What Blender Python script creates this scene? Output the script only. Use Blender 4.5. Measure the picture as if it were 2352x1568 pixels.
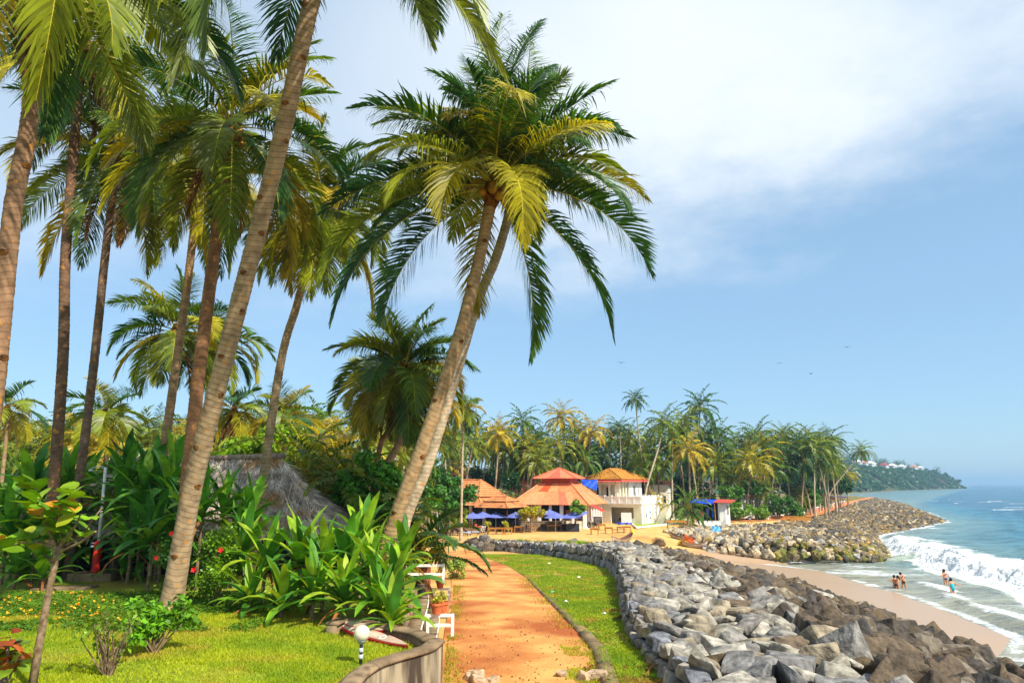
import bpy, bmesh, math, random
import numpy as np
from mathutils import Vector, Matrix, noise as mnoise
for o in list(bpy.data.objects): bpy.data.objects.remove(o)
scn = bpy.context.scene
COL = scn.collection
R = math.radians
# ------------------------------------------------------------------ camera
CZ = 7.9                       # eye height above the sea (m); the photographer stands on a terrace
FPX = 1568.0                   # focal length in pixels of a 2352 px wide picture (24 mm on 36 mm)
PITCH = math.atan((1111-784)/FPX)
cam = bpy.data.cameras.new('camera'); cam.lens = 24; cam.sensor_width = 36
cam.clip_start = 0.1; cam.clip_end = 30000
camo = bpy.data.objects.new('camera', cam); COL.objects.link(camo)
camo.location = (0, 0, CZ); camo.rotation_euler = (math.pi/2+PITCH, 0, 0)
scn.camera = camo
# ------------------------------------------------------------------ sun, sky, exposure
SUN_EL = R(45); SUN_AZ = math.atan2(-0.70, 0.71)     # direction to the sun: right and a little behind the camera
sd = Vector((math.cos(SUN_EL)*math.cos(SUN_AZ), math.cos(SUN_EL)*math.sin(SUN_AZ), math.sin(SUN_EL)))
sun = bpy.data.lights.new('sun', 'SUN'); sun.energy = 4.5; sun.angle = R(0.6); sun.color = (1.0, 0.93, 0.80)
suno = bpy.data.objects.new('sun', sun); COL.objects.link(suno)
suno.rotation_euler = (-sd).to_track_quat('-Z', 'Y').to_euler(); suno.location = (60, -40, 60)
scn.view_settings.view_transform = 'Standard'; scn.view_settings.look = 'None'
scn.view_settings.exposure = 0.64; scn.view_settings.gamma = 1.0; scn.view_settings.use_curve_mapping = False
W = bpy.data.worlds.new('World'); scn.world = W; W.use_nodes = True
nt = W.node_tree; nt.nodes.clear()
def N(nt, t, **k):
    n = nt.nodes.new(t)
    for a, b in k.items():
        if hasattr(n, a): setattr(n, a, b)
    return n
def L(nt, a, b): nt.links.new(a, b)
sky = N(nt, 'ShaderNodeTexSky'); sky.sky_type = 'NISHITA'; sky.sun_disc = False
sky.sun_elevation = SUN_EL; sky.sun_rotation = math.pi/2 - SUN_AZ
sky.air_density = 1.0; sky.dust_density = 0.6; sky.ozone_density = 3.0; sky.altitude = 0
tc = N(nt, 'ShaderNodeTexCoord')
sep = N(nt, 'ShaderNodeSeparateXYZ'); L(nt, tc.outputs['Generated'], sep.inputs[0])
# high cloud sheet: its edge is a tilted plane through the sky, broken up by noise
mp = N(nt, 'ShaderNodeMapping'); mp.inputs['Scale'].default_value = (1.0, 1.0, 2.2); L(nt, tc.outputs['Generated'], mp.inputs[0])
nz = N(nt, 'ShaderNodeTexNoise'); nz.inputs['Scale'].default_value = 2.6; nz.inputs['Detail'].default_value = 7; nz.inputs['Roughness'].default_value = 0.62
L(nt, mp.outputs[0], nz.inputs['Vector'])
dot = N(nt, 'ShaderNodeVectorMath', operation='DOT_PRODUCT'); L(nt, tc.outputs['Generated'], dot.inputs[0])
dot.inputs[1].default_value = (-0.105, 0.0, 0.66)
ad = N(nt, 'ShaderNodeMath', operation='MULTIPLY_ADD'); L(nt, nz.outputs['Fac'], ad.inputs[0]); ad.inputs[1].default_value = 0.34
L(nt, dot.outputs['Value'], ad.inputs[2])
rmp = N(nt, 'ShaderNodeMapRange'); rmp.interpolation_type = 'SMOOTHSTEP'
rmp.inputs['From Min'].default_value = 0.305; rmp.inputs['From Max'].default_value = 0.50
L(nt, ad.outputs[0], rmp.inputs['Value'])
nz2 = N(nt, 'ShaderNodeTexNoise'); nz2.inputs['Scale'].default_value = 1.3; nz2.inputs['Detail'].default_value = 4
L(nt, tc.outputs['Generated'], nz2.inputs['Vector'])
rm2 = N(nt, 'ShaderNodeMapRange'); rm2.inputs['From Min'].default_value = 0.30; rm2.inputs['From Max'].default_value = 0.62
rm2.inputs['To Min'].default_value = 0.45; rm2.inputs['To Max'].default_value = 0.97
L(nt, nz2.outputs['Fac'], rm2.inputs['Value'])
mu = N(nt, 'ShaderNodeMath', operation='MULTIPLY'); L(nt, rmp.outputs[0], mu.inputs[0]); L(nt, rm2.outputs[0], mu.inputs[1])
tint = N(nt, 'ShaderNodeMix', data_type='RGBA', blend_type='MULTIPLY'); tint.inputs[0].default_value = 1.0
L(nt, sky.outputs[0], tint.inputs[6]); tint.inputs[7].default_value = (0.86, 1.0, 1.06, 1)
veil = N(nt, 'ShaderNodeMix', data_type='RGBA'); veil.inputs[0].default_value = 0.62; L(nt, tint.outputs[2], veil.inputs[6]); veil.inputs[7].default_value = (2.0, 3.15, 4.3, 1)   # hazy air of the coast
xm = N(nt, 'ShaderNodeMapRange'); xm.interpolation_type = 'SMOOTHSTEP'; L(nt, sep.outputs[0], xm.inputs['Value'])
xm.inputs['From Min'].default_value = -0.35; xm.inputs['From Max'].default_value = 0.22; xm.inputs['To Min'].default_value = 0.5; xm.inputs['To Max'].default_value = 1.0
mu2 = N(nt, 'ShaderNodeMath', operation='MULTIPLY'); L(nt, mu.outputs[0], mu2.inputs[0]); L(nt, xm.outputs[0], mu2.inputs[1])
cm = N(nt, 'ShaderNodeMix', data_type='RGBA'); L(nt, mu2.outputs[0], cm.inputs[0]); L(nt, veil.outputs[2], cm.inputs[6])
cm.inputs[7].default_value = (5.0, 5.4, 5.8, 1)
bg = N(nt, 'ShaderNodeBackground'); bg.inputs['Strength'].default_value = 0.125; L(nt, cm.outputs[2], bg.inputs['Color'])
wo = N(nt, 'ShaderNodeOutputWorld'); L(nt, bg.outputs[0], wo.inputs['Surface'])
# ------------------------------------------------------------------ pixels to directions (2352 px wide picture)
ct, st = math.cos(PITCH), math.sin(PITCH)
def ray(u, v):
    x = (u-1176)/FPX; y = (784-v)/FPX
    return Vector((x, ct - y*st, st + y*ct))
def G(u, v, z):                      # where the sight line meets the level z
    d = ray(u, v); t = (z-CZ)/d.z
    return Vector((d.x*t, d.y*t, z))
def A(u, v, Y):                      # the point of the sight line at depth Y
    d = ray(u, v); t = Y/d.y
    return Vector((d.x*t, Y, CZ+d.z*t))
# ------------------------------------------------------------------ numpy noise
_T = np.random.RandomState(7).rand(256, 256)
def vn(x, y, seed=0):
    x = np.asarray(x, float)+seed*17.3; y = np.asarray(y, float)+seed*9.1
    xi = np.floor(x).astype(int); yi = np.floor(y).astype(int); fx = x-xi; fy = y-yi
    fx = fx*fx*(3-2*fx); fy = fy*fy*(3-2*fy)
    g = lambda a, b: _T[a & 255, b & 255]
    return (g(xi, yi)*(1-fx)+g(xi+1, yi)*fx)*(1-fy)+(g(xi, yi+1)*(1-fx)+g(xi+1, yi+1)*fx)*fy
def fbm(x, y, o=4, seed=0):
    s = 0; a = 0.5
    for i in range(o):
        s = s+a*vn(x*2**i, y*2**i, seed+i*3); a *= 0.5
    return s
def lerpt(y, pts):
    ys = [p[0] for p in pts]; xs = [p[1] for p in pts]
    return np.interp(y, ys, xs)
# ------------------------------------------------------------------ mesh helpers
def mesh(name, V, F, mi=None, smooth=False, mats=()):
    V = np.asarray(V, dtype=np.float32).reshape(-1, 3)
    me = bpy.data.meshes.new(name)
    if isinstance(F, np.ndarray): groups = [F]
    elif len(F) and isinstance(F[0], np.ndarray): groups = list(F)
    else: groups = None
    if groups is None:
        me.from_pydata(V.tolist(), [], [tuple(f) for f in F])
    else:
        nl = sum(g.size for g in groups); nf = sum(len(g) for g in groups)
        me.vertices.add(len(V)); me.vertices.foreach_set('co', V.ravel())
        me.loops.add(nl); me.polygons.add(nf)
        me.loops.foreach_set('vertex_index', np.concatenate([g.ravel() for g in groups]).astype(np.int32))
        tot = np.concatenate([np.full(len(g), g.shape[1], np.int32) for g in groups])
        st_ = np.concatenate([[0], np.cumsum(tot)[:-1]]).astype(np.int32)
        me.polygons.foreach_set('loop_start', st_)
        try: me.polygons.foreach_set('loop_total', tot)
        except Exception: pass
        me.update(calc_edges=True)
    for m in mats: me.materials.append(m)
    if mi is not None: me.polygons.foreach_set('material_index', np.asarray(mi, dtype=np.int32))
    if smooth: me.polygons.foreach_set('use_smooth', np.ones(len(me.polygons), dtype=bool))
    me.validate(clean_customdata=False); me.update()
    return me
def obj(name, me, parent=None, loc=None, rot=None, scale=None, color=None):
    o = bpy.data.objects.new(name, me); COL.objects.link(o)
    if parent is not None: o.parent = parent
    if loc is not None: o.location = loc
    if rot is not None: o.rotation_euler = rot
    if scale is not None: o.scale = scale
    if color is not None: o.color = (*color, 1)
    return o
def tag(o, label=None, cat=None, group=None, kind=None):
    if label: o['label'] = label
    if cat: o['category'] = cat
    if group: o['group'] = group
    if kind: o['kind'] = kind
    return o
def thing(name, label, cat, loc=(0, 0, 0), rz=0, group=None):
    o = bpy.data.objects.new(name, None); COL.objects.link(o); o.location = loc; o.rotation_euler = (0, 0, rz)
    o.empty_display_size = 0.2
    return tag(o, label, cat, group)
class MB:
    def __init__(s): s.v = []; s.f = []
    def add(s, V, F):
        n = len(s.v); s.v += [tuple(map(float, p)) for p in V]; s.f += [tuple(i+n for i in f) for f in F]; return s
    def box(s, c, d, rz=0, taper=1.0):
        hx, hy, hz = d[0]/2, d[1]/2, d[2]/2; V = []
        for z in (-hz, hz):
            k = taper if z > 0 else 1
            for x, y in ((-hx, -hy), (hx, -hy), (hx, hy), (-hx, hy)):
                x1, y1 = x*k, y*k
                V.append((c[0]+x1*math.cos(rz)-y1*math.sin(rz), c[1]+x1*math.sin(rz)+y1*math.cos(rz), c[2]+z))
        return s.add(V, [(3, 2, 1, 0), (4, 5, 6, 7), (0, 1, 5, 4), (1, 2, 6, 5), (2, 3, 7, 6), (3, 0, 4, 7)])
    def b(s, x0, x1, y0, y1, z0, z1): return s.box(((x0+x1)/2, (y0+y1)/2, (z0+z1)/2), (x1-x0, y1-y0, z1-z0))
    def bar(s, p, q, w, h=None):
        p = Vector(p); q = Vector(q); h = h or w; d = (q-p).normalized()
        up = Vector((0, 0, 1)) if abs(d.z) < 0.95 else Vector((1, 0, 0))
        a = d.cross(up).normalized()*w/2; b_ = a.cross(d).normalized()*h/2
        V = [p-a-b_, p+a-b_, p+a+b_, p-a+b_, q-a-b_, q+a-b_, q+a+b_, q-a+b_]
        return s.add(V, [(3, 2, 1, 0), (4, 5, 6, 7), (0, 1, 5, 4), (1, 2, 6, 5), (2, 3, 7, 6), (3, 0, 4, 7)])
    def tube(s, pts, rad, n=8, cap=True):
        pts = [Vector(p) for p in pts]
        if not hasattr(rad, '__len__'): rad = [rad]*len(pts)
        rings = []
        for i, p in enumerate(pts):
            d = (pts[min(i+1, len(pts)-1)]-pts[max(i-1, 0)]).normalized()
            up = Vector((0, 0, 1)) if abs(d.z) < 0.9 else Vector((1, 0, 0))
            a = d.cross(up).normalized(); c = a.cross(d).normalized()
            rings.append([p+(a*math.cos(t)+c*math.sin(t))*rad[i] for t in [2*math.pi*k/n for k in range(n)]])
        V = [q for r in rings for q in r]; F = []
        for i in range(len(pts)-1):
            for k in range(n):
                F.append((i*n+k, i*n+(k+1) % n, (i+1)*n+(k+1) % n, (i+1)*n+k))
        if cap: F += [tuple(range(n))[::-1], tuple(range((len(pts)-1)*n, len(pts)*n))]
        return s.add(V, F)
    def lathe(s, prof, c=(0, 0, 0), n=16):
        V = []; F = []
        for r, z in prof:
            for k in range(n):
                t = 2*math.pi*k/n; V.append((c[0]+r*math.cos(t), c[1]+r*math.sin(t), c[2]+z))
        for i in range(len(prof)-1):
            for k in range(n): F.append((i*n+k, i*n+(k+1) % n, (i+1)*n+(k+1) % n, (i+1)*n+k))
        F += [tuple(range(n))[::-1], tuple(range((len(prof)-1)*n, len(prof)*n))]
        return s.add(V, F)
    def prism(s, poly, z0, z1):
        n = len(poly); V = [(x, y, z0) for x, y in poly]+[(x, y, z1) for x, y in poly]
        return s.add(V, [tuple(range(n))[::-1], tuple(range(n, 2*n))]+[(i, (i+1) % n, n+(i+1) % n, n+i) for i in range(n)])
    def build(s, name, m, parent=None, smooth=False, loc=None, rot=None, bevel=0, color=None):
        me = bpy.data.meshes.new(name); me.from_pydata(s.v, [], s.f)
        if bevel:
            bm = bmesh.new(); bm.from_mesh(me); bmesh.ops.remove_doubles(bm, verts=bm.verts, dist=1e-5)
            bmesh.ops.bevel(bm, geom=list(bm.edges), offset=bevel, segments=1, affect='EDGES', profile=0.7)
            bm.to_mesh(me); bm.free()
        bm = bmesh.new(); bm.from_mesh(me); bmesh.ops.recalc_face_normals(bm, faces=bm.faces); bm.to_mesh(me); bm.free()
        me.materials.append(m)
        if smooth: me.polygons.foreach_set('use_smooth', np.ones(len(me.polygons), dtype=bool))
        return obj(name, me, parent, loc, rot, None, color)
def copy_tree(o, parent=None):
    c = o.copy(); COL.objects.link(c); c.parent = parent
    for ch in list(o.children): copy_tree(ch, c)
    return c
# ------------------------------------------------------------------ materials
def S(r, g, b):
    f = lambda c: (c/255/12.92) if c/255 <= 0.04045 else ((c/255+0.055)/1.055)**2.4
    return (f(r), f(g), f(b), 1)
def mat(name, c1, c2=None, scale=4.0, rough=0.85, bump=0.0, bscale=30.0, src=None, var=0.35, trans=0.0, tcol=None, spec=0.25,
        detail=5.0, lo=0.35, hi=0.65, stretch=None, c3=None, s3=1.0, lo3=0.55, hi3=0.7, island=0.0, coord='pos'):
    m = bpy.data.materials.new(name); m.use_nodes = True; t = m.node_tree; t.nodes.clear()
    out = N(t, 'ShaderNodeOutputMaterial'); p = N(t, 'ShaderNodeBsdfPrincipled')
    p.inputs['Roughness'].default_value = rough; p.inputs['Specular IOR Level'].default_value = spec
    ge = N(t, 'ShaderNodeNewGeometry')
    if coord == 'obj':
        tcn = N(t, 'ShaderNodeTexCoord'); pos = tcn.outputs['Object']
    else: pos = ge.outputs['Position']
    if stretch:
        mpn = N(t, 'ShaderNodeMapping'); mpn.inputs['Scale'].default_value = stretch; L(t, pos, mpn.inputs[0]); pos = mpn.outputs[0]
    if src == 'obj':
        oi = N(t, 'ShaderNodeObjectInfo'); base = oi.outputs['Color']
    elif src:
        an = N(t, 'ShaderNodeAttribute'); an.attribute_name = src; base = an.outputs['Color']
    else: base = None
    nz_ = N(t, 'ShaderNodeTexNoise'); nz_.inputs['Scale'].default_value = scale; nz_.inputs['Detail'].default_value = detail
    L(t, pos, nz_.inputs['Vector'])
    rg = N(t, 'ShaderNodeMapRange'); rg.inputs['From Min'].default_value = lo; rg.inputs['From Max'].default_value = hi
    L(t, nz_.outputs['Fac'], rg.inputs['Value'])
    mx = N(t, 'ShaderNodeMix', data_type='RGBA')
    L(t, rg.outputs[0], mx.inputs[0])
    if base is not None:
        a = N(t, 'ShaderNodeMix', data_type='RGBA', blend_type='MULTIPLY'); a.inputs[0].default_value = 1
        L(t, base, a.inputs[6]); a.inputs[7].default_value = (1-var,)*3+(1,)
        b_ = N(t, 'ShaderNodeMix', data_type='RGBA', blend_type='MULTIPLY'); b_.inputs[0].default_value = 1
        L(t, base, b_.inputs[6]); b_.inputs[7].default_value = (1+var,)*3+(1,)
        L(t, a.outputs[2], mx.inputs[6]); L(t, b_.outputs[2], mx.inputs[7])
    else:
        mx.inputs[6].default_value = c1; mx.inputs[7].default_value = c2 or c1
    colout = mx.outputs[2]
    if c3:
        n3 = N(t, 'ShaderNodeTexNoise'); n3.inputs['Scale'].default_value = s3; n3.inputs['Detail'].default_value = 4; L(t, pos, n3.inputs['Vector'])
        r3 = N(t, 'ShaderNodeMapRange'); r3.inputs['From Min'].default_value = lo3; r3.inputs['From Max'].default_value = hi3; L(t, n3.outputs['Fac'], r3.inputs['Value'])
        m3 = N(t, 'ShaderNodeMix', data_type='RGBA'); L(t, r3.outputs[0], m3.inputs[0]); L(t, colout, m3.inputs[6]); m3.inputs[7].default_value = c3
        colout = m3.outputs[2]
    if island:
        ir = N(t, 'ShaderNodeMapRange'); L(t, ge.outputs['Random Per Island'], ir.inputs['Value'])
        ir.inputs['To Min'].default_value = 1-island; ir.inputs['To Max'].default_value = 1+island
        vm = N(t, 'ShaderNodeVectorMath', operation='SCALE'); L(t, colout, vm.inputs[0]); L(t, ir.outputs[0], vm.inputs['Scale']); colout = vm.outputs[0]
    L(t, colout, p.inputs['Base Color'])
    if bump:
        bn = N(t, 'ShaderNodeTexNoise'); bn.inputs['Scale'].default_value = bscale; bn.inputs['Detail'].default_value = 6; L(t, pos, bn.inputs['Vector'])
        bu = N(t, 'ShaderNodeBump'); bu.inputs['Strength'].default_value = 1.0; bu.inputs['Distance'].default_value = bump
        L(t, bn.outputs['Fac'], bu.inputs['Height']); L(t, bu.outputs[0], p.inputs['Normal'])
    sh = p.outputs[0]
    if trans:
        tr = N(t, 'ShaderNodeBsdfTranslucent')
        tm = N(t, 'ShaderNodeMix', data_type='RGBA', blend_type='MULTIPLY'); tm.inputs[0].default_value = 1
        L(t, colout, tm.inputs[6]); tm.inputs[7].default_value = tcol or (1.3, 1.25, 0.5, 1); L(t, tm.outputs[2], tr.inputs['Color'])
        ms = N(t, 'ShaderNodeMixShader'); ms.inputs[0].default_value = trans
        L(t, sh, ms.inputs[1]); L(t, tr.outputs[0], ms.inputs[2]); sh = ms.outputs[0]
    L(t, sh, out.inputs['Surface'])
    return m
MT = {}
MT['frond'] = mat('frond_leaf', None, src='obj', var=0.30, scale=0.8, rough=0.42, spec=0.40, trans=0.30, island=0.38, tcol=(1.7, 1.6, 0.35, 1))
MT['rachis'] = mat('frond_midrib', S(206, 186, 60), S(164, 158, 40), rough=0.5)
MT['deadfrond'] = mat('dry_frond', S(150, 104, 58), S(92, 62, 36), rough=0.8, trans=0.15, island=0.3)
MT['leaf'] = mat('leaf', None, src='obj', var=0.30, scale=1.5, rough=0.42, spec=0.4, trans=0.30, island=0.35, tcol=(1.5, 1.45, 0.35, 1))
MT['strap'] = mat('strap_leaf', None, src='obj', var=0.35, scale=3.5, rough=0.5, spec=0.3, trans=0.28, tcol=(1.5, 1.45, 0.3, 1))
MT['twig'] = mat('twig', S(150, 128, 100), S(98, 76, 52), scale=12, rough=0.9)
MT['coconut'] = mat('coconut_husk', S(196, 140, 30), S(150, 120, 30), scale=6, rough=0.5)
MT['fibre'] = mat('crown_fibre', S(150, 96, 36), S(70, 44, 24), scale=9, rough=0.95, bump=0.03, bscale=40)
MT['white'] = mat('white_paint', S(242, 240, 234), S(228, 224, 214), scale=1.2, rough=0.7, c3=S(176, 166, 140), s3=2.5, lo3=0.60, hi3=0.80)
MT['cream'] = mat('cream_wall', S(238, 230, 204), S(222, 212, 182), scale=1.0, rough=0.8)
MT['tile'] = mat('roof_tile', S(218, 146, 92), S(186, 114, 68), scale=3.5, rough=0.85, c3=S(140, 90, 62), s3=1.1, lo3=0.52, hi3=0.72, island=0.10)
MT['tile_yellow'] = mat('roof_tile_ochre', S(212, 150, 62), S(170, 112, 44), scale=3.5, rough=0.85, c3=S(120, 82, 40), s3=1.4, lo3=0.55, hi3=0.75, island=0.10)
MT['tile_dark'] = mat('roof_tile_dark', S(116, 72, 60), S(84, 54, 48), scale=3.0, rough=0.9)
MT['redroof'] = mat('red_metal_roof', None, src='obj', var=0.14, scale=2.2, rough=0.6, spec=0.3, stretch=(1, 1, 0.35))
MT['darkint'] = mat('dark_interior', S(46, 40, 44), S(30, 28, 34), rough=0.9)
MT['wood'] = mat('pale_wood', S(196, 136, 60), S(160, 102, 42), scale=5, rough=0.6)
MT['darkwood'] = mat('dark_wood', S(74, 44, 34), S(50, 32, 28), scale=5, rough=0.5)
MT['plastic'] = mat('brown_plastic', S(58, 40, 44), S(46, 34, 38), rough=0.35)
MT['blueum'] = mat('blue_canvas', S(122, 134, 206), S(104, 118, 196), scale=1.5, rough=0.8, trans=0.25, tcol=(1, 1, 1.2, 1))
MT['bluetarp'] = mat('blue_tarp', S(20, 78, 214), S(16, 60, 180), scale=3, rough=0.45)
MT['metal'] = mat('pale_metal', S(190, 196, 202), S(160, 168, 176), rough=0.35, spec=0.5)
MT['concrete'] = mat('weathered_concrete', S(150, 128, 98), S(118, 98, 74), scale=2.0, rough=0.95, bump=0.012, bscale=28, c3=S(92, 76, 58), s3=5.0, lo3=0.50, hi3=0.72)
MT['stained'] = mat('stained_render', S(158, 142, 114), S(122, 108, 86), scale=3.0, rough=0.95, bump=0.02, bscale=14, stretch=(1, 1, 0.22), c3=S(62, 50, 40), s3=3.4, lo3=0.42, hi3=0.60)
MT['terracotta'] = mat('terracotta', S(206, 112, 66), S(180, 92, 52), scale=6, rough=0.8)
MT['colobj'] = mat('plain_paint', None, src='obj', var=0.10, scale=3, rough=0.5)
MT['cloth'] = mat('plain_cloth', None, src='obj', var=0.12, scale=9, rough=0.9)
MT['glass'] = mat('dark_glass', S(50, 66, 82), S(40, 54, 70), rough=0.08, spec=0.6)
MT['stone'] = mat('rough_stone', None, src='obj', var=0.45, scale=4.2, rough=0.85, bump=0.09, bscale=6, detail=8, spec=0.3)
MT['stonecol'] = mat('rough_stone_heap', None, src='Col', var=0.45, scale=4.2, rough=0.85, bump=0.09, bscale=6, detail=8, spec=0.3)
MT['skin'] = mat('skin', S(206, 150, 112), S(190, 132, 96), rough=0.5, scale=3)
MT['hair'] = mat('hair', S(38, 24, 22), S(26, 18, 18), rough=0.5)
# ------------------------------------------------------------------ lie of the land (sea level 0)
ZL = [(-60, 4.0), (14, 3.9), (25, 3.6), (40, 3.0), (55, 2.45), (66, 2.05), (86, 2.05), (98, 2.3), (200, 2.4), (300, 2.5), (430, 1.6), (600, .7), (3000, -.4)]
XW = [(-60, 22), (33, 21.5), (35, 23.5), (38, 26), (45, 27.5), (52, 28.2), (66, 28.6), (70, 26.5), (72.5, 24), (76, 34), (82, 43), (92, 46), (108, 55), (124, 70), (148, 90),
      (180, 107), (253, 141), (430, 205), (560, 266), (885, 493), (1120, 700), (1300, 841), (1320, 500), (1400, -300), (6000, -4000)]
def zl(y): return lerpt(y, ZL)
def xw(y): return lerpt(y, XW) + 0.0
TOPPX = [(1556, 1207), (1600, 1201), (1650, 1198), (1760, 1196), (1850, 1189), (1892, 1180), (1930, 1166), (1970, 1152), (2010, 1143)]
GTW = [G(u, v, 2.35) for u, v in TOPPX]
XGT = [(72, 23), (74, 21.6), (79, 20), (85, 20.3)]+[(p.y, p.x) for p in GTW]+[(430, 196), (560, 258), (885, 480), (1120, 690), (1300, 830), (1320, 490), (1400, -310), (6000, -4010)]
def gz(x, y):
    x = np.asarray(x, float); y = np.asarray(y, float)
    d = lerpt(y, XW)+0.9*(vn(x*0+3, y*0.22, 2)-0.5)*np.clip((72-y)/10, 0, 1)-x
    sl = lerpt(y, [(0, 0.10), (70, 0.10), (77, 0.15), (3000, 0.15)])
    z = np.minimum(zl(y), sl*d)
    xe = lerpt(y, [(0, 6), (30, 7.5), (41, 8.5), (52, 6), (60, -1), (62, -8)])      # seaward edge of the made ground behind the rocks
    k = np.clip(1-(x-xe)/3.0, 0, 1); z = np.where(d > 0, np.maximum(z, zl(y)*k), z)
    z = np.where(d < 0, np.maximum(-0.07*(-d)-0.0, -3.0), z)
    xg = lerpt(y, XGT); zi = np.minimum(zl(y), np.maximum(.10*(28.6-x), -5)+.09*np.maximum(y-72, 0)+np.maximum(y-84, 0))
    zo = np.maximum(zl(y)-.35*(x-xg), -1.5)
    z = np.where(y > 72, np.where(x < xg, zi, np.minimum(zo, zi)), z)
    return z
def gzf(x, y): return float(gz(np.array([x]), np.array([y]))[0])
def sheet(name, xs, ys, zf, m, kind='structure', smooth=True):
    X, Y = np.meshgrid(xs, ys); Z = zf(X, Y)
    V = np.stack([X, Y, Z], -1).reshape(-1, 3); nx, ny = len(xs), len(ys)
    I = np.arange(nx*ny).reshape(ny, nx)
    F = np.stack([I[:-1, :-1], I[:-1, 1:], I[1:, 1:], I[1:, :-1]], -1).reshape(-1, 4)
    o = obj(name, mesh(name, V, F, smooth=smooth, mats=[m])); o['kind'] = kind
    return o
def ribbon(name, ys, xl, xr, nx, zf, m, kind='structure', off=0.0):
    X = np.stack([xl+(xr-xl)*k/(nx-1) for k in range(nx)], 1); Y = np.repeat(ys[:, None], nx, 1)
    Z = zf(X, Y)+off
    V = np.stack([X, Y, Z], -1).reshape(-1, 3); I = np.arange(V.shape[0]).reshape(len(ys), nx)
    F = np.stack([I[:-1, :-1], I[:-1, 1:], I[1:, 1:], I[1:, :-1]], -1).reshape(-1, 4)
    o = obj(name, mesh(name, V, F, smooth=True, mats=[m]))
    if kind: o['kind'] = kind
    return o
mg = mat('inland_earth', S(120, 112, 50), S(84, 92, 40), scale=0.25, rough=0.95, c3=S(150, 108, 62), s3=0.12, lo3=0.5, hi3=0.6)
xs = np.concatenate([-np.geomspace(3500, 40, 60), np.arange(-38, 60, 1.0), np.geomspace(61, 1500, 70)])
ys = np.concatenate([np.linspace(-60, 10, 15), np.arange(10.5, 110, 0.75), np.geomspace(111, 4000, 110)])
sheet('ground', xs, ys, lambda X, Y: gz(X, Y)-0.05, mg)
# sand of the beach and the little bay, damp towards the water
msand = mat('beach_sand', S(214, 176, 108), S(196, 152, 84), scale=0.9, rough=0.9, bump=0.02, bscale=3.0, c3=S(178, 128, 66), s3=0.18, lo3=0.5, hi3=0.7)
def wet_sand(m):
    t = m.node_tree; p = [n for n in t.nodes if n.type == 'BSDF_PRINCIPLED'][0]
    src = p.inputs['Base Color'].links[0].from_socket
    an = N(t, 'ShaderNodeAttribute'); an.attribute_name = 'wet'
    mx = N(t, 'ShaderNodeMix', data_type='RGBA'); L(t, an.outputs['Fac'], mx.inputs[0]); L(t, src, mx.inputs[6]); mx.inputs[7].default_value = S(168, 140, 112)
    L(t, mx.outputs[2], p.inputs['Base Color'])
    rr = N(t, 'ShaderNodeMapRange'); L(t, an.outputs['Fac'], rr.inputs['Value']); rr.inputs['To Min'].default_value = 0.9; rr.inputs['To Max'].default_value = 0.34
    L(t, rr.outputs[0], p.inputs['Roughness'])
    for n in t.nodes:
        if n.type == 'BUMP':
            rb = N(t, 'ShaderNodeMapRange'); L(t, an.outputs['Fac'], rb.inputs['Value']); rb.inputs['To Min'].default_value = 1; rb.inputs['To Max'].default_value = 0.12
            L(t, rb.outputs[0], n.inputs['Strength'])
wet_sand(msand)
xs = np.arange(-26, 58, 0.5); ys = np.arange(12, 113, 0.5)
so = sheet('beach', xs, ys, lambda X, Y: gz(X, Y)+0.03*(fbm(X*.5, Y*.5, 3)-0.45)*np.clip(gz(X, Y), 0, 1), msand)
co = np.empty(len(so.data.vertices)*3, np.float32); so.data.vertices.foreach_get('co', co); co = co.reshape(-1, 3)
at = so.data.attributes.new('wet', 'FLOAT', 'POINT'); at.data.foreach_set('value', np.clip((1.25-co[:, 2]+0.5*(fbm(co[:, 0]*.2, co[:, 1]*.2)-.5))/0.45, 0, 1).astype(np.float32))
# red earth road along the far sea wall
mroad = mat('red_earth', S(206, 140, 84), S(188, 114, 62), scale=0.5, rough=0.95, bump=0.01, bscale=5)
INPX = [(1590, 1193), (1625, 1191), (1672, 1188), (1760, 1186), (1848, 1179), (1884, 1168), (1922, 1157), (1962, 1149), (2002, 1142)]
def poly_strip(name, P, Q, n, m, off):
    P = interp_poly([tuple(p)[:2] for p in P], n); Q = interp_poly([tuple(p)[:2] for p in Q], n); V = []
    for k in range(5):
        f = k/4; W_ = P*(1-f)+Q*f; V.append(np.stack([W_[:, 0], W_[:, 1], gz(W_[:, 0], W_[:, 1])+off], -1))
    V = np.stack(V, 1); I = np.arange(n*5).reshape(n, 5); F = np.stack([I[:-1, :-1], I[1:, :-1], I[1:, 1:], I[:-1, 1:]], -1).reshape(-1, 4)
    o = obj(name, mesh(name, V.reshape(-1, 3), F, smooth=True, mats=[m])); o['kind'] = 'structure'; return o
def interp_poly(P, n):
    P = np.array(P, float); d = np.concatenate([[0], np.cumsum(np.linalg.norm(np.diff(P, axis=0), axis=1))])
    t = np.linspace(0, d[-1], n); return np.stack([np.interp(t, d, P[:, k]) for k in range(P.shape[1])], 1)
poly_strip('road', GTW, [G(u, v, 2.35) for u, v in INPX], 80, mroad, .05)
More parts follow.
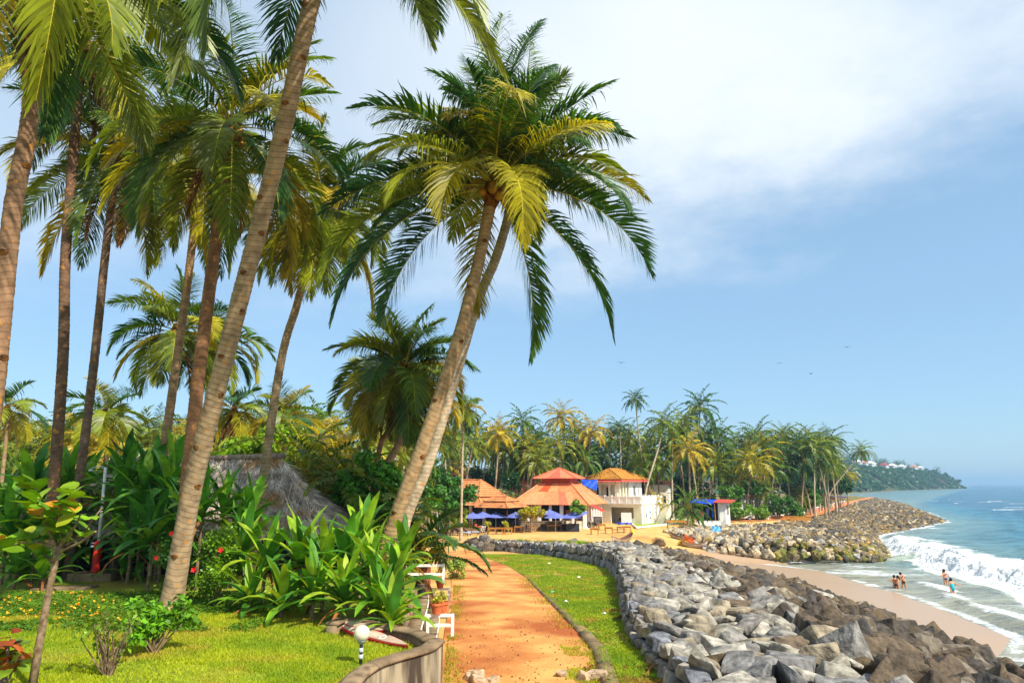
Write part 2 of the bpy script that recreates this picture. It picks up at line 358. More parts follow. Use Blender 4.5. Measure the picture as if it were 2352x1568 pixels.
# ------------------------------------------------------------------ path, verge
WALL = [(1062, 1255), (1105, 1259), (1150, 1264), (1250, 1276), (1350, 1293), (1402, 1307), (1424, 1332), (1436, 1382), (1447, 1440), (1470, 1492), (1530, 1552), (1570, 1606), (1640, 1720), (1720, 1900)]
def on_ground(u, v):
    z = 3.0
    for _ in range(12):
        p = G(u, v, z); z = gzf(p.x, p.y)
    return p
WP = [on_ground(u, v) for u, v in WALL]
def edge_line(px, head):
    return sorted(head+[(p.y, p.x) for p in [on_ground(u, v) for u, v in px]])
PL = edge_line([(1018, 1568), (1026, 1480), (1034, 1420), (1040, 1380), (1042, 1340), (1040, 1310), (1036, 1290), (1026, 1270), (1012, 1256), (990, 1250)], [(8, -1.0)])
PR = edge_line([(1402, 1575), (1378, 1500), (1340, 1455), (1300, 1415), (1252, 1366), (1212, 1326), (1170, 1301), (1125, 1284), (1092, 1270), (1080, 1258), (1072, 1250)], [(8, 2.2)])
print('PL', PL); print('PR', PR)
wy = sorted([(p.y, p.x) for p in WP])
def xwall(y): return lerpt(y, wy)
mpath = mat('path_earth', S(218, 162, 92), S(192, 126, 66), scale=0.9, rough=0.95, bump=0.03, bscale=14, c3=S(164, 88, 42), s3=0.42, lo3=0.46, hi3=0.66, detail=10)
def wob(y, k, a=0.25): return a*(vn(y*0.7, y*0+k, 5)-0.5)*2
yy = np.arange(8, 62.1, 0.2)
def pathz(X, Y): return gz(X, Y)+0.02*(fbm(X*1.2, Y*1.2, 3, 4)-.45)
ribbon('path', yy, lerpt(yy, PL)-0.1, lerpt(yy, PR)+wob(yy, 1, .12), 18, pathz, mpath, off=0.035)
mverge = mat('verge_soil', S(132, 122, 44), S(176, 136, 60), scale=0.7, rough=0.95, c3=S(100, 100, 36), s3=0.5, lo3=0.45, hi3=0.6)
yv = np.arange(10, 57, 0.25)
vl = lerpt(yv, PR)-0.10; vr = np.maximum(xwall(yv)+0.25, vl+0.02)
ribbon('verge', yv, vl, vr, 16, lambda X, Y: gz(X, Y)+0.03*(fbm(X, Y, 3, 9)-.3), mverge, off=0.045)
# ------------------------------------------------------------------ garden terrace (z about 5) behind its curved wall
ZG = 5.0
mlawn = mat('lawn_soil', S(140, 150, 36), S(112, 128, 28), scale=0.8, rough=0.95, c3=S(150, 118, 54), s3=0.45, lo3=0.56, hi3=0.72)
near_px = [(1003, 1466), (978, 1484), (942, 1495), (905, 1505), (868, 1517), (844, 1529), (820, 1546), (801, 1567), (780, 1600), (740, 1680), (690, 1800)]
back_px = [(1003, 1466), (954, 1447), (905, 1438), (856, 1428), (807, 1421), (783, 1420), (762, 1429)]
ZT = 5.22
near_w = [G(u, v, ZT) for u, v in near_px]; back_w = [G(u, v, ZT) for u, v in back_px]
# the garden's edge beside the path (top of the stepped bench)
edge = [near_w[0]+Vector((-0.1, 0.05, 0)), Vector((-2.2, 14.5, ZG)), Vector((-2.5, 17, ZG)), Vector((-2.9, 21.7, ZG)), Vector((-3.75, 28, ZG)), Vector((-4.6, 34, 4.9)), Vector((-6.5, 44, 4.6))]
gpoly = [(p.x, p.y) for p in near_w[::-1]]+[(p.x, p.y) for p in edge[1:]]+[(-60, 44), (-60, 3)]
def sheet_poly(name, poly, z, m, kind='structure', step=0.5, amp=0.03):
    bm = bmesh.new(); vs = [bm.verts.new((x, y, z)) for x, y in poly]; bm.faces.new(vs)
    bmesh.ops.triangulate(bm, faces=bm.faces[:])
    me = bpy.data.meshes.new(name); bm.to_mesh(me); bm.free(); me.materials.append(m)
    o = obj(name, me); o['kind'] = kind; return o
lawn = sheet_poly('lawn', gpoly, ZG, mlawn)
if lawn.data.polygons[0].normal.z < 0: lawn.data.flip_normals()
def inside(poly, X, Y):
    r = np.zeros(np.shape(X), bool); n = len(poly)
    for i in range(n):
        x1, y1 = poly[i]; x2, y2 = poly[(i+1) % n]
        c = ((y1 > Y) != (y2 > Y)) & (X < (x2-x1)*(Y-y1)/((y2-y1)+1e-12)+x1); r ^= c
    return r
# ------------------------------------------------------------------ sea
def make_sea():
    rows = np.concatenate([np.arange(14, 30, 0.5), np.geomspace(30, 220, 520), np.geomspace(222, 9000, 130)])
    nc = 330
    u = np.linspace(0, 1, nc)
    x0 = xw(rows)-5.0; x0 = np.where((rows > 70) & (rows < 76), 20, x0)
    x1 = np.maximum(1.0*rows+14, x0+30)
    k = np.concatenate([u, 1.02+np.geomspace(0.02, 12, 26)])
    X = np.minimum(x0[:, None]+(x1-x0)[:, None]*k[None, :], 9500+k[None, :]*60); Y = np.repeat(rows[:, None], len(k), 1)
    sw = xw(Y)-X                                      # minus: out to sea
    out = -sw
    fade = 1/(1+(Y/260)**2)
    z = 0.0*X
    ang = 0.35
    for lam, amp, th, ph in ((14, .16, .1, 0), (8.2, .09, -.25, 2), (4.6, .06, .4, 5), (2.6, .035, -.1, 1), (1.5, .02, .6, 3)):
        cx, cy = math.cos(th), math.sin(th)
        q = (X*cx+Y*cy)*2*math.pi/lam+ph+2.2*fbm(X*.05, Y*.05, 2, int(lam))
        z += amp*(1-np.abs(np.sin(q/2)))*1.3-amp*0.5
    shal = np.clip(out/14, 0.12, 1)
    z *= shal*np.where(Y > 260, fade*2.0, 1)
    # breaking wave rolling in
    bx = lerpt(Y, [(14, 33), (34, 36), (42, 38.3), (50, 39.5), (62, 42), (75, 44.5), (85, 47), (95, 50.5), (110, 60), (150, 92), (220, 130), (9000, 6000)])
    bx = bx+1.7*(fbm(Y*.11, Y*0+1, 3, 3)-.45)*2
    d = X-bx
    nzb = fbm(X*.55, Y*.55, 4, 8); lump = fbm(X*1.7, Y*1.7, 3, 4)
    along = lerpt(Y, [(14, .5), (34, 0.8), (45, 1.0), (80, 1.0), (92, .7), (110, .22), (150, .06), (9000, 0)])
    ridge = np.where(d > 0, np.exp(-(d/3.0)**2), np.exp(-(d/1.3)**2))
    z += along*ridge*(1.0+1.5*(nzb-.45))+along*np.exp(-((d-.5)/3.8)**2)*(lump-.4)*1.05
    wn = np.clip((100-Y)/9, .6, 5.5)
    foam = along*1.3*np.where(d > 0, np.exp(-(np.maximum(d-3.5-wn, 0)/4.0)**2), np.exp(-(np.maximum(-d-.8-.45*wn, 0)/1.3)**2))*np.clip(0.10+1.75*nzb, 0, 1.15)
    # churned water between breaker and shore, trailing streaks outside
    churn = fbm(X*.16+3, Y*.35, 4, 12)
    inner = (d < 0)*(out > -6)*np.clip((churn-.42)*3.6, 0, .92)*np.clip(lerpt(Y, [(14, .9), (40, .75), (80, .7), (120, .5), (200, .2), (9000, 0)]), 0, 1)
    outer = (d > 0)*np.clip((fbm(X*.10, Y*.30, 4, 22)-.50)*5, 0, 1)*np.exp(-d/11)*lerpt(Y, [(14, .5), (100, .9), (160, .6), (9000, 0)])
    foam = np.maximum(foam, np.maximum(inner, outer)*.85)
    # second and third swells farther out
    for off, a, h in ((17, .75, .55), (33, .4, .4)):
        dd = X-(bx+off+3*(fbm(Y*.05, Y*0+off, 2, 6)-.5)); gate = np.clip((fbm(Y*.045+off, X*0, 2, 31)-.5)*7, 0, 1)*np.clip((190-Y)/60, 0, 1)
        z += h*np.exp(-(dd/2.2)**2)*(0.4+gate)*np.clip((260-Y)/100, 0, 1)
        foam = np.maximum(foam, a*gate*np.exp(-((dd-.4)/1.7)**2)*1.1)
    # swash along the sand
    sd_ = out-0.25
    sn = fbm(X*.5, Y*.5, 3, 15)
    beachy = np.clip((74-Y)/3, 0, 1)
    foam = np.maximum(foam, beachy*np.exp(-((sd_-.2)/0.7)**2)*np.clip(sn*1.35, 0, .8))
    w2 = bx-lerpt(Y, [(14, 7), (36, 9.0), (45, 8.0), (52, 8.8), (60, 8.5), (70, 14)])
    dd = X-w2-1.2*(fbm(Y*.3, Y*0, 3, 44)-.5)
    z += 0.20*np.exp(-(dd/.7)**2)*beachy*np.clip((64-Y)/8, 0, 1)
    foam = np.maximum(foam, beachy*np.clip((64-Y)/6, 0, 1)*np.exp(-((dd-.6)/1.3)**2)*np.clip(.1+1.2*sn, 0, .95))
    # foam against the rocks
    foam = np.maximum(foam, (Y > 71)*(Y < 230)*np.exp(-(np.maximum(out, 0)/2.6)**2)*(0.15+1.3*churn))
    cap = (fbm(X*.06, Y*.18, 4, 52) > .63)*(out > 25)*np.clip((500-Y)/200, 0, 1)*.6
    foam = np.clip(np.maximum(foam, cap), 0, 1)
    edgef = np.clip((out+0.4)/1.2, 0, 1); z = z*edgef+0.004
    mixd = np.clip((out-2)/26, 0, 1)*0.6+0.4*np.clip((Y-60)/120, 0, 1); mixd = np.clip(mixd*np.clip((d+16)/14, .35, 1), 0, 1)
    V = np.stack([X, Y, z], -1).reshape(-1, 3); I = np.arange(V.shape[0]).reshape(X.shape)
    F = np.stack([I[:-1, :-1], I[:-1, 1:], I[1:, 1:], I[1:, :-1]], -1).reshape(-1, 4)
    me = mesh('sea', V, F, smooth=True)
    for nm, a in (('foam', foam), ('deep', mixd)):
        at = me.attributes.new(nm, 'FLOAT', 'POINT'); at.data.foreach_set('value', a.astype(np.float32).ravel())
    m = bpy.data.materials.new('sea_water'); m.use_nodes = True; t = m.node_tree; t.nodes.clear()
    o_ = N(t, 'ShaderNodeOutputMaterial'); p = N(t, 'ShaderNodeBsdfPrincipled')
    ge = N(t, 'ShaderNodeNewGeometry')
    af = N(t, 'ShaderNodeAttribute'); af.attribute_name = 'foam'; adp = N(t, 'ShaderNodeAttribute'); adp.attribute_name = 'deep'
    cr = N(t, 'ShaderNodeValToRGB'); e = cr.color_ramp.elements
    e[0].position = 0; e[0].color = S(150, 150, 132); e[1].position = 1; e[1].color = S(20, 88, 118)
    e2 = e.new(0.35); e2.color = S(98, 132, 134); e3 = e.new(0.65); e3.color = S(48, 114, 136)
    L(t, adp.outputs['Fac'], cr.inputs[0])
    n1 = N(t, 'ShaderNodeTexNoise'); n1.inputs['Scale'].default_value = 1.5; n1.inputs['Detail'].default_value = 10; n1.inputs['Roughness'].default_value = .72
    mpp = N(t, 'ShaderNodeMapping'); mpp.inputs['Scale'].default_value = (0.6, 1, 1); L(t, ge.outputs['Position'], mpp.inputs[0]); L(t, mpp.outputs[0], n1.inputs['Vector'])
    sm = N(t, 'ShaderNodeMath', operation='ADD'); L(t, af.outputs['Fac'], sm.inputs[0])
    nm_ = N(t, 'ShaderNodeMath', operation='MULTIPLY'); L(t, n1.outputs['Fac'], nm_.inputs[0]); nm_.inputs[1].default_value = 1.12
    L(t, nm_.outputs[0], sm.inputs[1])
    fr = N(t, 'ShaderNodeMapRange'); fr.interpolation_type = 'SMOOTHSTEP'; fr.inputs['From Min'].default_value = .90; fr.inputs['From Max'].default_value = 1.26
    L(t, sm.outputs[0], fr.inputs['Value'])
    nf = N(t, 'ShaderNodeTexNoise'); nf.inputs['Scale'].default_value = 3.2; nf.inputs['Detail'].default_value = 6; L(t, ge.outputs['Position'], nf.inputs['Vector'])
    fc = N(t, 'ShaderNodeValToRGB'); fc.color_ramp.elements[0].position = .36; fc.color_ramp.elements[0].color = (.56, .63, .66, 1); fc.color_ramp.elements[1].position = .56; fc.color_ramp.elements[1].color = (.84, .86, .87, 1); L(t, nf.outputs['Fac'], fc.inputs[0])
    nw = N(t, 'ShaderNodeTexNoise'); nw.inputs['Scale'].default_value = .16; nw.inputs['Detail'].default_value = 7; nw.inputs['Roughness'].default_value = .6
    mp3 = N(t, 'ShaderNodeMapping'); mp3.inputs['Scale'].default_value = (.8, 2.2, 1); L(t, ge.outputs['Position'], mp3.inputs[0]); L(t, mp3.outputs[0], nw.inputs['Vector'])
    wr = N(t, 'ShaderNodeMapRange'); wr.inputs['From Min'].default_value = .35; wr.inputs['From Max'].default_value = .65; wr.inputs['To Min'].default_value = .62; wr.inputs['To Max'].default_value = 1.3; L(t, nw.outputs['Fac'], wr.inputs['Value'])
    wc = N(t, 'ShaderNodeVectorMath', operation='SCALE'); L(t, cr.outputs[0], wc.inputs[0]); L(t, wr.outputs[0], wc.inputs['Scale'])
    mx = N(t, 'ShaderNodeMix', data_type='RGBA'); L(t, fr.outputs[0], mx.inputs[0]); L(t, wc.outputs[0], mx.inputs[6]); L(t, fc.outputs[0], mx.inputs[7])
    L(t, mx.outputs[2], p.inputs['Base Color'])
    rr = N(t, 'ShaderNodeMapRange'); L(t, fr.outputs[0], rr.inputs['Value']); rr.inputs['To Min'].default_value = .16; rr.inputs['To Max'].default_value = .9
    L(t, rr.outputs[0], p.inputs['Roughness']); p.inputs['IOR'].default_value = 1.33; p.inputs['Specular IOR Level'].default_value = .30
    b1 = N(t, 'ShaderNodeTexNoise'); b1.inputs['Scale'].default_value = 1.1; b1.inputs['Detail'].default_value = 9; b1.inputs['Roughness'].default_value = .62
    mp2 = N(t, 'ShaderNodeMapping'); mp2.inputs['Scale'].default_value = (1, .55, 1); L(t, ge.outputs['Position'], mp2.inputs[0]); L(t, mp2.outputs[0], b1.inputs['Vector'])
    bu = N(t, 'ShaderNodeBump'); bu.inputs['Strength'].default_value = .8; bu.inputs['Distance'].default_value = .42; L(t, b1.outputs['Fac'], bu.inputs['Height'])
    bw_ = N(t, 'ShaderNodeBump'); bw_.inputs['Strength'].default_value = .9; bw_.inputs['Distance'].default_value = 1.8; L(t, nw.outputs['Fac'], bw_.inputs['Height']); L(t, bu.outputs[0], bw_.inputs['Normal'])
    bf = N(t, 'ShaderNodeBump'); bf.inputs['Distance'].default_value = .30; L(t, fr.outputs[0], bf.inputs['Strength']); L(t, nf.outputs['Fac'], bf.inputs['Height']); L(t, bw_.outputs[0], bf.inputs['Normal'])
    L(t, bf.outputs[0], p.inputs['Normal']); L(t, p.outputs[0], o_.inputs['Surface'])
    me.materials.append(m)
    return tag(obj('sea', me), kind='structure')
make_sea()
# ------------------------------------------------------------------ rocks
def rock_mesh(name, seed, sq=(1, 0.8, 0.65), npt=19, bev=0.022):
    rs = np.random.RandomState(seed)
    P = rs.uniform(-1, 1, (npt, 3)); P = np.sign(P)*np.abs(P)**0.45
    P = P*np.array(sq)*0.5*rs.uniform(.88, 1.08, (npt, 1))
    bm = bmesh.new(); vs = [bm.verts.new(p) for p in P]
    r = bmesh.ops.convex_hull(bm, input=vs)
    bmesh.ops.delete(bm, geom=[v for v in bm.verts if not v.link_faces], context='VERTS')
    bmesh.ops.dissolve_limit(bm, angle_limit=R(9), verts=bm.verts, edges=bm.edges)
    if bev:
        bmesh.ops.bevel(bm, geom=list(bm.edges), offset=bev, segments=1, affect='EDGES', profile=.6, clamp_overlap=True)
    bmesh.ops.triangulate(bm, faces=bm.faces[:])
    bmesh.ops.recalc_face_normals(bm, faces=bm.faces)
    me = bpy.data.meshes.new(name); bm.to_mesh(me); bm.free(); me.materials.append(MT['stone'])
    return me
ROCKS = [rock_mesh('boulder', i) for i in range(22)]
BLOCKS = [rock_mesh('wall_stone', 100+i, (1, .8, .9), 18, .06) for i in range(12)]
def rock_arrays(me):
    n = len(me.vertices); c = np.empty(n*3); me.vertices.foreach_get('co', c)
    f = np.empty(len(me.polygons)*3, np.int32); me.polygons.foreach_get('vertices', f)
    return c.reshape(-1, 3), f.reshape(-1, 3)
RA = [rock_arrays(m) for m in ROCKS]
def rotm(a, b, c):
    return np.array(Matrix.Rotation(c, 3, 'Z') @ Matrix.Rotation(b, 3, 'Y') @ Matrix.Rotation(a, 3, 'X'))
def place_rocks(root, items, limit, part='boulder', stuff='boulder_heap', libs=ROCKS):
    """items: (pos, size, euler, colour); the ones that show largest become parts, the rest one heap"""
    items.sort(key=lambda it: -it[1]/max(1, (Vector(it[0])-Vector((0, 0, CZ))).length))
    rs = random.Random(5)
    for pos, s, e, c, *fl in items[:limit]:
        o = obj(part, rs.choice(libs), root, pos, e, (s*(1.12 if fl and fl[0] < 1 else 1), s, s*(fl[0] if fl else 1)), c[:3])
    VV = []; FF = []; CC = []; n = 0
    for pos, s, e, c, *fl in items[limit:]:
        v, f = rs.choice(RA); v2 = (v*np.array([s, s, s*(fl[0] if fl else 1)]))@rotm(*e).T+np.array(pos)
        VV.append(v2); FF.append(f+n); n += len(v); CC.append(np.tile(np.array([*c[:3], 1.0]), (len(v), 1)))
    if VV:
        me = mesh(stuff, np.concatenate(VV), np.concatenate(FF), mats=[MT['stonecol']])
        ca = me.color_attributes.new('Col', 'FLOAT_COLOR', 'POINT'); ca.data.foreach_set('color', np.concatenate(CC).astype(np.float32).ravel())
        o = obj(stuff, me, root); o['kind'] = 'stuff'
def interp_poly(P, n):
    P = np.array(P, float); d = np.concatenate([[0], np.cumsum(np.linalg.norm(np.diff(P, axis=0), axis=1))])
    t = np.linspace(0, d[-1], n); return np.stack([np.interp(t, d, P[:, k]) for k in range(P.shape[1])], 1)
# near revetment: wall line (path side) and toe line (sea side)
HW = [0.62, .7, .8, .95, 1.1, 1.15, 1.05, .9, .75, .7, .68, .68, .68, .68]
TOE = [(-2.9, 61.5), (-1.0, 61.5), (1.5, 61.0), (6.0, 60.5), (10.5, 61), (15, 62), (19.2, 56), (19.6, 42), (19.4, 30), (19.0, 22), (18.4, 15), (18.2, 10), (18, 6), (18, 2)]
NS = 68
wl = interp_poly([(p.x, p.y, p.z, h) for p, h in zip(WP, HW)], NS)
# resample the toe by the same parameter
dW = np.concatenate([[0], np.cumsum([(WP[i+1]-WP[i]).length for i in range(len(WP)-1)])]); tt = np.linspace(0, dW[-1], NS)
toe = np.stack([np.interp(tt, dW, [q[k] for q in TOE]) for k in (0, 1)], 1)
def rev_surf(ti, s):
    a = min(int(ti), NS-2); f = ti-a
    w = wl[a]*(1-f)+wl[a+1]*f; q = toe[a]*(1-f)+toe[a+1]*f
    wx, wyy = w[0]+0.45, w[1]+0.1
    x = wx+(q[0]-wx)*s; y = wyy+(q[1]-wyy)*s
    zt = w[2]+w[3]; g = max(gzf(x, y), 0.05)
    zm = float(np.interp(y, [30, 40, 50, 60], [2.9, 2.6, 1.9, 1.3]))
    far = max(0, min(1, (12-ti)/10))
    zz = np.interp(s, [0, .2, .64, .80, 1], [zt, zt-.12, min(zt-.4, zm), max(zm*.65, g+.1), g+.1])
    zfar = np.interp(s, [0, .3, .8, 1], [zt, zt+.05, zt-.25, g+.1])
    return x, y, zz*(1-far)+zfar*far
rev = thing('rock_revetment', 'broad bank of piled grey and brown boulders between the path verge and the beach', 'rock bank')
V = []; ns = 14
for i in range(NS):
    for k in range(ns+1):
        x, y, z = rev_surf(i, k/ns); V.append((x, y, z-.42-.3*(k == ns)))
I = np.arange(NS*(ns+1)).reshape(NS, ns+1)
F = np.stack([I[:-1, :-1], I[1:, :-1], I[1:, 1:], I[:-1, 1:]], -1).reshape(-1, 4)
mcore = mat('rubble', S(78, 70, 58), S(50, 46, 40), scale=2.5, rough=.95, bump=.06, bscale=4)
obj('rubble_core', mesh('rubble_core', V, F, mats=[mcore]), rev)
rng = random.Random(11); items = []
LIGHT = [S(144, 138, 124), S(156, 150, 138), S(126, 122, 116), S(138, 126, 106), S(114, 112, 110)]
DARK = [S(82, 70, 56), S(72, 64, 56), S(96, 82, 66), S(64, 60, 57), S(90, 76, 56), S(108, 98, 84)]
ti = 0.2
while ti < NS-1.01:
    a = int(ti); f = ti-a
    w = wl[a]*(1-f)+wl[a+1]*f; q = toe[a]*(1-f)+toe[a+1]*f; width = math.hypot(q[0]-w[0], q[1]-w[1])
    n = max(2, int(width/0.66)); stepl = math.hypot(wl[a+1][0]-wl[a][0], wl[a+1][1]-wl[a][1])
    sl_t = math.hypot(toe[a+1][0]-toe[a][0], toe[a+1][1]-toe[a][1])
    for k in range(n+1):
        s = (k+rng.uniform(-.35, .35))/n; s = min(max(s, 0.0), 1.0)
        # rows fan out towards the toe: drop or add rocks to keep the pitch even
        reps = 1 if rng.random() < 1 else 0
        local = (stepl*(1-s)+sl_t*s)/max(stepl, .01)
        for rpt in range(max(1, int(local+rng.random()*.6))):
            t2 = min(NS-1.02, ti+rng.uniform(-.4, .4)+(rpt/max(1, local))*.8)
            x, y, z = rev_surf(t2, s)
            seaward = min(1, max(0, (s-.15)/.16))
            size = rng.uniform(.6, 1.02) if seaward < .5 else rng.uniform(.75, 1.4)
            if y > 45: size *= 1.08
            c = rng.choice(DARK if rng.random() < seaward*.92+.04 else LIGHT)
            til = .22 if seaward < .5 else .75
            items.append(((x, y, z-.16*size+rng.uniform(-.05, .12)), size, (rng.gauss(0, til), rng.gauss(0, til), rng.uniform(0, 6.28)), c, .62 if seaward < .5 else 1.0))
    ti += 0.64/max(stepl, .2)
place_rocks(rev, items, 300)
# the dry stone face of the wall: courses of roughly squared stones
wall = thing('dry_stone_wall', 'low dry stone wall of squared grey stones edging the green verge', 'wall')
rngw = random.Random(3)
dense = interp_poly([(p.x, p.y, p.z, h) for p, h in zip(WP, HW)], 400)
cum = np.concatenate([[0], np.cumsum(np.linalg.norm(np.diff(dense[:, :2], axis=0), axis=1))])
for cidx in range(2):
    s = rngw.uniform(0, .3)
    while s < cum[-1]-.3:
        j = int(np.searchsorted(cum, s)); j = min(max(j, 1), 398); p = dense[j]; h = p[3]/2
        t = dense[j+1]-dense[j-1]; ang = math.atan2(t[1], t[0]); wdt = rngw.uniform(.42, .75)
        nx, ny = -math.sin(ang), math.cos(ang)             # towards the bank
        if nx+ny < 0 and False: nx, ny = -nx, -ny
        off = .14*cidx
        c = rngw.choice([S(126, 128, 134), S(142, 140, 138), S(112, 114, 120), S(156, 148, 136), S(124, 118, 108)])
        o = obj('wall_stone', rngw.choice(BLOCKS), wall, (p[0]+nx*off, p[1]+ny*off, p[2]+h*(cidx+.5)-.03), (rngw.gauss(0, .12)-.15, rngw.gauss(0, .08), ang+rngw.gauss(0, .12)),
                (wdt*1.12, .6, h*1.28), c[:3])
        s += wdt
# far sea wall of boulders
gro = thing('rock_groyne', 'long sloping sea wall of brown boulders running along the red earth road to the surf', 'sea wall')
GB = [(18.6, 85), (19.4, 79), (21, 74), (30, 72), (38, 74), (43, 81), (56, 108), (92, 147), (142, 250)]
GT = [(p.x, p.y) for p in GTW]
gb = interp_poly([(a[0], a[1], b[0], b[1]) for a, b in zip(GB, GT)], 100)
def gro_surf(t, s):
    a = min(int(t), 98); f = t-a; q = gb[a]*(1-f)+gb[a+1]*f
    x = q[0]+(q[2]-q[0])*s; y = q[1]+(q[3]-q[1])*s
    g0 = float(np.interp(t, [0, 8, 16, 24], [1.9, 1.5, .6, -.25]))
    zt = 1.75
    return x, y, float(np.interp(s, [0, .08, .85, 1.0, 1.08], [g0-.55, g0+.25, zt-.1, zt, zt-.5]))
V = [gro_surf(i, k/10*1.08)+() for i in range(100) for k in range(11)]
V = [(x, y, z-.5-(1.0 if k % 11 == 0 else .35 if k % 11 == 1 else 0)) for k, (x, y, z) in enumerate(V)]
I = np.arange(1100).reshape(100, 11); F = np.stack([I[:-1, :-1], I[1:, :-1], I[1:, 1:], I[:-1, 1:]], -1).reshape(-1, 4)
obj('rubble_core', mesh('rubble_core', V, F, mats=[mcore]), gro)
items = []; rng = random.Random(21); t = 0.0
while t < 98.5:
    a = int(t); q = gb[a]; q2 = gb[a+1]; wdt = math.hypot(q[2]-q[0], q[3]-q[1])+1.5
    stepl = .5*(math.hypot(q2[0]-q[0], q2[1]-q[1])+math.hypot(q2[2]-q[2], q2[3]-q[3]))
    big = 1.0 if q[1] < 120 else 1.35
    n = int(wdt/(.92*big))
    for k in range(-1, n+1):
        s = (k+rng.uniform(-.4, .4))/n*1.05; s = min(max(s, 0), 1.07)
        x, y, z = gro_surf(min(98.9, t+rng.uniform(-.4, .4)), s)
        lightp = np.interp(x, [20, 34, 46], [.95, .55, .12])
        if rng.random() < lightp: c = rng.choice([S(172, 152, 118), S(158, 142, 116), S(186, 168, 136), S(140, 128, 108), S(150, 146, 138)])
        else: c = rng.choice([S(100, 90, 74), S(88, 80, 68), S(120, 104, 78), S(78, 74, 70), S(134, 112, 70)])
        if s < .09 and x > 26 and x < 46 and rng.random() < .4: c = rng.choice([S(112, 110, 44), S(94, 94, 44), S(128, 116, 54)])
        elif s < .5 and rng.random() < .07: c = S(146, 118, 60)
        size = rng.uniform(.8, 1.5)*big*(.8 if s < .15 else 1)
        items.append(((x, y, z-.12*size+rng.uniform(-.1, .2)), size, (rng.gauss(0, .6), rng.gauss(0, .6), rng.uniform(0, 6.28)), c))
    t += 0.88*big/max(stepl, .15)
place_rocks(gro, items, 300)
# ------------------------------------------------------------------ palms
def trunk_material():
    m = bpy.data.materials.new('palm_trunk'); m.use_nodes = True; t = m.node_tree; t.nodes.clear()
    o = N(t, 'ShaderNodeOutputMaterial'); p = N(t, 'ShaderNodeBsdfPrincipled'); p.inputs['Roughness'].default_value = .9; p.inputs['Specular IOR Level'].default_value = .2
    oi = N(t, 'ShaderNodeObjectInfo'); ge = N(t, 'ShaderNodeNewGeometry')
    an = N(t, 'ShaderNodeAttribute'); an.attribute_name = 'along'
    n1 = N(t, 'ShaderNodeTexNoise'); n1.inputs['Scale'].default_value = 5; n1.inputs['Detail'].default_value = 6; L(t, ge.outputs['Position'], n1.inputs['Vector'])
    n2 = N(t, 'ShaderNodeTexNoise'); n2.inputs['Scale'].default_value = 2.2; n2.inputs['Detail'].default_value = 5; L(t, ge.outputs['Position'], n2.inputs['Vector'])
    # thin dark ring scars
    wv = N(t, 'ShaderNodeMath', operation='ADD'); L(t, an.outputs['Fac'], wv.inputs[0])
    ns = N(t, 'ShaderNodeMath', operation='MULTIPLY'); L(t, n2.outputs['Fac'], ns.inputs[0]); ns.inputs[1].default_value = .7; L(t, ns.outputs[0], wv.inputs[1])
    fr = N(t, 'ShaderNodeMath', operation='FRACT'); L(t, wv.outputs[0], fr.inputs[0])
    rg = N(t, 'ShaderNodeMapRange'); rg.inputs['From Min'].default_value = .80; rg.inputs['From Max'].default_value = .93; L(t, fr.outputs[0], rg.inputs['Value'])
    k = N(t, 'ShaderNodeMath', operation='MULTIPLY'); L(t, rg.outputs[0], k.inputs[0]); k.inputs[1].default_value = .55
    v1 = N(t, 'ShaderNodeMapRange'); v1.inputs['From Min'].default_value = .3; v1.inputs['From Max'].default_value = .7; v1.inputs['To Min'].default_value = .62; v1.inputs['To Max'].default_value = 1.3; L(t, n1.outputs['Fac'], v1.inputs['Value'])
    sc = N(t, 'ShaderNodeVectorMath', operation='SCALE'); L(t, oi.outputs['Color'], sc.inputs[0]); L(t, v1.outputs[0], sc.inputs['Scale'])
    m1 = N(t, 'ShaderNodeMix', data_type='RGBA'); L(t, k.outputs[0], m1.inputs[0]); L(t, sc.outputs[0], m1.inputs[6]); m1.inputs[7].default_value = S(86, 60, 40)
    # orange lichen
    n3 = N(t, 'ShaderNodeTexNoise'); n3.inputs['Scale'].default_value = 7; n3.inputs['Detail'].default_value = 3; L(t, ge.outputs['Position'], n3.inputs['Vector'])
    r3 = N(t, 'ShaderNodeMapRange'); r3.inputs['From Min'].default_value = .60; r3.inputs['From Max'].default_value = .70; r3.inputs['To Max'].default_value = .75; L(t, n3.outputs['Fac'], r3.inputs['Value'])
    m2 = N(t, 'ShaderNodeMix', data_type='RGBA'); L(t, r3.outputs[0], m2.inputs[0]); L(t, m1.outputs[2], m2.inputs[6]); m2.inputs[7].default_value = S(196, 134, 52)
    L(t, m2.outputs[2], p.inputs['Base Color'])
    bu = N(t, 'ShaderNodeBump'); bu.inputs['Distance'].default_value = .02; L(t, n1.outputs['Fac'], bu.inputs['Height']); L(t, bu.outputs[0], p.inputs['Normal'])
    L(t, p.outputs[0], o.inputs['Surface']); return m
MT['trunk'] = trunk_material()
def catmull(P, n):
    P = [np.array(p, float) for p in P]; P = [2*P[0]-P[1]]+P+[2*P[-1]-P[-2]]; out = []
    m = len(P)-3
    for i in range(n):
        t = i/(n-1)*m; k = min(int(t), m-1); f = t-k; a, b, c, d = P[k:k+4]
        out.append(.5*((2*b)+(-a+c)*f+(2*a-5*b+4*c-d)*f*f+(-a+3*b-3*c+d)*f**3))
    return np.array(out)
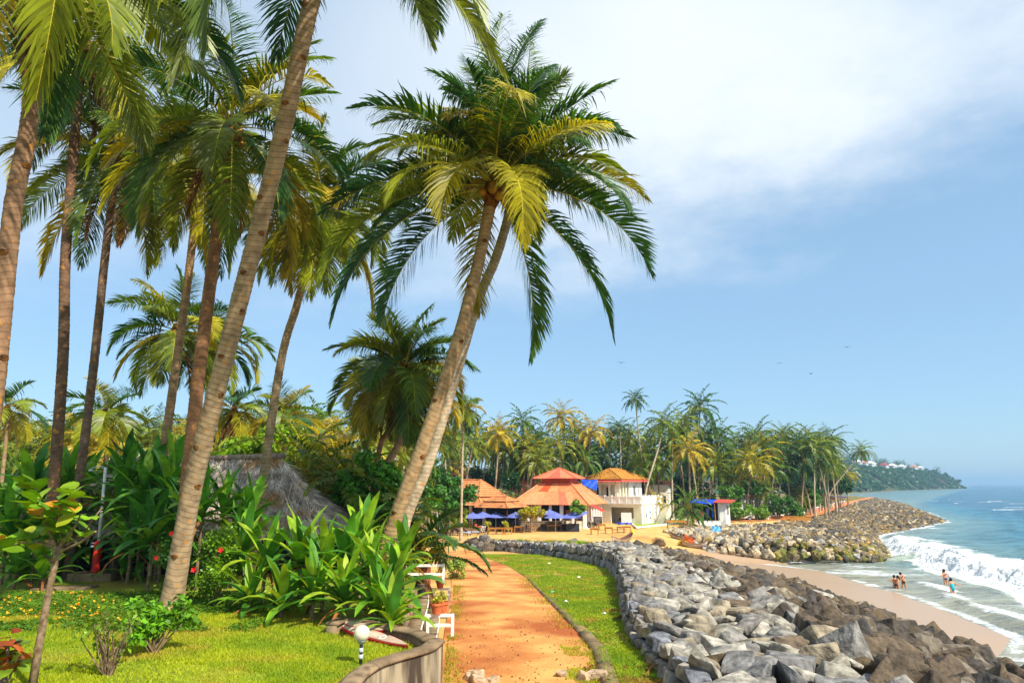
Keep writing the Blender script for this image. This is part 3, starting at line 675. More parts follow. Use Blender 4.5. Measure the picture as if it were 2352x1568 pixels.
def trunk_mesh(P, r0, r1, ringlen=.13, sides=16, flare=1.35, fine=True, seed=0):
    L0 = sum(np.linalg.norm(np.array(P[i+1])-np.array(P[i])) for i in range(len(P)-1))
    nr = max(6, int(L0/(ringlen/3))) if fine else max(6, int(L0/1.2))
    C = catmull(P, nr); d = np.concatenate([[0], np.cumsum(np.linalg.norm(np.diff(C, axis=0), axis=1))]); s = d/d[-1]
    T = np.gradient(C, axis=0); T /= np.linalg.norm(T, axis=1)[:, None]
    A_ = np.cross(T, np.array([0, 1.0, 0.01])); A_ /= np.linalg.norm(A_, axis=1)[:, None]; B_ = np.cross(A_, T)
    r = r0+(r1-r0)*s**.7; r = r*(1+(flare-1)*np.exp(-d/.45))
    rs = np.random.RandomState(seed)
    th = np.linspace(0, 2*np.pi, sides, endpoint=False)
    ph = rs.rand()*6; rr = r[:, None]*np.ones((1, sides))
    along = d[:, None]/ringlen+.35*np.sin(th[None, :]+ph+d[:, None]*.5)
    if fine:
        saw = along % 1.0
        rr = rr*(1+.035*(saw-.5))+.004*rs.randn(nr, sides)
    V = C[:, None, :]+rr[..., None]*(np.cos(th)[None, :, None]*A_[:, None, :]+np.sin(th)[None, :, None]*B_[:, None, :])
    I = np.arange(nr*sides).reshape(nr, sides); J = np.roll(I, -1, 1)
    F = np.stack([I[:-1], J[:-1], J[1:], I[1:]], -1).reshape(-1, 4)
    me = mesh('trunk', V.reshape(-1, 3), F, smooth=True, mats=[MT['trunk']])
    at = me.attributes.new('along', 'FLOAT', 'POINT'); at.data.foreach_set('value', along.astype(np.float32).ravel())
    return me, C, A_, B_, r
def frond(rs, L_, az, e0, e1, nl=62, leaf=.95, droop=.6, width=.027, roll=0., seg=3, curve=0., rad=.030, rsides=4, ragged=.12, bare=.17):
    """one feathered palm leaf: arching midrib with two rows of hanging leaflets -> V, quads, material index"""
    ns = 13
    s = np.linspace(0, 1, ns); e = e0+(e1-e0)*s**1.25; a = az+curve*s**1.5
    t = np.stack([np.cos(e)*np.cos(a), np.cos(e)*np.sin(a), np.sin(e)], -1)
    P = np.concatenate([[np.zeros(3)], np.cumsum((t[1:]+t[:-1])/2*L_/(ns-1), axis=0)])
    lat = np.stack([-np.sin(a), np.cos(a), 0*a], -1); nrm = np.cross(lat, t)*-1
    nrm = np.cross(t, lat); rl = roll*s
    lat2 = lat*np.cos(rl)[:, None]+nrm*np.sin(rl)[:, None]; nrm2 = np.cross(t, lat2)
    VV = []; FF = []; MI = []; n = 0
    rr = rad*(1-s*.85)*np.where(s < .12, 1.0+1.2*(.12-s)/.12, 1)
    th = np.linspace(0, 2*np.pi, rsides, endpoint=False)
    V = P[:, None]+rr[:, None, None]*(np.cos(th)[None, :, None]*lat2[:, None]+.7*np.sin(th)[None, :, None]*nrm2[:, None])
    I = np.arange(ns*rsides).reshape(ns, rsides); J = np.roll(I, -1, 1)
    F = np.stack([I[:-1], J[:-1], J[1:], I[1:]], -1).reshape(-1, 4)
    VV.append(V.reshape(-1, 3)); FF.append(F); MI.append(np.zeros(len(F), int)); n += ns*rsides
    for side in (-1, 1):
        q = np.linspace(bare, .995, nl)+rs.uniform(-.4, .4, nl)/nl*(1-bare); q = np.clip(q, bare, .998)
        keep = rs.rand(nl) > ragged*.5; q = q[keep]; m = len(q)
        pi = lambda Y: np.stack([np.interp(q, s, Y[:, k]) for k in range(3)], -1)
        p0 = pi(P); tt = pi(t); ll = pi(lat2)*side; nn = pi(nrm2)
        u = (q-bare)/(1-bare)
        ln = leaf*(np.minimum(1, .55+u*2.4)*np.minimum(1, .30+1.9*(1-u)))*rs.uniform(.85, 1.1, m)
        phi = np.interp(u, [0, .5, 1], [1.25, 1.0, .42])+rs.normal(0, .07, m)
        psi = np.interp(u, [0, 1], [.55, .25])+rs.normal(0, .10, m)
        d = np.cos(phi)[:, None]*tt+np.sin(phi)[:, None]*(np.cos(psi)[:, None]*ll+np.sin(psi)[:, None]*nn)
        dr = droop*rs.uniform(.65, 1.35, m); dr = np.where(rs.rand(m) < ragged, dr*2.5+1, dr)
        pts = [p0]; cur = p0; g = np.array([0, 0, -1.0])
        for j in range(seg):
            dj = d+dr[:, None]*((j+.35)/seg)**1.1*1.6*g; dj /= np.linalg.norm(dj, axis=1)[:, None]
            cur = cur+dj*(ln/seg)[:, None]; pts.append(cur)
        w = tt-(tt*d).sum(1)[:, None]*d; w /= np.linalg.norm(w, axis=1)[:, None]+1e-9
        w = w*math.cos(.5)+np.cross(d, w)*math.sin(.5)*side
        wp = np.interp(np.linspace(0, 1, seg+1), [0, .35, .75, 1], [.55, 1, .7, .06])*width
        ws = (.6+.4*np.minimum(1, ln/leaf*1.2))
        arr = np.stack([np.stack([pts[j]-w*(wp[j]*ws)[:, None]/1, pts[j]+w*(wp[j]*ws)[:, None]/1], 1) for j in range(seg+1)], 1)  # m,seg+1,2,3
        I = n+np.arange(m*(seg+1)*2).reshape(m, seg+1, 2)
        F = np.stack([I[:, :-1, 0], I[:, :-1, 1], I[:, 1:, 1], I[:, 1:, 0]], -1).reshape(-1, 4)
        VV.append(arr.reshape(-1, 3)); FF.append(F); MI.append(np.ones(len(F), int)); n += m*(seg+1)*2
    return np.concatenate(VV), np.concatenate(FF), np.concatenate(MI)
GREEN = [S(74, 108, 32), S(58, 96, 38), S(96, 120, 30), S(50, 88, 44), S(110, 126, 30)]
YELL = [S(160, 152, 28), S(132, 140, 28), S(170, 150, 32), S(118, 132, 28)]
BROWN = [S(150, 104, 50), S(124, 84, 46)]
def add_frond(root, rs, c, L_, az, e0, e1, col, dead=False, **k):
    V, F, MI = frond(rs, L_, az, e0, e1, **k)
    o = obj('frond', mesh('frond', V, F, MI, mats=[MT['rachis'] if not dead else MT['deadfrond'], MT['frond'] if not dead else MT['deadfrond']]), root, c, None, None, col[:3])
    return o
COCO = MB().lathe([(.001, -.12), (.06, -.105), (.10, -.05), (.11, .01), (.09, .075), (.045, .115), (.001, .125)], n=9)
coco_me = None
def palm(label, pts, D, r0, r1, crown_L=4.2, nf=26, tips=(), seed=1, yellow=.5, group=None, fine=True, sides=16, leaf=1.0, nl=88, tcol=S(150, 124, 92),
         width=.027, dead=1, nuts=7, notches=0, base_z=None, fill=True, emin=-1.0, flare=1.35, extra_young=0):
    """pts: trunk line in picture pixels; D: depth of each point (from the ground it stands on and the trunk's lean)"""
    global coco_me
    rs = np.random.RandomState(seed); rr = random.Random(seed)
    if not hasattr(D, '__len__'): D = [D]*len(pts)
    W_ = [A(u, v, d) for (u, v), d in zip(pts, D)]
    if base_z is not None: W_[0].z = base_z
    root = thing('palm_tree', label, 'palm tree', W_[0], 0, group)
    P = [p-W_[0] for p in W_]; P[0] = P[0]-Vector((0, 0, .15))
    me, C, Aa, Bb, rad = trunk_mesh(P, r0, r1, fine=fine, sides=sides, seed=seed, flare=flare)
    tr = obj('trunk', me, root, None, None, None, tcol[:3])
    c = Vector(C[-1]); td = Vector(C[-1]-C[-4]).normalized()
    # fibre sheath below the leaf bases
    mb = MB(); prof = [(r1*.9, -.5), (r1*1.35, -.25), (r1*1.9, 0), (r1*1.7, .3), (r1*.8, .6)]
    mb.tube([c+td*z for _, z in prof], [r for r, _ in prof], 9)
    mb.build('fibre_sheath', MT['fibre'], root, True)
    i = 0
    top = c+td*.25
    for (u, v, dd, k, colr) in tips:              # leaves whose tips show in the photograph
        tgt = A(u, v, D[-1]+dd)-W_[0]-top; h = math.hypot(tgt.x, tgt.y); ec = math.atan2(tgt.z, h); az = math.atan2(tgt.y, tgt.x)
        L_ = tgt.length*abs(k)/math.sin(abs(k)) if abs(k) > .02 else tgt.length
        col = rr.choice(YELL if colr == 'y' else BROWN if colr == 'b' else GREEN)
        add_frond(root, rs, top, L_, az, ec+k*1.1, ec-k*1.0, col, colr == 'b', nl=int(nl*max(.75, L_/4.2)), leaf=leaf*min(1.1, .5+.5*L_/4), width=width, droop=1.3 if colr == 'b' else rs.uniform(.35, .9), roll=rs.uniform(-.5, .5), ragged=.3 if colr == 'b' else .13)
    if fill:
        for i in range(nf):
            age = (i+.5)/nf; az = i*2.39996+seed+rs.uniform(-.25, .25)
            e0 = 1.42-(1.42-emin)*age**.95+rs.uniform(-.12, .12); e1 = e0-(.75+.75*math.sin(math.pi*min(1, age*1.1)))*rs.uniform(.8, 1.2)
            e1 = max(e1, -1.5)
            yl = rs.rand() < yellow*(.3+1.4*age)
            add_frond(root, rs, top, crown_L*rs.uniform(.85, 1.08)*(.78+.22*min(1, age*3)), az, e0, e1, rr.choice(YELL if yl else GREEN), nl=nl, leaf=leaf, width=width,
                      droop=.25+.9*age*rs.uniform(.6, 1.3), roll=rs.uniform(-.6, .6), curve=rs.uniform(-.25, .25))
    for i in range(dead):
        az = rs.uniform(0, 6.28)
        add_frond(root, rs, top-td*.3, crown_L*rs.uniform(.6, .8), az, -1.0, -1.5, BROWN[0], True, nl=int(nl*.6), leaf=leaf*.7, width=width, droop=1.8, ragged=.4)
    if nuts:
        if coco_me is None:
            o = COCO.build('coconut', MT['coconut'], root, True); coco_me = o.data; bpy.data.objects.remove(o)
        for i in range(nuts):
            a = rs.uniform(0, 6.28); q = rs.uniform(.22, .36)
            obj('coconut', coco_me, root, top+Vector((math.cos(a)*q, math.sin(a)*q, -.15-rs.uniform(.0, .45))), (rs.uniform(-.6, .6), rs.uniform(-.6, .6), a), (1.15,)*3)
        mb = MB()                                   # flower stalks
        for i in range(4):
            a = rs.uniform(0, 6.28); v1 = Vector((math.cos(a), math.sin(a), .5)); v2 = Vector((math.cos(a)*1.3, math.sin(a)*1.3, -.35))
            mb.tube([top, top+v1*.45, top+v2*.75], [.035, .022, .01], 5)
        mb.build('flower_stalk', MT['coconut'], root)
    if notches:
        nm = MB()                                   # climbing notches: a cut lip with a dark hollow under it
        nm.add([(-.09, 0, 0), (-.05, -.035, .025), (0, -.05, .035), (.05, -.035, .025), (.09, 0, 0), (-.05, -.012, -.055), (0, -.016, -.07), (.05, -.012, -.055)],
               [(0, 1, 5), (1, 2, 6, 5), (2, 3, 7, 6), (3, 4, 7), (0, 5, 6, 7, 4)])
        nb = nm.build('notch', MT['fibre'], root); nbm = nb.data; bpy.data.objects.remove(nb)
        for i in range(notches):
            j = int(len(C)*(.06+.86*i/notches+rs.uniform(0, .03))); p = C[j]+W_[0]
            view = np.array([-p[0], -p[1], 0]); view /= np.linalg.norm(view); side = np.array([view[1], -view[0], 0])
            a = (-.55 if i % 2 else .55)+rs.uniform(-.2, .2); out = view*math.cos(a)+side*math.sin(a)
            q = C[j]+out*rad[j]*.97
            obj('notch', nbm, root, q, (0, 0, math.atan2(out[1], out[0])+math.pi/2))
    return root
rnd = random.Random(4)
G1 = 'coconut palms of the garden grove'
# great leaning trunk in front of the hut
palm('thick leaning grey palm trunk rising from the lawn beside the leafy hedge', [(392, 1382), (440, 1130), (497, 900), (548, 700), (600, 500), (655, 280), (712, 20), (790, -260)],
     [16.6, 16.2, 15.6, 15.0, 14.4, 13.6, 12.8, 12.2], .235, .165, 4.8, 8, seed=3, base_z=ZG, nl=110, sides=22, notches=13, flare=1.45, dead=0, tcol=S(166, 140, 108),
     tips=[(1146, 172, .6, .14, 'y'), (985, 110, 1.8, .2, 'g'), (1090, 60, -1.5, .2, 'g'), (338, 150, -1.5, .55, 'y'), (530, 175, -2, .5, 'g'), (270, 110, .5, .5, 'g'), (640, 150, 2.5, .5, 'g'), (420, 230, 1.5, .6, 'g'), (1000, -180, -2, .5, 'g')], emin=.1)
palm('palm with broad sunlit drooping leaf hanging across its trunk at the edge of the garden', [(-45, 1170), (-22, 950), (2, 740), (30, 480), (66, 290), (84, 80), (80, -60)], [10.8, 10.8, 10.8, 10.9, 11, 11, 11], .165, .13, 4.4, 16, seed=8, base_z=ZG, nl=105, sides=20, notches=5,
     tips=[(40, 405, -2.2, 1.05, 'y'), (-60, 260, -1.5, .7, 'y'), (230, 150, -1, .6, 'y'), (300, 40, 0, .5, 'y'), (90, 330, 2, .8, 'g')], tcol=S(140, 108, 80), emin=-.3)
palm('straight dark palm trunk behind the shower with a skirt of dead leaves', [(141, 1090), (143, 850), (150, 600), (165, 400), (188, 110)], 20.5, .165, .14, 4.8, 27, seed=12, base_z=4.9, tcol=S(110, 84, 66), dead=4, yellow=.45, nuts=9)
palm('slender palm leaning towards the shower pole between two straighter trunks', [(186, 1080), (214, 850), (238, 620), (252, 500), (270, 375)], 22.5, .15, .125, 4.6, 25, seed=15, base_z=4.9, tcol=S(116, 94, 78), dead=2)
palm('pale palm trunk just left of the thicker coconut laden one behind the thatched hut', [(360, 1085), (403, 850), (432, 640), (448, 500), (462, 390)], 24, .17, .13, 4.6, 25, seed=19, base_z=4.8, tcol=S(166, 132, 98), dead=2)
palm('palm carrying a cluster of brown coconuts behind the great leaning trunk', [(432, 1085), (452, 900), (478, 690), (506, 480), (530, 310)], 18.5, .19, .16, 4.5, 25, seed=23, base_z=4.95, tcol=S(140, 100, 70), dead=3, nuts=12,
     tips=[(770, 150, 2, .4, 'g'), (775, 225, 1, .3, 'g'), (360, 560, -1, .7, 'g'), (250, 400, -1, .5, 'y'), (700, 620, 1, .7, 'y'), (330, 330, -2, .4, 'y')])
palm('palm with yellowing leaves leaning right between the great trunk and the central palm', [(596, 1000), (640, 860), (682, 700), (712, 590), (742, 490)], 23, .16, .125, 3.9, 25, seed=29, base_z=4.6, yellow=.6, nuts=10, tcol=S(164, 138, 104),
     tips=[(760, 270, 0, .3, 'g'), (842, 345, 1, .5, 'g'), (622, 600, -1, .7, 'y'), (690, 690, -1, .7, 'y'), (640, 640, -1.5, .6, 'y'), (835, 620, 0, .7, 'g')])
# the central pair
palm('tall palm with the fullest crown leaning over the path beside its paler twin trunk', [(858, 1400), (880, 1280), (912, 1180), (975, 1010), (1040, 820), (1085, 660), (1112, 540), (1132, 445)], [19.5, 19.3, 19.1, 18.8, 18.5, 18.2, 18.1, 18],
     .21, .16, 4.4, 20, seed=31, base_z=4.95, nl=100, sides=20, notches=8, nuts=14, dead=0, tcol=S(176, 146, 106), emin=.25,
     tips=[(1166, 45, .5, .25, 'g'), (1258, 62, 1, .3, 'g'), (1120, 110, -1, .3, 'g'), (966, 174, 0, .5, 'g'), (1004, 225, 1, .5, 'g'), (1300, 190, 0, .4, 'g'), (1414, 198, -.5, .25, 'g'), (1372, 310, 1, .45, 'g'),
           (1434, 418, 0, .6, 'g'), (1434, 520, -1, .75, 'g'), (1476, 665, .5, .65, 'g'), (1384, 790, .5, .45, 'g'), (1197, 828, .8, .5, 'g'), (1115, 720, .5, .6, 'y'), (792, 770, -.5, .55, 'g'), (900, 765, .8, .5, 'g'),
           (760, 685, -1, .6, 'y'), (842, 315, 0, .75, 'g'), (742, 520, .8, .5, 'g'), (905, 500, -2.2, .75, 'y'), (1025, 548, -2.6, .8, 'y'), (1190, 615, -2.4, .9, 'y'), (866, 545, 0, .5, 'g'), (1300, 420, -1.5, .6, 'g'), (1050, 300, -1.5, .6, 'g'), (1230, 330, -1.5, .7, 'g')])
palm('paler trunk close behind the central leaning palm and half hidden by it', [(905, 1380), (930, 1200), (985, 1060), (1050, 850), (1098, 690), (1140, 590), (1172, 480), (1188, 400)], [21, 20.8, 20.6, 20.4, 20.2, 20, 20, 20], .18, .14, 4.2, 17, seed=37, base_z=4.95, nuts=8, dead=0, tcol=S(190, 172, 142), emin=.0)
palm('short bushy palm leaning over the hut roof left of the central palm', [(826, 1215), (872, 1110), (915, 1020), (940, 950), (930, 862)], [27, 27, 27, 27, 27], .16, .13, 3.4, 30, seed=41, base_z=4.2, nuts=8, dead=2, yellow=.35, tcol=S(160, 130, 98),
     tips=[(745, 815, 0, .5, 'g'), (768, 965, 0, .7, 'g'), (1000, 702, 0, .3, 'g'), (880, 705, 0, .3, 'g'), (1096, 862, 0, .5, 'g'), (1048, 960, 0, .7, 'g'), (860, 1010, -1, .8, 'y')])
palm('thin palm trunk beside the short bushy palm with a small crown', [(836, 1100), (870, 1040), (890, 990), (905, 900)], 29, .13, .11, 2.6, 16, seed=43, base_z=4.0, nuts=0, dead=1, tcol=S(150, 122, 92))
palm('windswept palm with leaves blown left behind the garden trunks', [(380, 1080), (392, 930), (402, 820), (404, 770)], 33, .16, .13, 3.6, 22, seed=47, base_z=4.2, sides=10, yellow=.4, nl=60, width=.034,
     tips=[(245, 710, 0, .5, 'g'), (300, 650, 0, .4, 'y'), (275, 830, 0, .5, 'g'), (330, 905, 0, .7, 'g'), (400, 615, 0, .3, 'g')])
palm('palm half hidden behind the great trunk with two leaves arching out to its right', [(462, 1080), (478, 930), (485, 830), (490, 790)], 36, .16, .13, 3.4, 20, seed=53, base_z=4.2, sides=10, nl=60, width=.034,
     tips=[(596, 830, 0, .7, 'g'), (580, 860, 0, .8, 'y'), (500, 700, 0, .3, 'g')])
palm('dark compact palm behind the shower pole under the slender trunk', [(250, 1100), (246, 1020), (243, 960)], 43, .16, .14, 3.3, 20, seed=59, base_z=3.9, sides=10, nl=50, width=.038, tcol=S(104, 84, 66))
palm('bushy green palm rising behind the leafy thicket and leaning trunk', [(655, 1060), (655, 1000), (654, 965)], 46, .16, .14, 3.4, 22, seed=61, base_z=3.7, sides=10, nl=50, width=.038)
palm('small reddish withered palm right of the great trunk', [(536, 1080), (537, 1000), (538, 950)], 44, .14, .12, 2.4, 14, seed=67, base_z=3.7, sides=10, nl=46, width=.038, yellow=.8, dead=4)
palm('thin tall palm standing behind the central trunk by the restaurant trees', [(1060, 1150), (1062, 1050), (1066, 945)], 74, .15, .11, 3.0, 18, seed=71, base_z=2.1, sides=8, nl=40, width=.05, fine=False, tcol=S(180, 164, 140))
palm('palm crown at the far side of the lawn beyond the edge trunk', [(10, 1100), (14, 1010), (16, 945)], 52, .16, .13, 3.2, 18, seed=73, base_z=3.6, sides=8, nl=46, width=.04, fine=False)
# young palm growing from the ground beside the path
palm('young trunkless palm with long leaves fountaining beside the garden steps', [(962, 1335), (962, 1315), (962, 1300)], [23, 23, 23], .2, .16, 2.5, 17, seed=79, base_z=4.95, nl=60, leaf=.6, nuts=0, dead=2, yellow=.35, emin=-.1, tcol=S(120, 80, 50))
# ---- distant palms: trunk and one crown each, crowns shared
def crown_arrays(seed, nf=20, L_=4.3, nl=20, width=.085, yellow=False, wind=0.0):
    rs = np.random.RandomState(seed); VV = []; FF = []; MI = []; n = 0
    for i in range(nf):
        age = (i+.5)/nf; az = i*2.39996+seed+rs.uniform(-.3, .3)
        e0 = 1.4-2.0*age+rs.uniform(-.15, .15); e1 = max(-1.5, e0-(.8+.7*math.sin(math.pi*min(1, age*1.1)))*rs.uniform(.8, 1.25))
        V, F, mi = frond(rs, L_*rs.uniform(.8, 1.1), az, e0, e1, nl=nl, leaf=.8, droop=.3+.9*age, width=width, seg=2, rad=.04, rsides=3, curve=rs.uniform(-.3, .3)+wind*math.sin(az))
        VV.append(V); FF.append(F+n); MI.append(mi); n += len(V)
    me = mesh('crown', np.concatenate(VV), np.concatenate(FF), np.concatenate(MI), mats=[MT['rachis'], MT['frond']]); return me
CROWNS = [crown_arrays(200+i, nf=24+(i % 4)*3, wind=(-.3 if i % 2 else 0)) for i in range(7)]
CROWN_FAR = [crown_arrays(300+i, nf=13, nl=7, width=.24) for i in range(4)]
TRUNKS = {}
def far_palm(label, u, v, D, gz_, s=1.0, lean=0., yl=False, group=None, far=False, col=None, thin=1.0, seed=None):
    if u > 1590 and 90 < D < 150: D += 13; s *= 1.12; lean *= 1.1
    c = A(u, v, D); base = Vector((c.x-lean, c.y, gz_)); h = c.z-gz_
    root = thing('palm_tree', label, 'palm tree', base, 0, group)
    rr = random.Random(int(u*7+v*3)); bend = rr.uniform(-.3, .3)
    me, C, *_ = trunk_mesh([(0, 0, -.3), (lean*.25+bend*.4, 0, h*.35), (lean*.7+bend*.3, 0, h*.72), (lean, 0, h)], .17*thin, .12*thin, fine=False, sides=7, flare=1.3)
    obj('trunk', me, root, None, None, None, rr.choice([S(190, 176, 150), S(166, 148, 122), S(148, 128, 104)])[:3])
    obj('crown', rr.choice(CROWN_FAR if far else CROWNS), root, (lean, 0, h), (0, rr.uniform(-.1, .1), rr.uniform(0, 6.28)), (s,)*3, (col or rr.choice(YELL if yl else GREEN))[:3])
    return root
FG = 'palms of the grove behind the beach restaurants'
FL = 'tall slim palm of the dense grove behind the beach restaurants'
special = [
 ('very tall thin palm towering alone above the white house', 1459, 918, 112, .62, -1.3, False, .8), ('thin palm with small open crown left of the tallest thin palm', 1424, 985, 118, .72, -.2, False, .8),
 ('palm with a yellow crown on two pale trunks behind the tiled restaurant roof', 1146, 998, 108, .95, .9, True, 1), ('tallest full crowned palm of the group behind the beach kiosk', 1608, 938, 112, 1.05, 1.2, False, 1),
 ('palm with golden drooping leaves behind the beach kiosk', 1583, 1035, 108, 1.1, .2, True, 1), ('palm leaning right in front of the golden leaved palm with hanging dead leaves', 1526, 972, 106, .95, 4.2, False, 1),
 ('palm leaning far out over the sea wall at the edge of the grove', 1978, 1036, 152, .85, 9.5, False, 1), ('palm with yellow green crown standing before the red trimmed house', 1727, 1066, 104, 1.05, 1.6, True, 1),
]
for lb, u, v, D, s, ln, yl, th in special: far_palm(lb, u, v, D, 2.3, s, ln, yl, thin=th)
grove = [(1020, 1020, 100), (1045, 1010, 112), (1085, 1025, 104), (1095, 1000, 125), (1120, 1020, 118), (1175, 1040, 114), (1200, 968, 125), (1215, 1030, 112), (1240, 1010, 124), (1262, 1030, 116), (1290, 960, 122), (1285, 1020, 108), (1318, 985, 128), (1325, 1040, 116),
         (1358, 992, 112), (1370, 1040, 120), (1395, 1045, 128), (1440, 1050, 122), (1480, 1045, 118), (1500, 1000, 124), (1545, 1010, 116), (1575, 975, 118), (1560, 990, 128), (1632, 995, 120), (1650, 1010, 113), (1668, 1060, 117), (1690, 1020, 128),
         (1620, 1050, 124), (1640, 1070, 108), (1740, 1000, 122), (1748, 1030, 112), (1770, 1040, 126), (1800, 1005, 128), (1805, 1050, 115), (1835, 1020, 120), (1850, 1010, 132), (1872, 1020, 124), (1890, 1035, 128), (1880, 1060, 118), (1900, 1070, 134), (1850, 1060, 112), (1775, 1080, 110), (1700, 1080, 112),
         (1345, 1060, 104), (1230, 1060, 104), (1170, 1075, 120), (1465, 1075, 112), (1510, 1070, 116), (1920, 1085, 160), (1945, 1090, 170), (1910, 1060, 150)]
for k in range(58): grove.append((rnd.uniform(1000, 1905), rnd.uniform(1000, 1075), rnd.uniform(112, 150)))
for i, (u, v, D) in enumerate(grove):
    yl_ = rnd.random() < .18; zone = ['tiled restaurant', 'orange roofed pavilion', 'white house', 'beach kiosk', 'parked car and shade trees', 'bend of the red road'][min(5, int(np.searchsorted([1180, 1345, 1545, 1680, 1820], u)))]
    far_palm(('yellow green' if yl_ else 'deep green')+' crowned palm of the dense grove behind the '+zone, u, v, D, 2.3, rnd.uniform(.85, 1.08), rnd.uniform(-1.5, 2.2), yl_, 'grove palms behind the '+zone)
LG = 'palms of the sunlit plantation behind the garden'; LLb = 'yellow green palm crown of the plantation seen between the garden trunks'
for i in range(62):
    u = rnd.uniform(-20, 1010); D = rnd.uniform(58, 105); v = rnd.uniform(975, 1045)+(18 if u < 350 else 0)
    yl_ = rnd.random() < (.4 if u < 350 else .22); zone = ['beyond the shower', 'beyond the great leaning trunk', 'beyond the thatched hut', 'beyond the central leaning palm'][int(np.searchsorted([300, 540, 800], u))]
    far_palm(('yellowish' if yl_ else 'green')+' plantation palm '+zone, u, v, D, 3.0, rnd.uniform(.85, 1.15), rnd.uniform(-1, 1.5), yl_, 'plantation palms '+zone)
# low young palms near the kiosk and by the road
for lb, u, v, D, s, yl in [('stout young palm with arching leaves in front of the white house stairs', 1582, 1166, 99, 1.0, False), ('young palm between the white house and the grove', 1505, 1150, 104, .6, True),
                    ('young bright green palm standing at the bend of the red road', 1838, 1140, 118, .62, True), ('young palm among the shrubs by the road wall', 1755, 1130, 108, .7, False), ('low palm beside the road shacks', 1885, 1150, 135, .55, False), ('young palm left of the red trimmed house', 1690, 1110, 105, .75, False)]:
    far_palm(lb, u, v, D, 2.05, s, .3, yl)
for i, (u, v, D, s) in enumerate([(700, 1070, 30, .75), (735, 1110, 28, .6), (770, 1050, 33, .7), (800, 1120, 26, .55), (720, 1150, 27, .5), (925, 1190, 24, .5)]):
    far_palm('young palm with upright leaves in the thicket behind the thatched hut', u, v, D, 4.0, s, .1, i % 2 == 0, 'young palms behind the thatched hut')
# ------------------------------------------------------------------ leafy plants
def strap_mesh(seed, e0, bend, Lf=1.0, w=.062, n=7):
    rs = np.random.RandomState(seed); s = np.linspace(0, 1, n); e = e0-bend*s**1.6
    t = np.stack([np.cos(e), 0*s, np.sin(e)], -1); P = np.concatenate([[np.zeros(3)], np.cumsum((t[1:]+t[:-1])/2*Lf/(n-1), axis=0)])
    wd = np.interp(s, [0, .12, .45, .8, 1], [.65, .8, 1, .75, .04])*w; nr = np.stack([-np.sin(e), 0*s, np.cos(e)], -1)
    tw = rs.uniform(-.3, .3)*s
    V = []
    for k in range(n):
        lat = np.array([0, math.cos(tw[k]), math.sin(tw[k])])
        V += [P[k]-lat*wd[k]+nr[k]*wd[k]*.38, P[k], P[k]+lat*wd[k]+nr[k]*wd[k]*.38]
    I = np.arange(n*3).reshape(n, 3)
    F = np.concatenate([np.stack([I[:-1, j], I[:-1, j+1], I[1:, j+1], I[1:, j]], -1) for j in (0, 1)])
    return mesh('leaf', np.array(V), F, smooth=True, mats=[MT['strap']])
STRAPS = [[strap_mesh(i*10+k, e0, b+.12*k) for k in range(3)] for i, (e0, b) in enumerate([(1.42, .35), (1.15, .6), (.9, .95), (.6, 1.15), (.3, 1.0)])]
SG = [S(104, 152, 32), S(84, 138, 36), S(128, 164, 34), S(70, 122, 36), S(150, 174, 42)]
SGD = [S(76, 132, 36), S(94, 146, 38), S(60, 114, 40), S(120, 162, 40)]
def strap_plant(label, u, v, D, Lf, n=20, cols=SG, group=None, gzv=ZG, seed=0, brown=2, wid=1.0):
    rr = random.Random(seed); c = A(u, v, D); base = Vector((c.x, c.y, gzv)); h = max(.06, c.z-gzv)
    root = thing('strap_leaf_plant', label, 'plant', base, 0, group)
    if h > .1:
        mb = MB(); mb.tube([(0, 0, -.05), (rr.uniform(-.06, .06), 0, h*.5), (0, 0, h)], [.05, .045, .04], 7); mb.build('stem', MT['twig'], root)
    for i in range(n):
        age = (i+.5)/n; k = min(4, int(age*5)); az = i*2.4+seed+rr.uniform(-.3, .3); sc = Lf*rr.uniform(.8, 1.15)
        obj('leaf', rr.choice(STRAPS[k]), root, (0, 0, h-.12*age), (rr.uniform(-.12, .12), rr.uniform(-.12, .12), az), (sc, sc*rr.uniform(.8, 1.1)*wid, sc), rr.choice(cols)[:3])
    for i in range(brown):
        az = rr.uniform(0, 6.28); sc = Lf*rr.uniform(.6, .85)
        obj('withered_leaf', rr.choice(STRAPS[4]), root, (0, 0, h-.15), (0, .5, az), (sc, sc*.7, sc), rr.choice([S(176, 112, 56), S(150, 92, 46)])[:3])
    return root
pg = 'strap leaved lilies bordering the lawn'
front = [(612, 1300, 17.4, 1.35), (690, 1290, 17.2, 1.35), (650, 1385, 16.0, 1.15), (722, 1372, 15.8, 1.2), (800, 1300, 17, 1.3), (790, 1375, 15.4, 1.25), (858, 1320, 16.3, 1.3), (868, 1395, 14.9, 1.2), (900, 1425, 14.3, 1.0),
         (905, 1350, 15.6, 1.2), (745, 1310, 16.8, 1.3), (575, 1375, 16.6, 1.0), (830, 1250, 18.4, 1.3), (930, 1280, 18, 1.1), (560, 1270, 18.2, 1.25)]
special_f = {3: 'strap leaved lily spreading lowest over the lawn edge right of the hedge', 7: 'strap leaved lily with browned leaves drooping over the curved wall', 8: 'small strap leaved lily at the corner of curved wall and bench'}
for i, (u, v, D, Lf) in enumerate(front):
    strap_plant(special_f.get(i, 'bright green strap leaved lily '+('beside the round hedge' if u < 670 else 'in front of the thatched hut slope' if u < 790 else 'at the foot of the central leaning palm')), u, v, D, Lf, 22, SG, None if i in special_f else pg+(' by the hedge' if u < 670 else ' before the hut' if u < 790 else ' by the central palm'), seed=i+1, brown=5 if u > 780 else 2, wid=1.5)
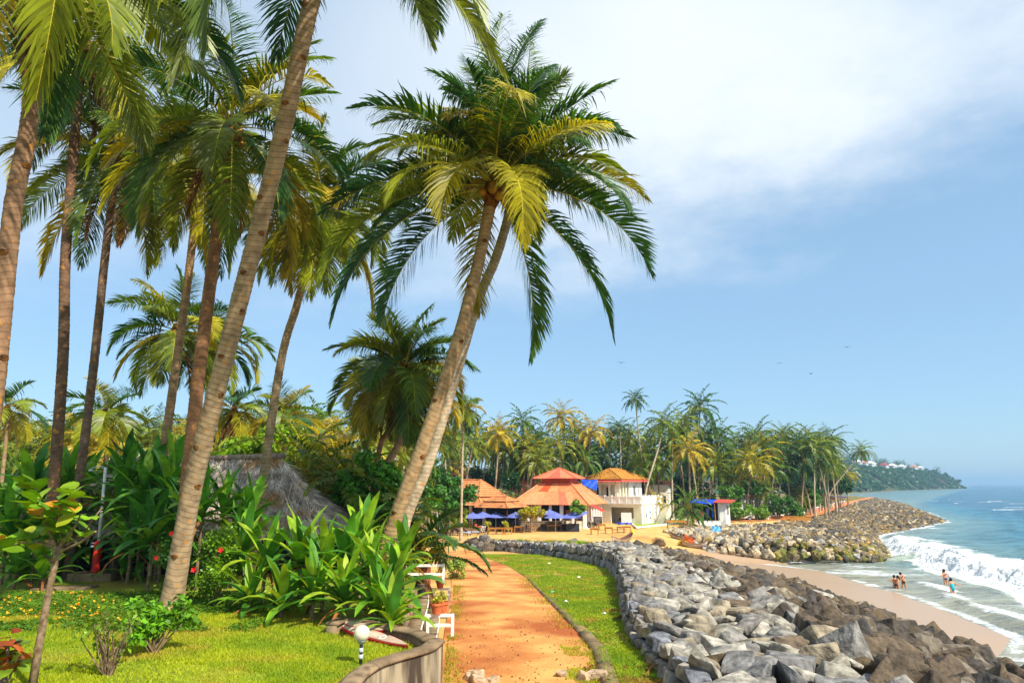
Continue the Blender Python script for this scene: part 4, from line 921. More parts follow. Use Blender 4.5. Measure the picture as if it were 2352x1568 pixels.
tall = [(60, 1175, 21.5, 1.5), (115, 1150, 22, 1.6), (160, 1190, 21, 1.5), (200, 1120, 23, 1.6), (245, 1150, 22.5, 1.6), (300, 1150, 21.5, 1.7), (345, 1120, 22, 1.8), (310, 1215, 20.5, 1.5), (370, 1180, 20.5, 1.6), (262, 1245, 20.2, 1.5),
        (330, 1285, 19.6, 1.3), (105, 1275, 20.6, 1.4), (30, 1265, 20.8, 1.4), (440, 1150, 20.4, 1.6), (180, 1265, 20.4, 1.4), (515, 1175, 19.4, 1.5), (575, 1190, 19.4, 1.4), (285, 1310, 19.2, 1.1), (10, 1180, 22, 1.5), (395, 1250, 19.4, 1.4), (220, 1200, 21, 1.5), (135, 1320, 20, 1.0), (60, 1320, 20.2, 1.0), (540, 1240, 18.8, 1.2),
        (290, 1105, 20.4, 1.7), (330, 1165, 19.2, 1.7), (385, 1125, 20, 1.7), (275, 1180, 19.6, 1.6), (350, 1235, 18.3, 1.4), (300, 1255, 18.4, 1.4), (420, 1200, 18.6, 1.4), (90, 1210, 19.8, 1.5), (150, 1130, 21, 1.7), (20, 1225, 19.6, 1.5), (130, 1235, 19.6, 1.4), (70, 1140, 21, 1.7), (465, 1180, 18.6, 1.4), (35, 1310, 18.6, 1.1), (100, 1320, 18.5, 1.0)]
for i, (u, v, D, Lf) in enumerate(tall):
    D += 1.6+(1.3 if 120 < u < 345 else 0); Lf *= 1.05
    strap_plant('tall dark green strap leaved plant '+('left of the shower' if u < 190 else 'behind the shower' if u < 300 else 'between shower and great trunk' if u < 410 else 'under the thatched eave'), u, v, D, Lf, 20, SGD, 'tall strap leaved plants '+('left of the shower' if u < 190 else 'behind the shower' if u < 300 else 'between shower and trunk' if u < 410 else 'under the eave'), seed=40+i, brown=2, wid=1.5)
def leaf_cloud(rs, C, rad, n, size, aspect=.5, up=.5, flat=False):
    """n pointed leaves scattered in clumps (centres C, radii rad)"""
    C = np.array(C, float).reshape(-1, 3); rad = np.array(rad, float).reshape(len(C), -1)
    k = rs.randint(0, len(C), n); g = rs.normal(0, 1, (n, 3)); g /= np.linalg.norm(g, axis=1)[:, None]
    g *= (rs.rand(n, 1)**.45); p = C[k]+g*rad[k]
    nrm = g*.8+rs.normal(0, .55, (n, 3))+np.array([0, 0, up]); nrm /= np.linalg.norm(nrm, axis=1)[:, None]
    a = rs.normal(0, 1, (n, 3)); a -= (a*nrm).sum(1)[:, None]*nrm; a /= np.linalg.norm(a, axis=1)[:, None]; b = np.cross(nrm, a)
    s = size*rs.uniform(.65, 1.3, (n, 1)); w = s*aspect
    V = np.stack([p-a*s*.5, p-b*w*.5+nrm*s*.06, p+a*s*.5-nrm*s*.10, p+b*w*.5+nrm*s*.06], 1).reshape(-1, 3)
    return V, np.arange(n*4).reshape(n, 4)
def bush(label, base, C, rad, n, size, col, stems=8, name='shrub', cat='shrub', group=None, seed=0, aspect=.55, stemr=.012, up=.5, flowers=None, trunk=None, stemcol=None):
    rs = np.random.RandomState(seed); base = Vector(base); root = thing(name, label, cat, base, 0, group)
    V, F = leaf_cloud(rs, C, rad, n, size, aspect, up)
    obj('foliage', mesh('foliage', V, F, mats=[MT['leaf']]), root, None, None, None, col[:3])
    mb = MB(); C_ = np.array(C, float).reshape(-1, 3)
    if trunk:
        mb.tube(trunk[0], trunk[1], 8)
        st0 = Vector(trunk[0][-1])
    else: st0 = Vector((0, 0, -.03))
    for i in range(stems):
        c = Vector(C_[i % len(C_)])+Vector(rs.normal(0, .12, 3))*float(np.mean(rad))
        s0 = st0+Vector((rs.uniform(-.04, .04), rs.uniform(-.04, .04), 0)) if not trunk else Vector(trunk[0][-1]).lerp(Vector(trunk[0][-2]), rs.uniform(0, .7))
        mid = s0.lerp(c, .5)+Vector((rs.uniform(-.1, .1), rs.uniform(-.1, .1), -.04))*max(.3, (c-s0).length*.5)
        mb.tube([s0, mid, c], [stemr*1.3, stemr, stemr*.45], 5)
    mb.build('trunk' if trunk else 'stems', MT['twig'], root)
    if flowers:
        m, pts = flowers
        for p in pts:
            q = MB()
            for k in range(5):
                a = k*1.2566; q.add([(0, 0, 0), (.05*math.cos(a-.5), .05*math.sin(a-.5), .02), (.075*math.cos(a), .075*math.sin(a), .03), (.05*math.cos(a+.5), .05*math.sin(a+.5), .02)], [(0, 1, 2, 3)])
            q.build('flower', MT['colobj'], root, loc=p, rot=(R(70), 0, 0), color=m[:3])
    return root
def ell(rs, n, c, r):
    g = rs.normal(0, 1, (n, 3)); g /= np.linalg.norm(g, axis=1)[:, None]; g *= rs.rand(n, 1)**.4
    return np.array(c)+g*np.array(r)
rs0 = np.random.RandomState(99)
# hedge with red flowers
b = G(492, 1392, ZG)
C = ell(rs0, 26, (0, 0, 1.05), (.55, .45, .85)); C[:, 2] = np.maximum(C[:, 2], .25)
bush('rounded small leaved hedge with a few red flowers right of the great palm trunk', b, C, np.full((26, 3), .26), 4200, .085, S(112, 150, 26), 14, 'hedge', 'shrub', seed=1, flowers=(S(214, 24, 30), [(-.35, -.5, .9), (.25, -.48, 1.35)]))
b = G(380, 1330, ZG)
C = ell(rs0, 14, (0, 0, .9), (.5, .4, .75))
bush('dark flowering shrub with red blooms left of the great palm trunk', (A(398, 1300, 18.6).x, 18.6, ZG), C, np.full((14, 3), .26), 1500, .10, S(58, 104, 28), 8, seed=2, flowers=(S(220, 24, 34), [(.1, -.45, 1.65), (.28, -.4, 1.9), (-.25, -.42, 1.05)]))
# lawn bushes
b = G(352, 1500, ZG)
C = ell(rs0, 16, (0, 0, .62), (.62, .5, .35))
bush('dense leafy green bush on the lawn in front of the great palm trunk', b, C, np.full((16, 3), .19), 950, .12, S(104, 156, 30), 16, seed=3, aspect=.7, stemr=.014)
b = G(248, 1552, ZG)
C = ell(rs0, 14, (-.05, 0, .62), (.5, .4, .42))
bush('sparse twiggy bush with bare grey stems on the lawn beside the denser bush', b, C, np.full((14, 3), .16), 330, .085, S(118, 150, 34), 46, seed=4, aspect=.6, stemr=.009)
# seaside shrub with pale flowers by the path
b = on_ground(1052, 1330)
C = ell(rs0, 14, (0, 0, .55), (.62, .5, .5))
bush('pale green flowering shrub spilling over the edge of the path beside the steps', (b.x-.1, b.y, b.z), C, np.full((14, 3), .24), 1300, .12, S(150, 172, 76), 10, seed=5, aspect=.7)
b = on_ground(1195, 1265)
C = ell(rs0, 6, (0, 0, .35), (.45, .4, .3))
bush('low yellow green shrub growing on the verge near the stone wall', b, C, np.full((6, 3), .2), 420, .10, S(176, 172, 50), 8, seed=6)
# sea almond sapling with big leaves
def almond_leaf():
    V = []; n = 6
    for i in range(n):
        s = i/(n-1); w = [.02, .07, .13, .155, .12, .02][i]; z = -.10*s*s
        V += [(s*.42, -w, z+.02), (s*.42, 0, z), (s*.42, w, z+.02)]
    I = np.arange(n*3).reshape(n, 3); F = np.concatenate([np.stack([I[:-1, j], I[:-1, j+1], I[1:, j+1], I[1:, j]], -1) for j in (0, 1)])
    return mesh('leaf', np.array(V), F, smooth=True, mats=[MT['strap']])
ALM = almond_leaf()
root = thing('sapling', 'slim forked sapling with large rounded leaves standing on the lawn near the shower', 'young tree', G(72, 1585, ZG))
o0 = root.location
def rp(u, v, D): return A(u, v, D)-o0
DB = o0.y
mb = MB(); mb.tube([(0, 0, -.1), rp(88, 1490, DB), rp(108, 1380, DB), rp(128, 1285, DB), rp(136, 1255, DB)], [.062, .056, .05, .045, .04], 10)
mb.build('trunk', MT['twig'], root, True)
twigs = [[(132, 1265), (105, 1200), (85, 1160), (82, 1120)], [(134, 1260), (90, 1245), (50, 1245), (-10, 1270)], [(136, 1255), (140, 1200), (138, 1160)], [(136, 1258), (190, 1230), (215, 1190), (235, 1165)], [(134, 1268), (185, 1245), (220, 1220)], [(125, 1300), (105, 1275)], [(134, 1262), (120, 1215), (150, 1150)], [(136, 1256), (175, 1205), (185, 1180)]]
rr = random.Random(9); ends = []
for tw in twigs:
    dd = [DB+rr.uniform(-.4, .4)*k for k in range(len(tw))]
    P = [rp(u, v, d) for (u, v), d in zip(tw, dd)]; mb = MB(); mb.tube(P, [.022, .017, .013, .009][:len(P)], 6); mb.build('branch', MT['twig'], root); ends += P[1:]*(1 if tw[-1][0] > 160 else 5)
for i in range(120):
    p = rr.choice(ends)+Vector((rr.uniform(-.12, .12), rr.uniform(-.12, .12), rr.uniform(-.05, .1))); sc = rr.uniform(.45, .95)
    obj('leaf', ALM, root, p, (rr.uniform(-.5, .5), rr.uniform(-1.0, .6), rr.uniform(0, 6.28)), (sc,)*3, rr.choice([S(108, 148, 26), S(130, 160, 30), S(88, 132, 28), S(150, 158, 34), S(108, 148, 26), S(120, 160, 30), S(196, 128, 36)])[:3])
root = thing('almond_shrub', 'reddish brown broad leaved shrub in the corner of the lawn by the sapling', 'shrub', G(5, 1600, ZG))
mb = MB(); ends = []
for k in range(7):
    q = Vector((rr.uniform(-.35, .4), rr.uniform(-.3, .3), rr.uniform(.35, .85))); mb.tube([(0, 0, -.03), q*.5+Vector((0, 0, .1)), q], [.015, .012, .006], 5); ends.append(q)
mb.build('stems', MT['twig'], root)
for i in range(34):
    p = rr.choice(ends)*rr.uniform(.6, 1.05); sc = rr.uniform(.4, .75)
    obj('leaf', ALM, root, p, (rr.uniform(-.5, .5), rr.uniform(-.9, .5), rr.uniform(0, 6.28)), (sc,)*3, rr.choice([S(150, 74, 34), S(178, 92, 36), S(120, 120, 34), S(134, 62, 34), S(110, 136, 34)])[:3])
# ---- grass of the lawn and the verge
mgrass = mat('grass_blades', S(174, 182, 30), S(130, 156, 26), scale=1.1, rough=.55, trans=.3, island=.3, c3=S(176, 162, 54), s3=.7, lo3=.50, hi3=.66)
def grass(name, X, Y, Z, h, w, m, seed, label):
    rs = np.random.RandomState(seed); n = len(X); a = rs.uniform(0, 6.283, n); hh = h*rs.uniform(.5, 1.4, n); ww = w*rs.uniform(.7, 1.3, n)
    p = np.stack([X, Y, Z], -1); d = np.stack([np.cos(a), np.sin(a), 0*a], -1); ln = rs.normal(0, .55, (n, 2))*hh[:, None]
    tip = p+np.stack([ln[:, 0], ln[:, 1], hh], -1)
    V = np.stack([p-d*ww[:, None], p+d*ww[:, None], tip], 1).reshape(-1, 3)
    o = obj(name, mesh(name, V, np.arange(n*3).reshape(n, 3), mats=[m])); return tag(o, label, 'grass', kind='stuff')
rs = np.random.RandomState(1); n = 330000
Y = 8.8+(19.5-8.8)*rs.rand(n)**1.25; X = -Y*.80+rs.rand(n)*(Y*.80-.9)
wallp = [(p.x, p.y) for p in near_w[::-1]]+[(p.x, p.y) for p in back_w[1:]]+[(-4.2, 15.5), (-5, 17.5), (-60, 20), (-60, 3)]
ok = inside(wallp, X, Y); thin_ = (fbm(X*.45, Y*.45, 4, 61) > .60)
ok &= ~(thin_ & (rs.rand(n) < .75)); X, Y = X[ok], Y[ok]
grass('grass', X, Y, np.full(len(X), ZG-.005), .05, .009, mgrass, 2, 'short mown yellow green grass of the garden lawn')
mgv = mat('verge_plants', S(158, 174, 30), S(118, 150, 28), scale=.9, rough=.55, trans=.3, island=.35, c3=S(170, 140, 58), s3=.7, lo3=.55, hi3=.7)
rs = np.random.RandomState(5); n = 260000
Y = 11+(56-11)*rs.rand(n)**1.7; lo_ = lerpt(Y, PR)-.05; hi_ = xwall(Y)+.1; X = lo_+(hi_-lo_)*rs.rand(n)
d = fbm(X*.7, Y*.7, 4, 71); ok = (hi_ > lo_+.1) & (rs.rand(n) < np.clip((d-.28)*6, .1, 1)); X, Y = X[ok], Y[ok]
nb = len(X); kk = rs.rand(nb) < .5
grass('grass', X[kk], Y[kk], gz(X[kk], Y[kk])+.04, .08, .014, mgv, 6, 'rough green grass on the verge between path and stone wall')
Vl, Fl = leaf_cloud(rs, np.stack([X[~kk], Y[~kk], gz(X[~kk], Y[~kk])+.07], -1)[:60000], np.full((min(60000, (~kk).sum()), 3), .03), 60000, .075, .7, 1.2)
tag(obj('ground_cover', mesh('ground_cover', Vl, Fl, mats=[mgv])), 'low creeping green plants covering the verge beside the path', 'ground cover', kind='stuff')
# creeping ground cover and small yellow flowers on the back of the lawn
n = 26000; Y = 14.5+5.0*rs.rand(n); X = -Y*.80+rs.rand(n)*(Y*.80-5.0); ok = (fbm(X*.6, Y*.6, 3, 5) > .30) & (X < -5.2); X, Y = X[ok], Y[ok]
mcov = mat('creeping_plants', S(92, 134, 26), S(70, 110, 26), scale=2, rough=.5, trans=.25, island=.35)
Vl, Fl = leaf_cloud(rs, np.stack([X, Y, X*0+ZG+.06], -1), np.full((len(X), 3), .05), len(X), .06, .7, 1.2)
tag(obj('ground_cover', mesh('ground_cover', Vl, Fl, mats=[mcov])), 'dark creeping ground cover at the back of the lawn by the shower', 'ground cover', kind='stuff')
n = 90; Y = 15+4*rs.rand(n); X = -Y*.72+rs.rand(n)*3.0
Vl, Fl = leaf_cloud(rs, np.stack([X, Y, X*0+ZG+.13], -1), np.full((n, 3), .03), n*5, .05, .9, 2)
tag(obj('small_flowers', mesh('small_flowers', Vl, Fl, mats=[mat('yellow_petal', S(240, 190, 40), S(244, 170, 30))])), 'tiny yellow flowers dotted over the ground cover by the shower', 'flowers', kind='stuff')
# grass tufts on the path's edges
n = 9000; Y = 11+26*rs.rand(n)**1.4; X = np.where(rs.rand(n) < .5, lerpt(Y, PL)+np.abs(rs.normal(0, .22, n)), lerpt(Y, PR)-np.abs(rs.normal(0, .35, n)))
ok = fbm(X*.9, Y*.6, 3, 77) > .44; X, Y = X[ok], Y[ok]
grass('grass', X, Y, gz(X, Y)+.03, .07, .012, mat('dry_grass', S(172, 152, 48), S(136, 134, 36), scale=2, island=.3, trans=.2), 9, 'thin dry grass along both edges of the earth path')
Y = 12+8*rs.rand(14000); X = lerpt(Y, PR)-.9*rs.rand(14000)**1.5; ok = fbm(X*1.3, Y*.8, 3, 33) > .42; X, Y = X[ok], Y[ok]
grass('grass', X, Y, gz(X, Y)+.03, .05, .010, mgrass, 19, 'worn patch of yellow grass on the right side of the path inside the kerb')
# grass on the far stretch of the wall top
pts = []
for i in range(9000):
    t_ = rnd.uniform(3, 24); s_ = rnd.uniform(.02, .55); x, y, z = rev_surf(t_, s_)
    if fbm(np.array([x*.5]), np.array([y*.8]), 3, 13)[0] > .46: pts.append((x, y, z+.06))
pts = np.array(pts); grass('grass', pts[:, 0], pts[:, 1], pts[:, 2], .17, .05, mgv, 4, 'green grass growing between the stones on top of the far wall')
# ---- broadleaf thickets and trees
def tree_blob(label, u0, u1, v0, v1, D, depth, gzv, n, size, col, seed, nc=40, name='broadleaf_tree', group=None, r=.5, trunk=True, aspect=.6, cat='tree'):
    rs = np.random.RandomState(seed); a = A(u0, v0, D); b = A(u1, v1, D); cx = (a.x+b.x)/2; base = Vector((cx, D, gzv))
    hx = abs(b.x-a.x)/2-r*.5; zc = (a.z+b.z)/2-gzv; hz = abs(a.z-b.z)/2-r*.5
    C = ell(rs, nc, (0, 0, zc), (max(.2, hx), depth, max(.2, hz))); rad = np.stack([rs.uniform(.7, 1.3, nc)*r]*3, 1); rad[:, 2] *= .7
    tk = ([(0, 0, -.2), (rs.uniform(-.2, .2), 0, zc*.4), (rs.uniform(-.2, .2), 0, zc*.8)], [.16, .12, .08]) if trunk else None
    return bush(label, base, C, rad, n, size, col, min(nc, 14), name, cat, group, seed, aspect, .03, .6, None, tk)
tree_blob('leafy vine covered thicket behind the ridge of the thatched hut', 478, 765, 975, 1175, 33, 1.6, 4.0, 8500, .26, S(120, 152, 28), 11, 70, 'thicket', None, .55, False, cat='thicket')
tree_blob('glossy bright green tree behind the leaning trunks of the short palm', 770, 945, 1030, 1225, 25.5, .9, 4.4, 3600, .24, S(84, 140, 32), 12, 40, r=.42)
tree_blob('yellow green shrub behind the slope of the thatched roof', 690, 800, 1090, 1190, 29, .8, 4.2, 1500, .22, S(146, 164, 36), 13, 20, r=.4)
tree_blob('dark green spreading tree in front of the tiled restaurant roof', 965, 1098, 1062, 1200, 80, 3, 2.05, 5200, .42, S(62, 112, 34), 14, 46, r=.8)
tree_blob('tall narrow leafy tree right of the central trunk', 950, 1020, 1045, 1190, 70, 2, 2.1, 2600, .38, S(72, 122, 34), 15, 26, r=.7)
tree_blob('light green low tree beside the blue parasols under the dark spreading tree', 1000, 1075, 1155, 1212, 82, 1.8, 2.05, 1800, .34, S(140, 160, 34), 16, 20, r=.6)
tree_blob('small yellow leaved tree at the left corner of the orange roofed pavilion', 1183, 1255, 1158, 1196, 87, 1.4, 2.05, 1500, .32, S(178, 172, 32), 17, 16, r=.5)
tree_blob('small green tree in front of the orange roofed pavilion', 1288, 1352, 1146, 1186, 88, 1.3, 2.05, 1300, .32, S(104, 142, 36), 18, 16, r=.45)
tree_blob('grey green flowering bush behind the gap between tiled roof and pavilion', 1118, 1200, 1118, 1165, 106, 2.2, 2.2, 1800, .32, S(150, 162, 106), 19, 24, 'shrub', None, .7, False, cat='shrub')
tree_blob('round dark green tree below the orange house', 1150, 1200, 1070, 1130, 112, 2.2, 2.3, 1500, .4, S(44, 92, 46), 20, 20, r=.8)
lay = [(1640, 1720, 1100, 1170, 103), (1700, 1770, 1150, 1195, 101), (1745, 1830, 1130, 1190, 104), (1800, 1850, 1150, 1192, 108), (1660, 1720, 1150, 1195, 99), (1690, 1760, 1095, 1140, 110), (1840, 1890, 1120, 1170, 120)]
for i, (u0, u1, v0, v1, D) in enumerate(lay):
    D += 11
    tree_blob('flat topped shady green tree between the kiosk and the road wall', u0, u1, v0, v1, D, 2.2, 2.3, 1700, .42, [S(80, 124, 34), S(104, 142, 34), S(62, 108, 36)][i % 3], 60+i, 18, group='shade trees beside the road', r=.8)
# dark undergrowth masses that close the grove
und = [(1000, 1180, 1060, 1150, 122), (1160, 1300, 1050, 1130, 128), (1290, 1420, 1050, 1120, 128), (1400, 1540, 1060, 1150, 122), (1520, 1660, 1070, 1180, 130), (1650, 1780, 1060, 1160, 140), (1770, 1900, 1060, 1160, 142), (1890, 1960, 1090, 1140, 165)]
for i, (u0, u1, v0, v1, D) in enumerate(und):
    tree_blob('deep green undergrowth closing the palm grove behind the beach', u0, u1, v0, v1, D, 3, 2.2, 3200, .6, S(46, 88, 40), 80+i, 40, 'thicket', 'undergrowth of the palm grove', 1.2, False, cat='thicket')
for i, (u0, u1, D) in enumerate([(-60, 180, 66), (150, 420, 74), (380, 620, 72), (600, 860, 64), (830, 1010, 76)]):
    tree_blob('green undergrowth under the plantation palms behind the garden', u0, u1, 1035, 1130, D, 3, 3.0, 3000, .5, S(92, 118, 36), 90+i, 36, 'thicket', 'undergrowth of the plantation', 1.1, False, cat='thicket')
# yellow potted and border plants at the restaurant are built with it below
# ------------------------------------------------------------------ thatched hut
hut = thing('thatched_hut', 'hut with a shaggy grey palm thatch roof behind the lily beds', 'hut', (A(560, 1050, 25.5).x, 25.5, 4.9))
h0 = hut.location
def hp(u, v, D): return A(u, v, D)-h0
rl = hp(292, 1063, 25.8); rm = hp(480, 1056, 25.5); rgt = hp(648, 1051, 25.2); low = hp(822, 1205, 24.6); ez = low.z-.05
fl_ = Vector((rl.x-1.2, -3.0, ez)); fr_ = Vector((low.x-.3, -2.4, ez-.1)); br_ = Vector((low.x+.1, 2.2, ez)); bl_ = Vector((rl.x-1.2, 2.8, ez))
knee = rgt+Vector((-.05, 0, -.55))
mth = mat('palm_thatch', S(180, 158, 136), S(136, 116, 100), scale=6, rough=.95, bump=.05, bscale=16)
mstr = mat('thatch_strands', S(226, 210, 192), S(166, 146, 132), scale=3, rough=.9, island=.45, c3=S(186, 140, 82), s3=.6, lo3=.54, hi3=.66)
mb = MB()
mb.add([fl_, fr_, knee, rgt, rl], [(0, 1, 2, 3, 4)]); mb.add([bl_, br_, knee, rgt, rl], [(4, 3, 2, 1, 0)]); mb.add([fr_, low, br_, knee], [(0, 1, 2, 3)]); mb.add([bl_, fl_, rl], [(0, 1, 2)])
mb.add([fl_, fr_, low, br_, bl_], [(4, 3, 2, 1, 0)])
rf = mb.build('thatch_roof', mth, hut)
def strands(quads, n, ln, seed, w=.016):
    rs = np.random.RandomState(seed); VV = []
    for (a, b, c, d), m in quads:                # a,b eave side; d,c ridge side
        a, b, c, d = [np.array(q) for q in (a, b, c, d)]; m = int(m*n); s = rs.rand(m, 1); t = rs.rand(m, 1)
        lo2 = a+(b-a)*s; hi2 = d+(c-d)*s; p = lo2+(hi2-lo2)*t; dn = (lo2-hi2); dn /= np.linalg.norm(dn, axis=1)[:, None]+1e-9
        nr = np.cross(b-a, d-a); nr /= np.linalg.norm(nr); nr = nr*np.sign(nr[2])
        lat = np.cross(nr, dn); dirn = dn+lat*rs.normal(0, .5, (m, 1))+nr*rs.normal(.06, .09, (m, 1)); dirn /= np.linalg.norm(dirn, axis=1)[:, None]
        L1 = ln*rs.uniform(.5, 1.4, (m, 1)); p = p+nr*rs.uniform(.0, .06, (m, 1)); q = p+dirn*L1+np.array([0, 0, -.03]); wv = np.cross(dirn, nr)*w*rs.uniform(.6, 1.6, (m, 1))
        VV.append(np.stack([p-wv, p+wv, q+wv*.3, q-wv*.3], 1).reshape(-1, 3))
    V = np.concatenate(VV); return V, np.arange(len(V)).reshape(-1, 4)
V, F = strands([((fl_, fr_, rgt, rl), .52), ((fr_, low, knee+Vector((.05, 0, 0)), knee), .26), ((low, br_, knee, knee+Vector((.05, 0, 0))), .10), ((fr_, low+Vector((0, .2, 0)), low+Vector((-.6, .3, .35)), fr_+Vector((-.3, .6, .5))), .12)], 15000, .55, 3)
o = obj('thatch_strands', mesh('thatch_strands', V, F, mats=[mstr]), rf); o['kind'] = 'stuff'
mb = MB(); mb.tube([rl+Vector((-.2, 0, .08)), rm+Vector((0, 0, .06)), rgt+Vector((.12, 0, .08))], [.10, .10, .10], 8); mb.build('ridge_roll', mth, rf, True)
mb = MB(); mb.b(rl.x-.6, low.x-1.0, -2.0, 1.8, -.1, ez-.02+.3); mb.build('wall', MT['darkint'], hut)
for k in range(6):
    mb = MB(); x = fl_.x+.4+(fr_.x-fl_.x-.9)*k/5; mb.tube([(x, -2.5, -.1), (x, -2.5, ez+.05)], .06, 7); mb.build('post', MT['twig'], hut)
# ------------------------------------------------------------------ garden wall, bench, lamp, shower
def wall_strip(name, root, P, thick, z0f, z1, m, capm=None):
    """wall following the line P (top centre line), rounded cap"""
    P = catmull([tuple(p) for p in P], 60); T = np.gradient(P, axis=0); T /= np.linalg.norm(T, axis=1)[:, None]; Nn = np.stack([-T[:, 1], T[:, 0], 0*T[:, 0]], -1)
    def strip(prof, nm, mm):
        V = []
        for i, p in enumerate(P):
            for off, z in prof(i): V.append(p*[1, 1, 0]+Nn[i]*off+[0, 0, z])
        k = len(prof(0)); I = np.arange(len(P)*k).reshape(-1, k); J = np.roll(I, -1, 1)
        F = np.stack([I[:-1], J[:-1], J[1:], I[1:]], -1).reshape(-1, 4)
        ends = [np.array([list(range(k))[::-1]]), np.array([list(I[-1])])]
        return obj(nm, mesh(nm, np.array(V), [F]+ends, mats=[mm], smooth=False), root)
    h = thick/2
    strip(lambda i: [(-h, z0f), (h, z0f), (h*.98, z1-.06), (-h*.98, z1-.06)], 'wall_body', m)
    w1 = lambda i: .012*math.sin(i*.9)+.008*math.sin(i*2.3)
    strip(lambda i: [(-h-.03, z1-.062), (h+.03, z1-.062), (h+.035, z1-.02+w1(i)*.3), (h*.7, z1+.012), (-h*.7, z1+.012+w1(i)*.4), (-h-.035, z1-.02)], 'coping', capm or m)
cw = thing('curved_garden_wall', 'stained concrete wall curving to a point like a bow between lawn and path', 'wall')
wall_strip('a', cw, [p+Vector((0, 0, 0)) for p in near_w], .24, 3.55, ZT, MT['stained'], MT['concrete'])
wall_strip('b', cw, [near_w[0]+Vector((-.12, .06, 0))]+back_w[1:], .22, 4.75, ZT, MT['concrete'], MT['concrete'])
# retaining wall below the garden and its two stepped benches with white nosing
bw = thing('stepped_bench', 'long two tier concrete bench with white painted edges beside the earth path', 'bench')
def offset_line(L_, dx): return [Vector((p.x+dx, p.y, p.z)) for p in L_]
el = [near_w[0]+Vector((-.02, .10, 0)), Vector((-1.62, 14.5, 5)), Vector((-1.86, 17, 5)), Vector((-2.25, 21.7, 5)), Vector((-3.1, 28, 5))]
def slab(nm, L_, x0, x1, z0, z1, m, sl=0):
    P = catmull([tuple(p) for p in L_], 40); V = []
    for p in P:
        g = float(zl(p[1])); k = (4.0-0) ; base = g
        for dx, zz in ((x0, z0), (x1, z0), (x1, z1), (x0, z1)): V.append((p[0]+dx, p[1], base+zz))
    I = np.arange(160).reshape(40, 4); J = np.roll(I, -1, 1); F = np.stack([I[:-1], J[:-1], J[1:], I[1:]], -1).reshape(-1, 4)
    return obj(nm, mesh(nm, np.array(V), [F, np.array([[3, 2, 1, 0]]), np.array([list(I[-1])])], mats=[m]), bw)
slab('seat', el, -.27, .06, -.2, .42, MT['concrete']); slab('backrest', el, -.60, -.275, -.2, .80, MT['concrete'])
slab('nosing', el, .062, .085, .36, .425, MT['white']); slab('nosing', el, -.272, -.25, .735, .805, MT['white'])
slab('retaining_wall', el, -.95, -.605, -.2, 1.08, MT['concrete'])
rw = thing('garden_retaining_wall', 'plain laterite retaining wall under the young palm where garden meets path', 'wall')
P2 = [(-3.2, 28.2), (-4.3, 34), (-6.2, 44)]
mb = MB()
for (x0, y0), (x1, y1) in zip(P2[:-1], P2[1:]):
    mb.add([(x0, y0, 2.5), (x0-.4, y0, 2.5), (x0-.4, y0, 4.96), (x0, y0, 4.96), (x1, y1, 2.5), (x1-.4, y1, 2.5), (x1-.4, y1, 4.9), (x1, y1, 4.9)], [(0, 1, 2, 3), (7, 6, 5, 4), (0, 4, 5, 1), (1, 5, 6, 2), (2, 6, 7, 3), (3, 7, 4, 0)])
mb.build('wall_body', mat('laterite', S(176, 104, 66), S(140, 80, 54), scale=3, rough=.95, bump=.03, bscale=9), rw)
# white railings by the bench with pots
def railing(label, u, v, D, w, h, rails, zg):
    c = A(u, v, D); root = thing('white_railing', label, 'railing', (c.x, c.y, zg))
    for x in (-w/2, w/2):
        mb = MB(); mb.box((x, 0, h/2), (.07, .07, h)); mb.build('post', MT['white'], root)
    for z in rails:
        mb = MB(); mb.box((0, 0, z), (w-.07, .05, .07)); mb.build('rail', MT['white'], root)
    return root
def pot(label, loc, r, h, col, n=120, seed=0, ls=.07, group=None, ph=.3):
    root = thing('potted_plant', label, 'potted plant', loc, 0, group)
    mb = MB(); mb.lathe([(r*.68, 0), (r*.95, h*.8), (r*1.08, h*.8), (r*1.08, h), (r*.9, h), (r*.88, h*.9)], n=14); mb.build('pot', MT['terracotta'], root, False)
    rs = np.random.RandomState(seed); C = ell(rs, 7, (0, 0, h+ph*.5), (r*.8, r*.8, ph*.5)); V, F = leaf_cloud(rs, C, np.full((7, 3), r*.5), n, ls, .6)
    obj('foliage', mesh('foliage', V, F, mats=[MT['leaf']]), root, None, None, None, col[:3]); return root
pA = A(1012, 1385, 18.0)
railing('white painted railing carrying the terracotta pot on the nearer end of the bench', 1012, 1385, 18.1, .62, .52, (.48, .25), float(zl(18.1))+.42)
railing('white painted railing with a flower pot at the far end of the bench', 1008, 1300, 23.5, .7, .52, (.48, .25), float(zl(23.5))+.42)
railing('white low rail among the lilies beside the bench', 972, 1330, 21.5, 1.2, .55, (.5, .25), ZG)
q = A(1004, 1375, 18.1); zz = float(zl(18.1))+.42+.515
pot('terracotta pot of small yellow plants on the white railing beside the bench', (q.x, q.y, zz), .16, .26, S(176, 176, 50), 140, 1)
pot('terracotta pot of green plants on the bench just behind the nearer pot', (q.x+.03, 19.2, float(zl(19.2))+.80), .17, .28, S(140, 150, 40), 120, 2)
q = A(1012, 1290, 23.5); pot('terracotta pot with tall yellow flowers on the far railing', (q.x, q.y, float(zl(23.5))+.42+.515), .14, .22, S(214, 186, 40), 220, 3, ph=.6)
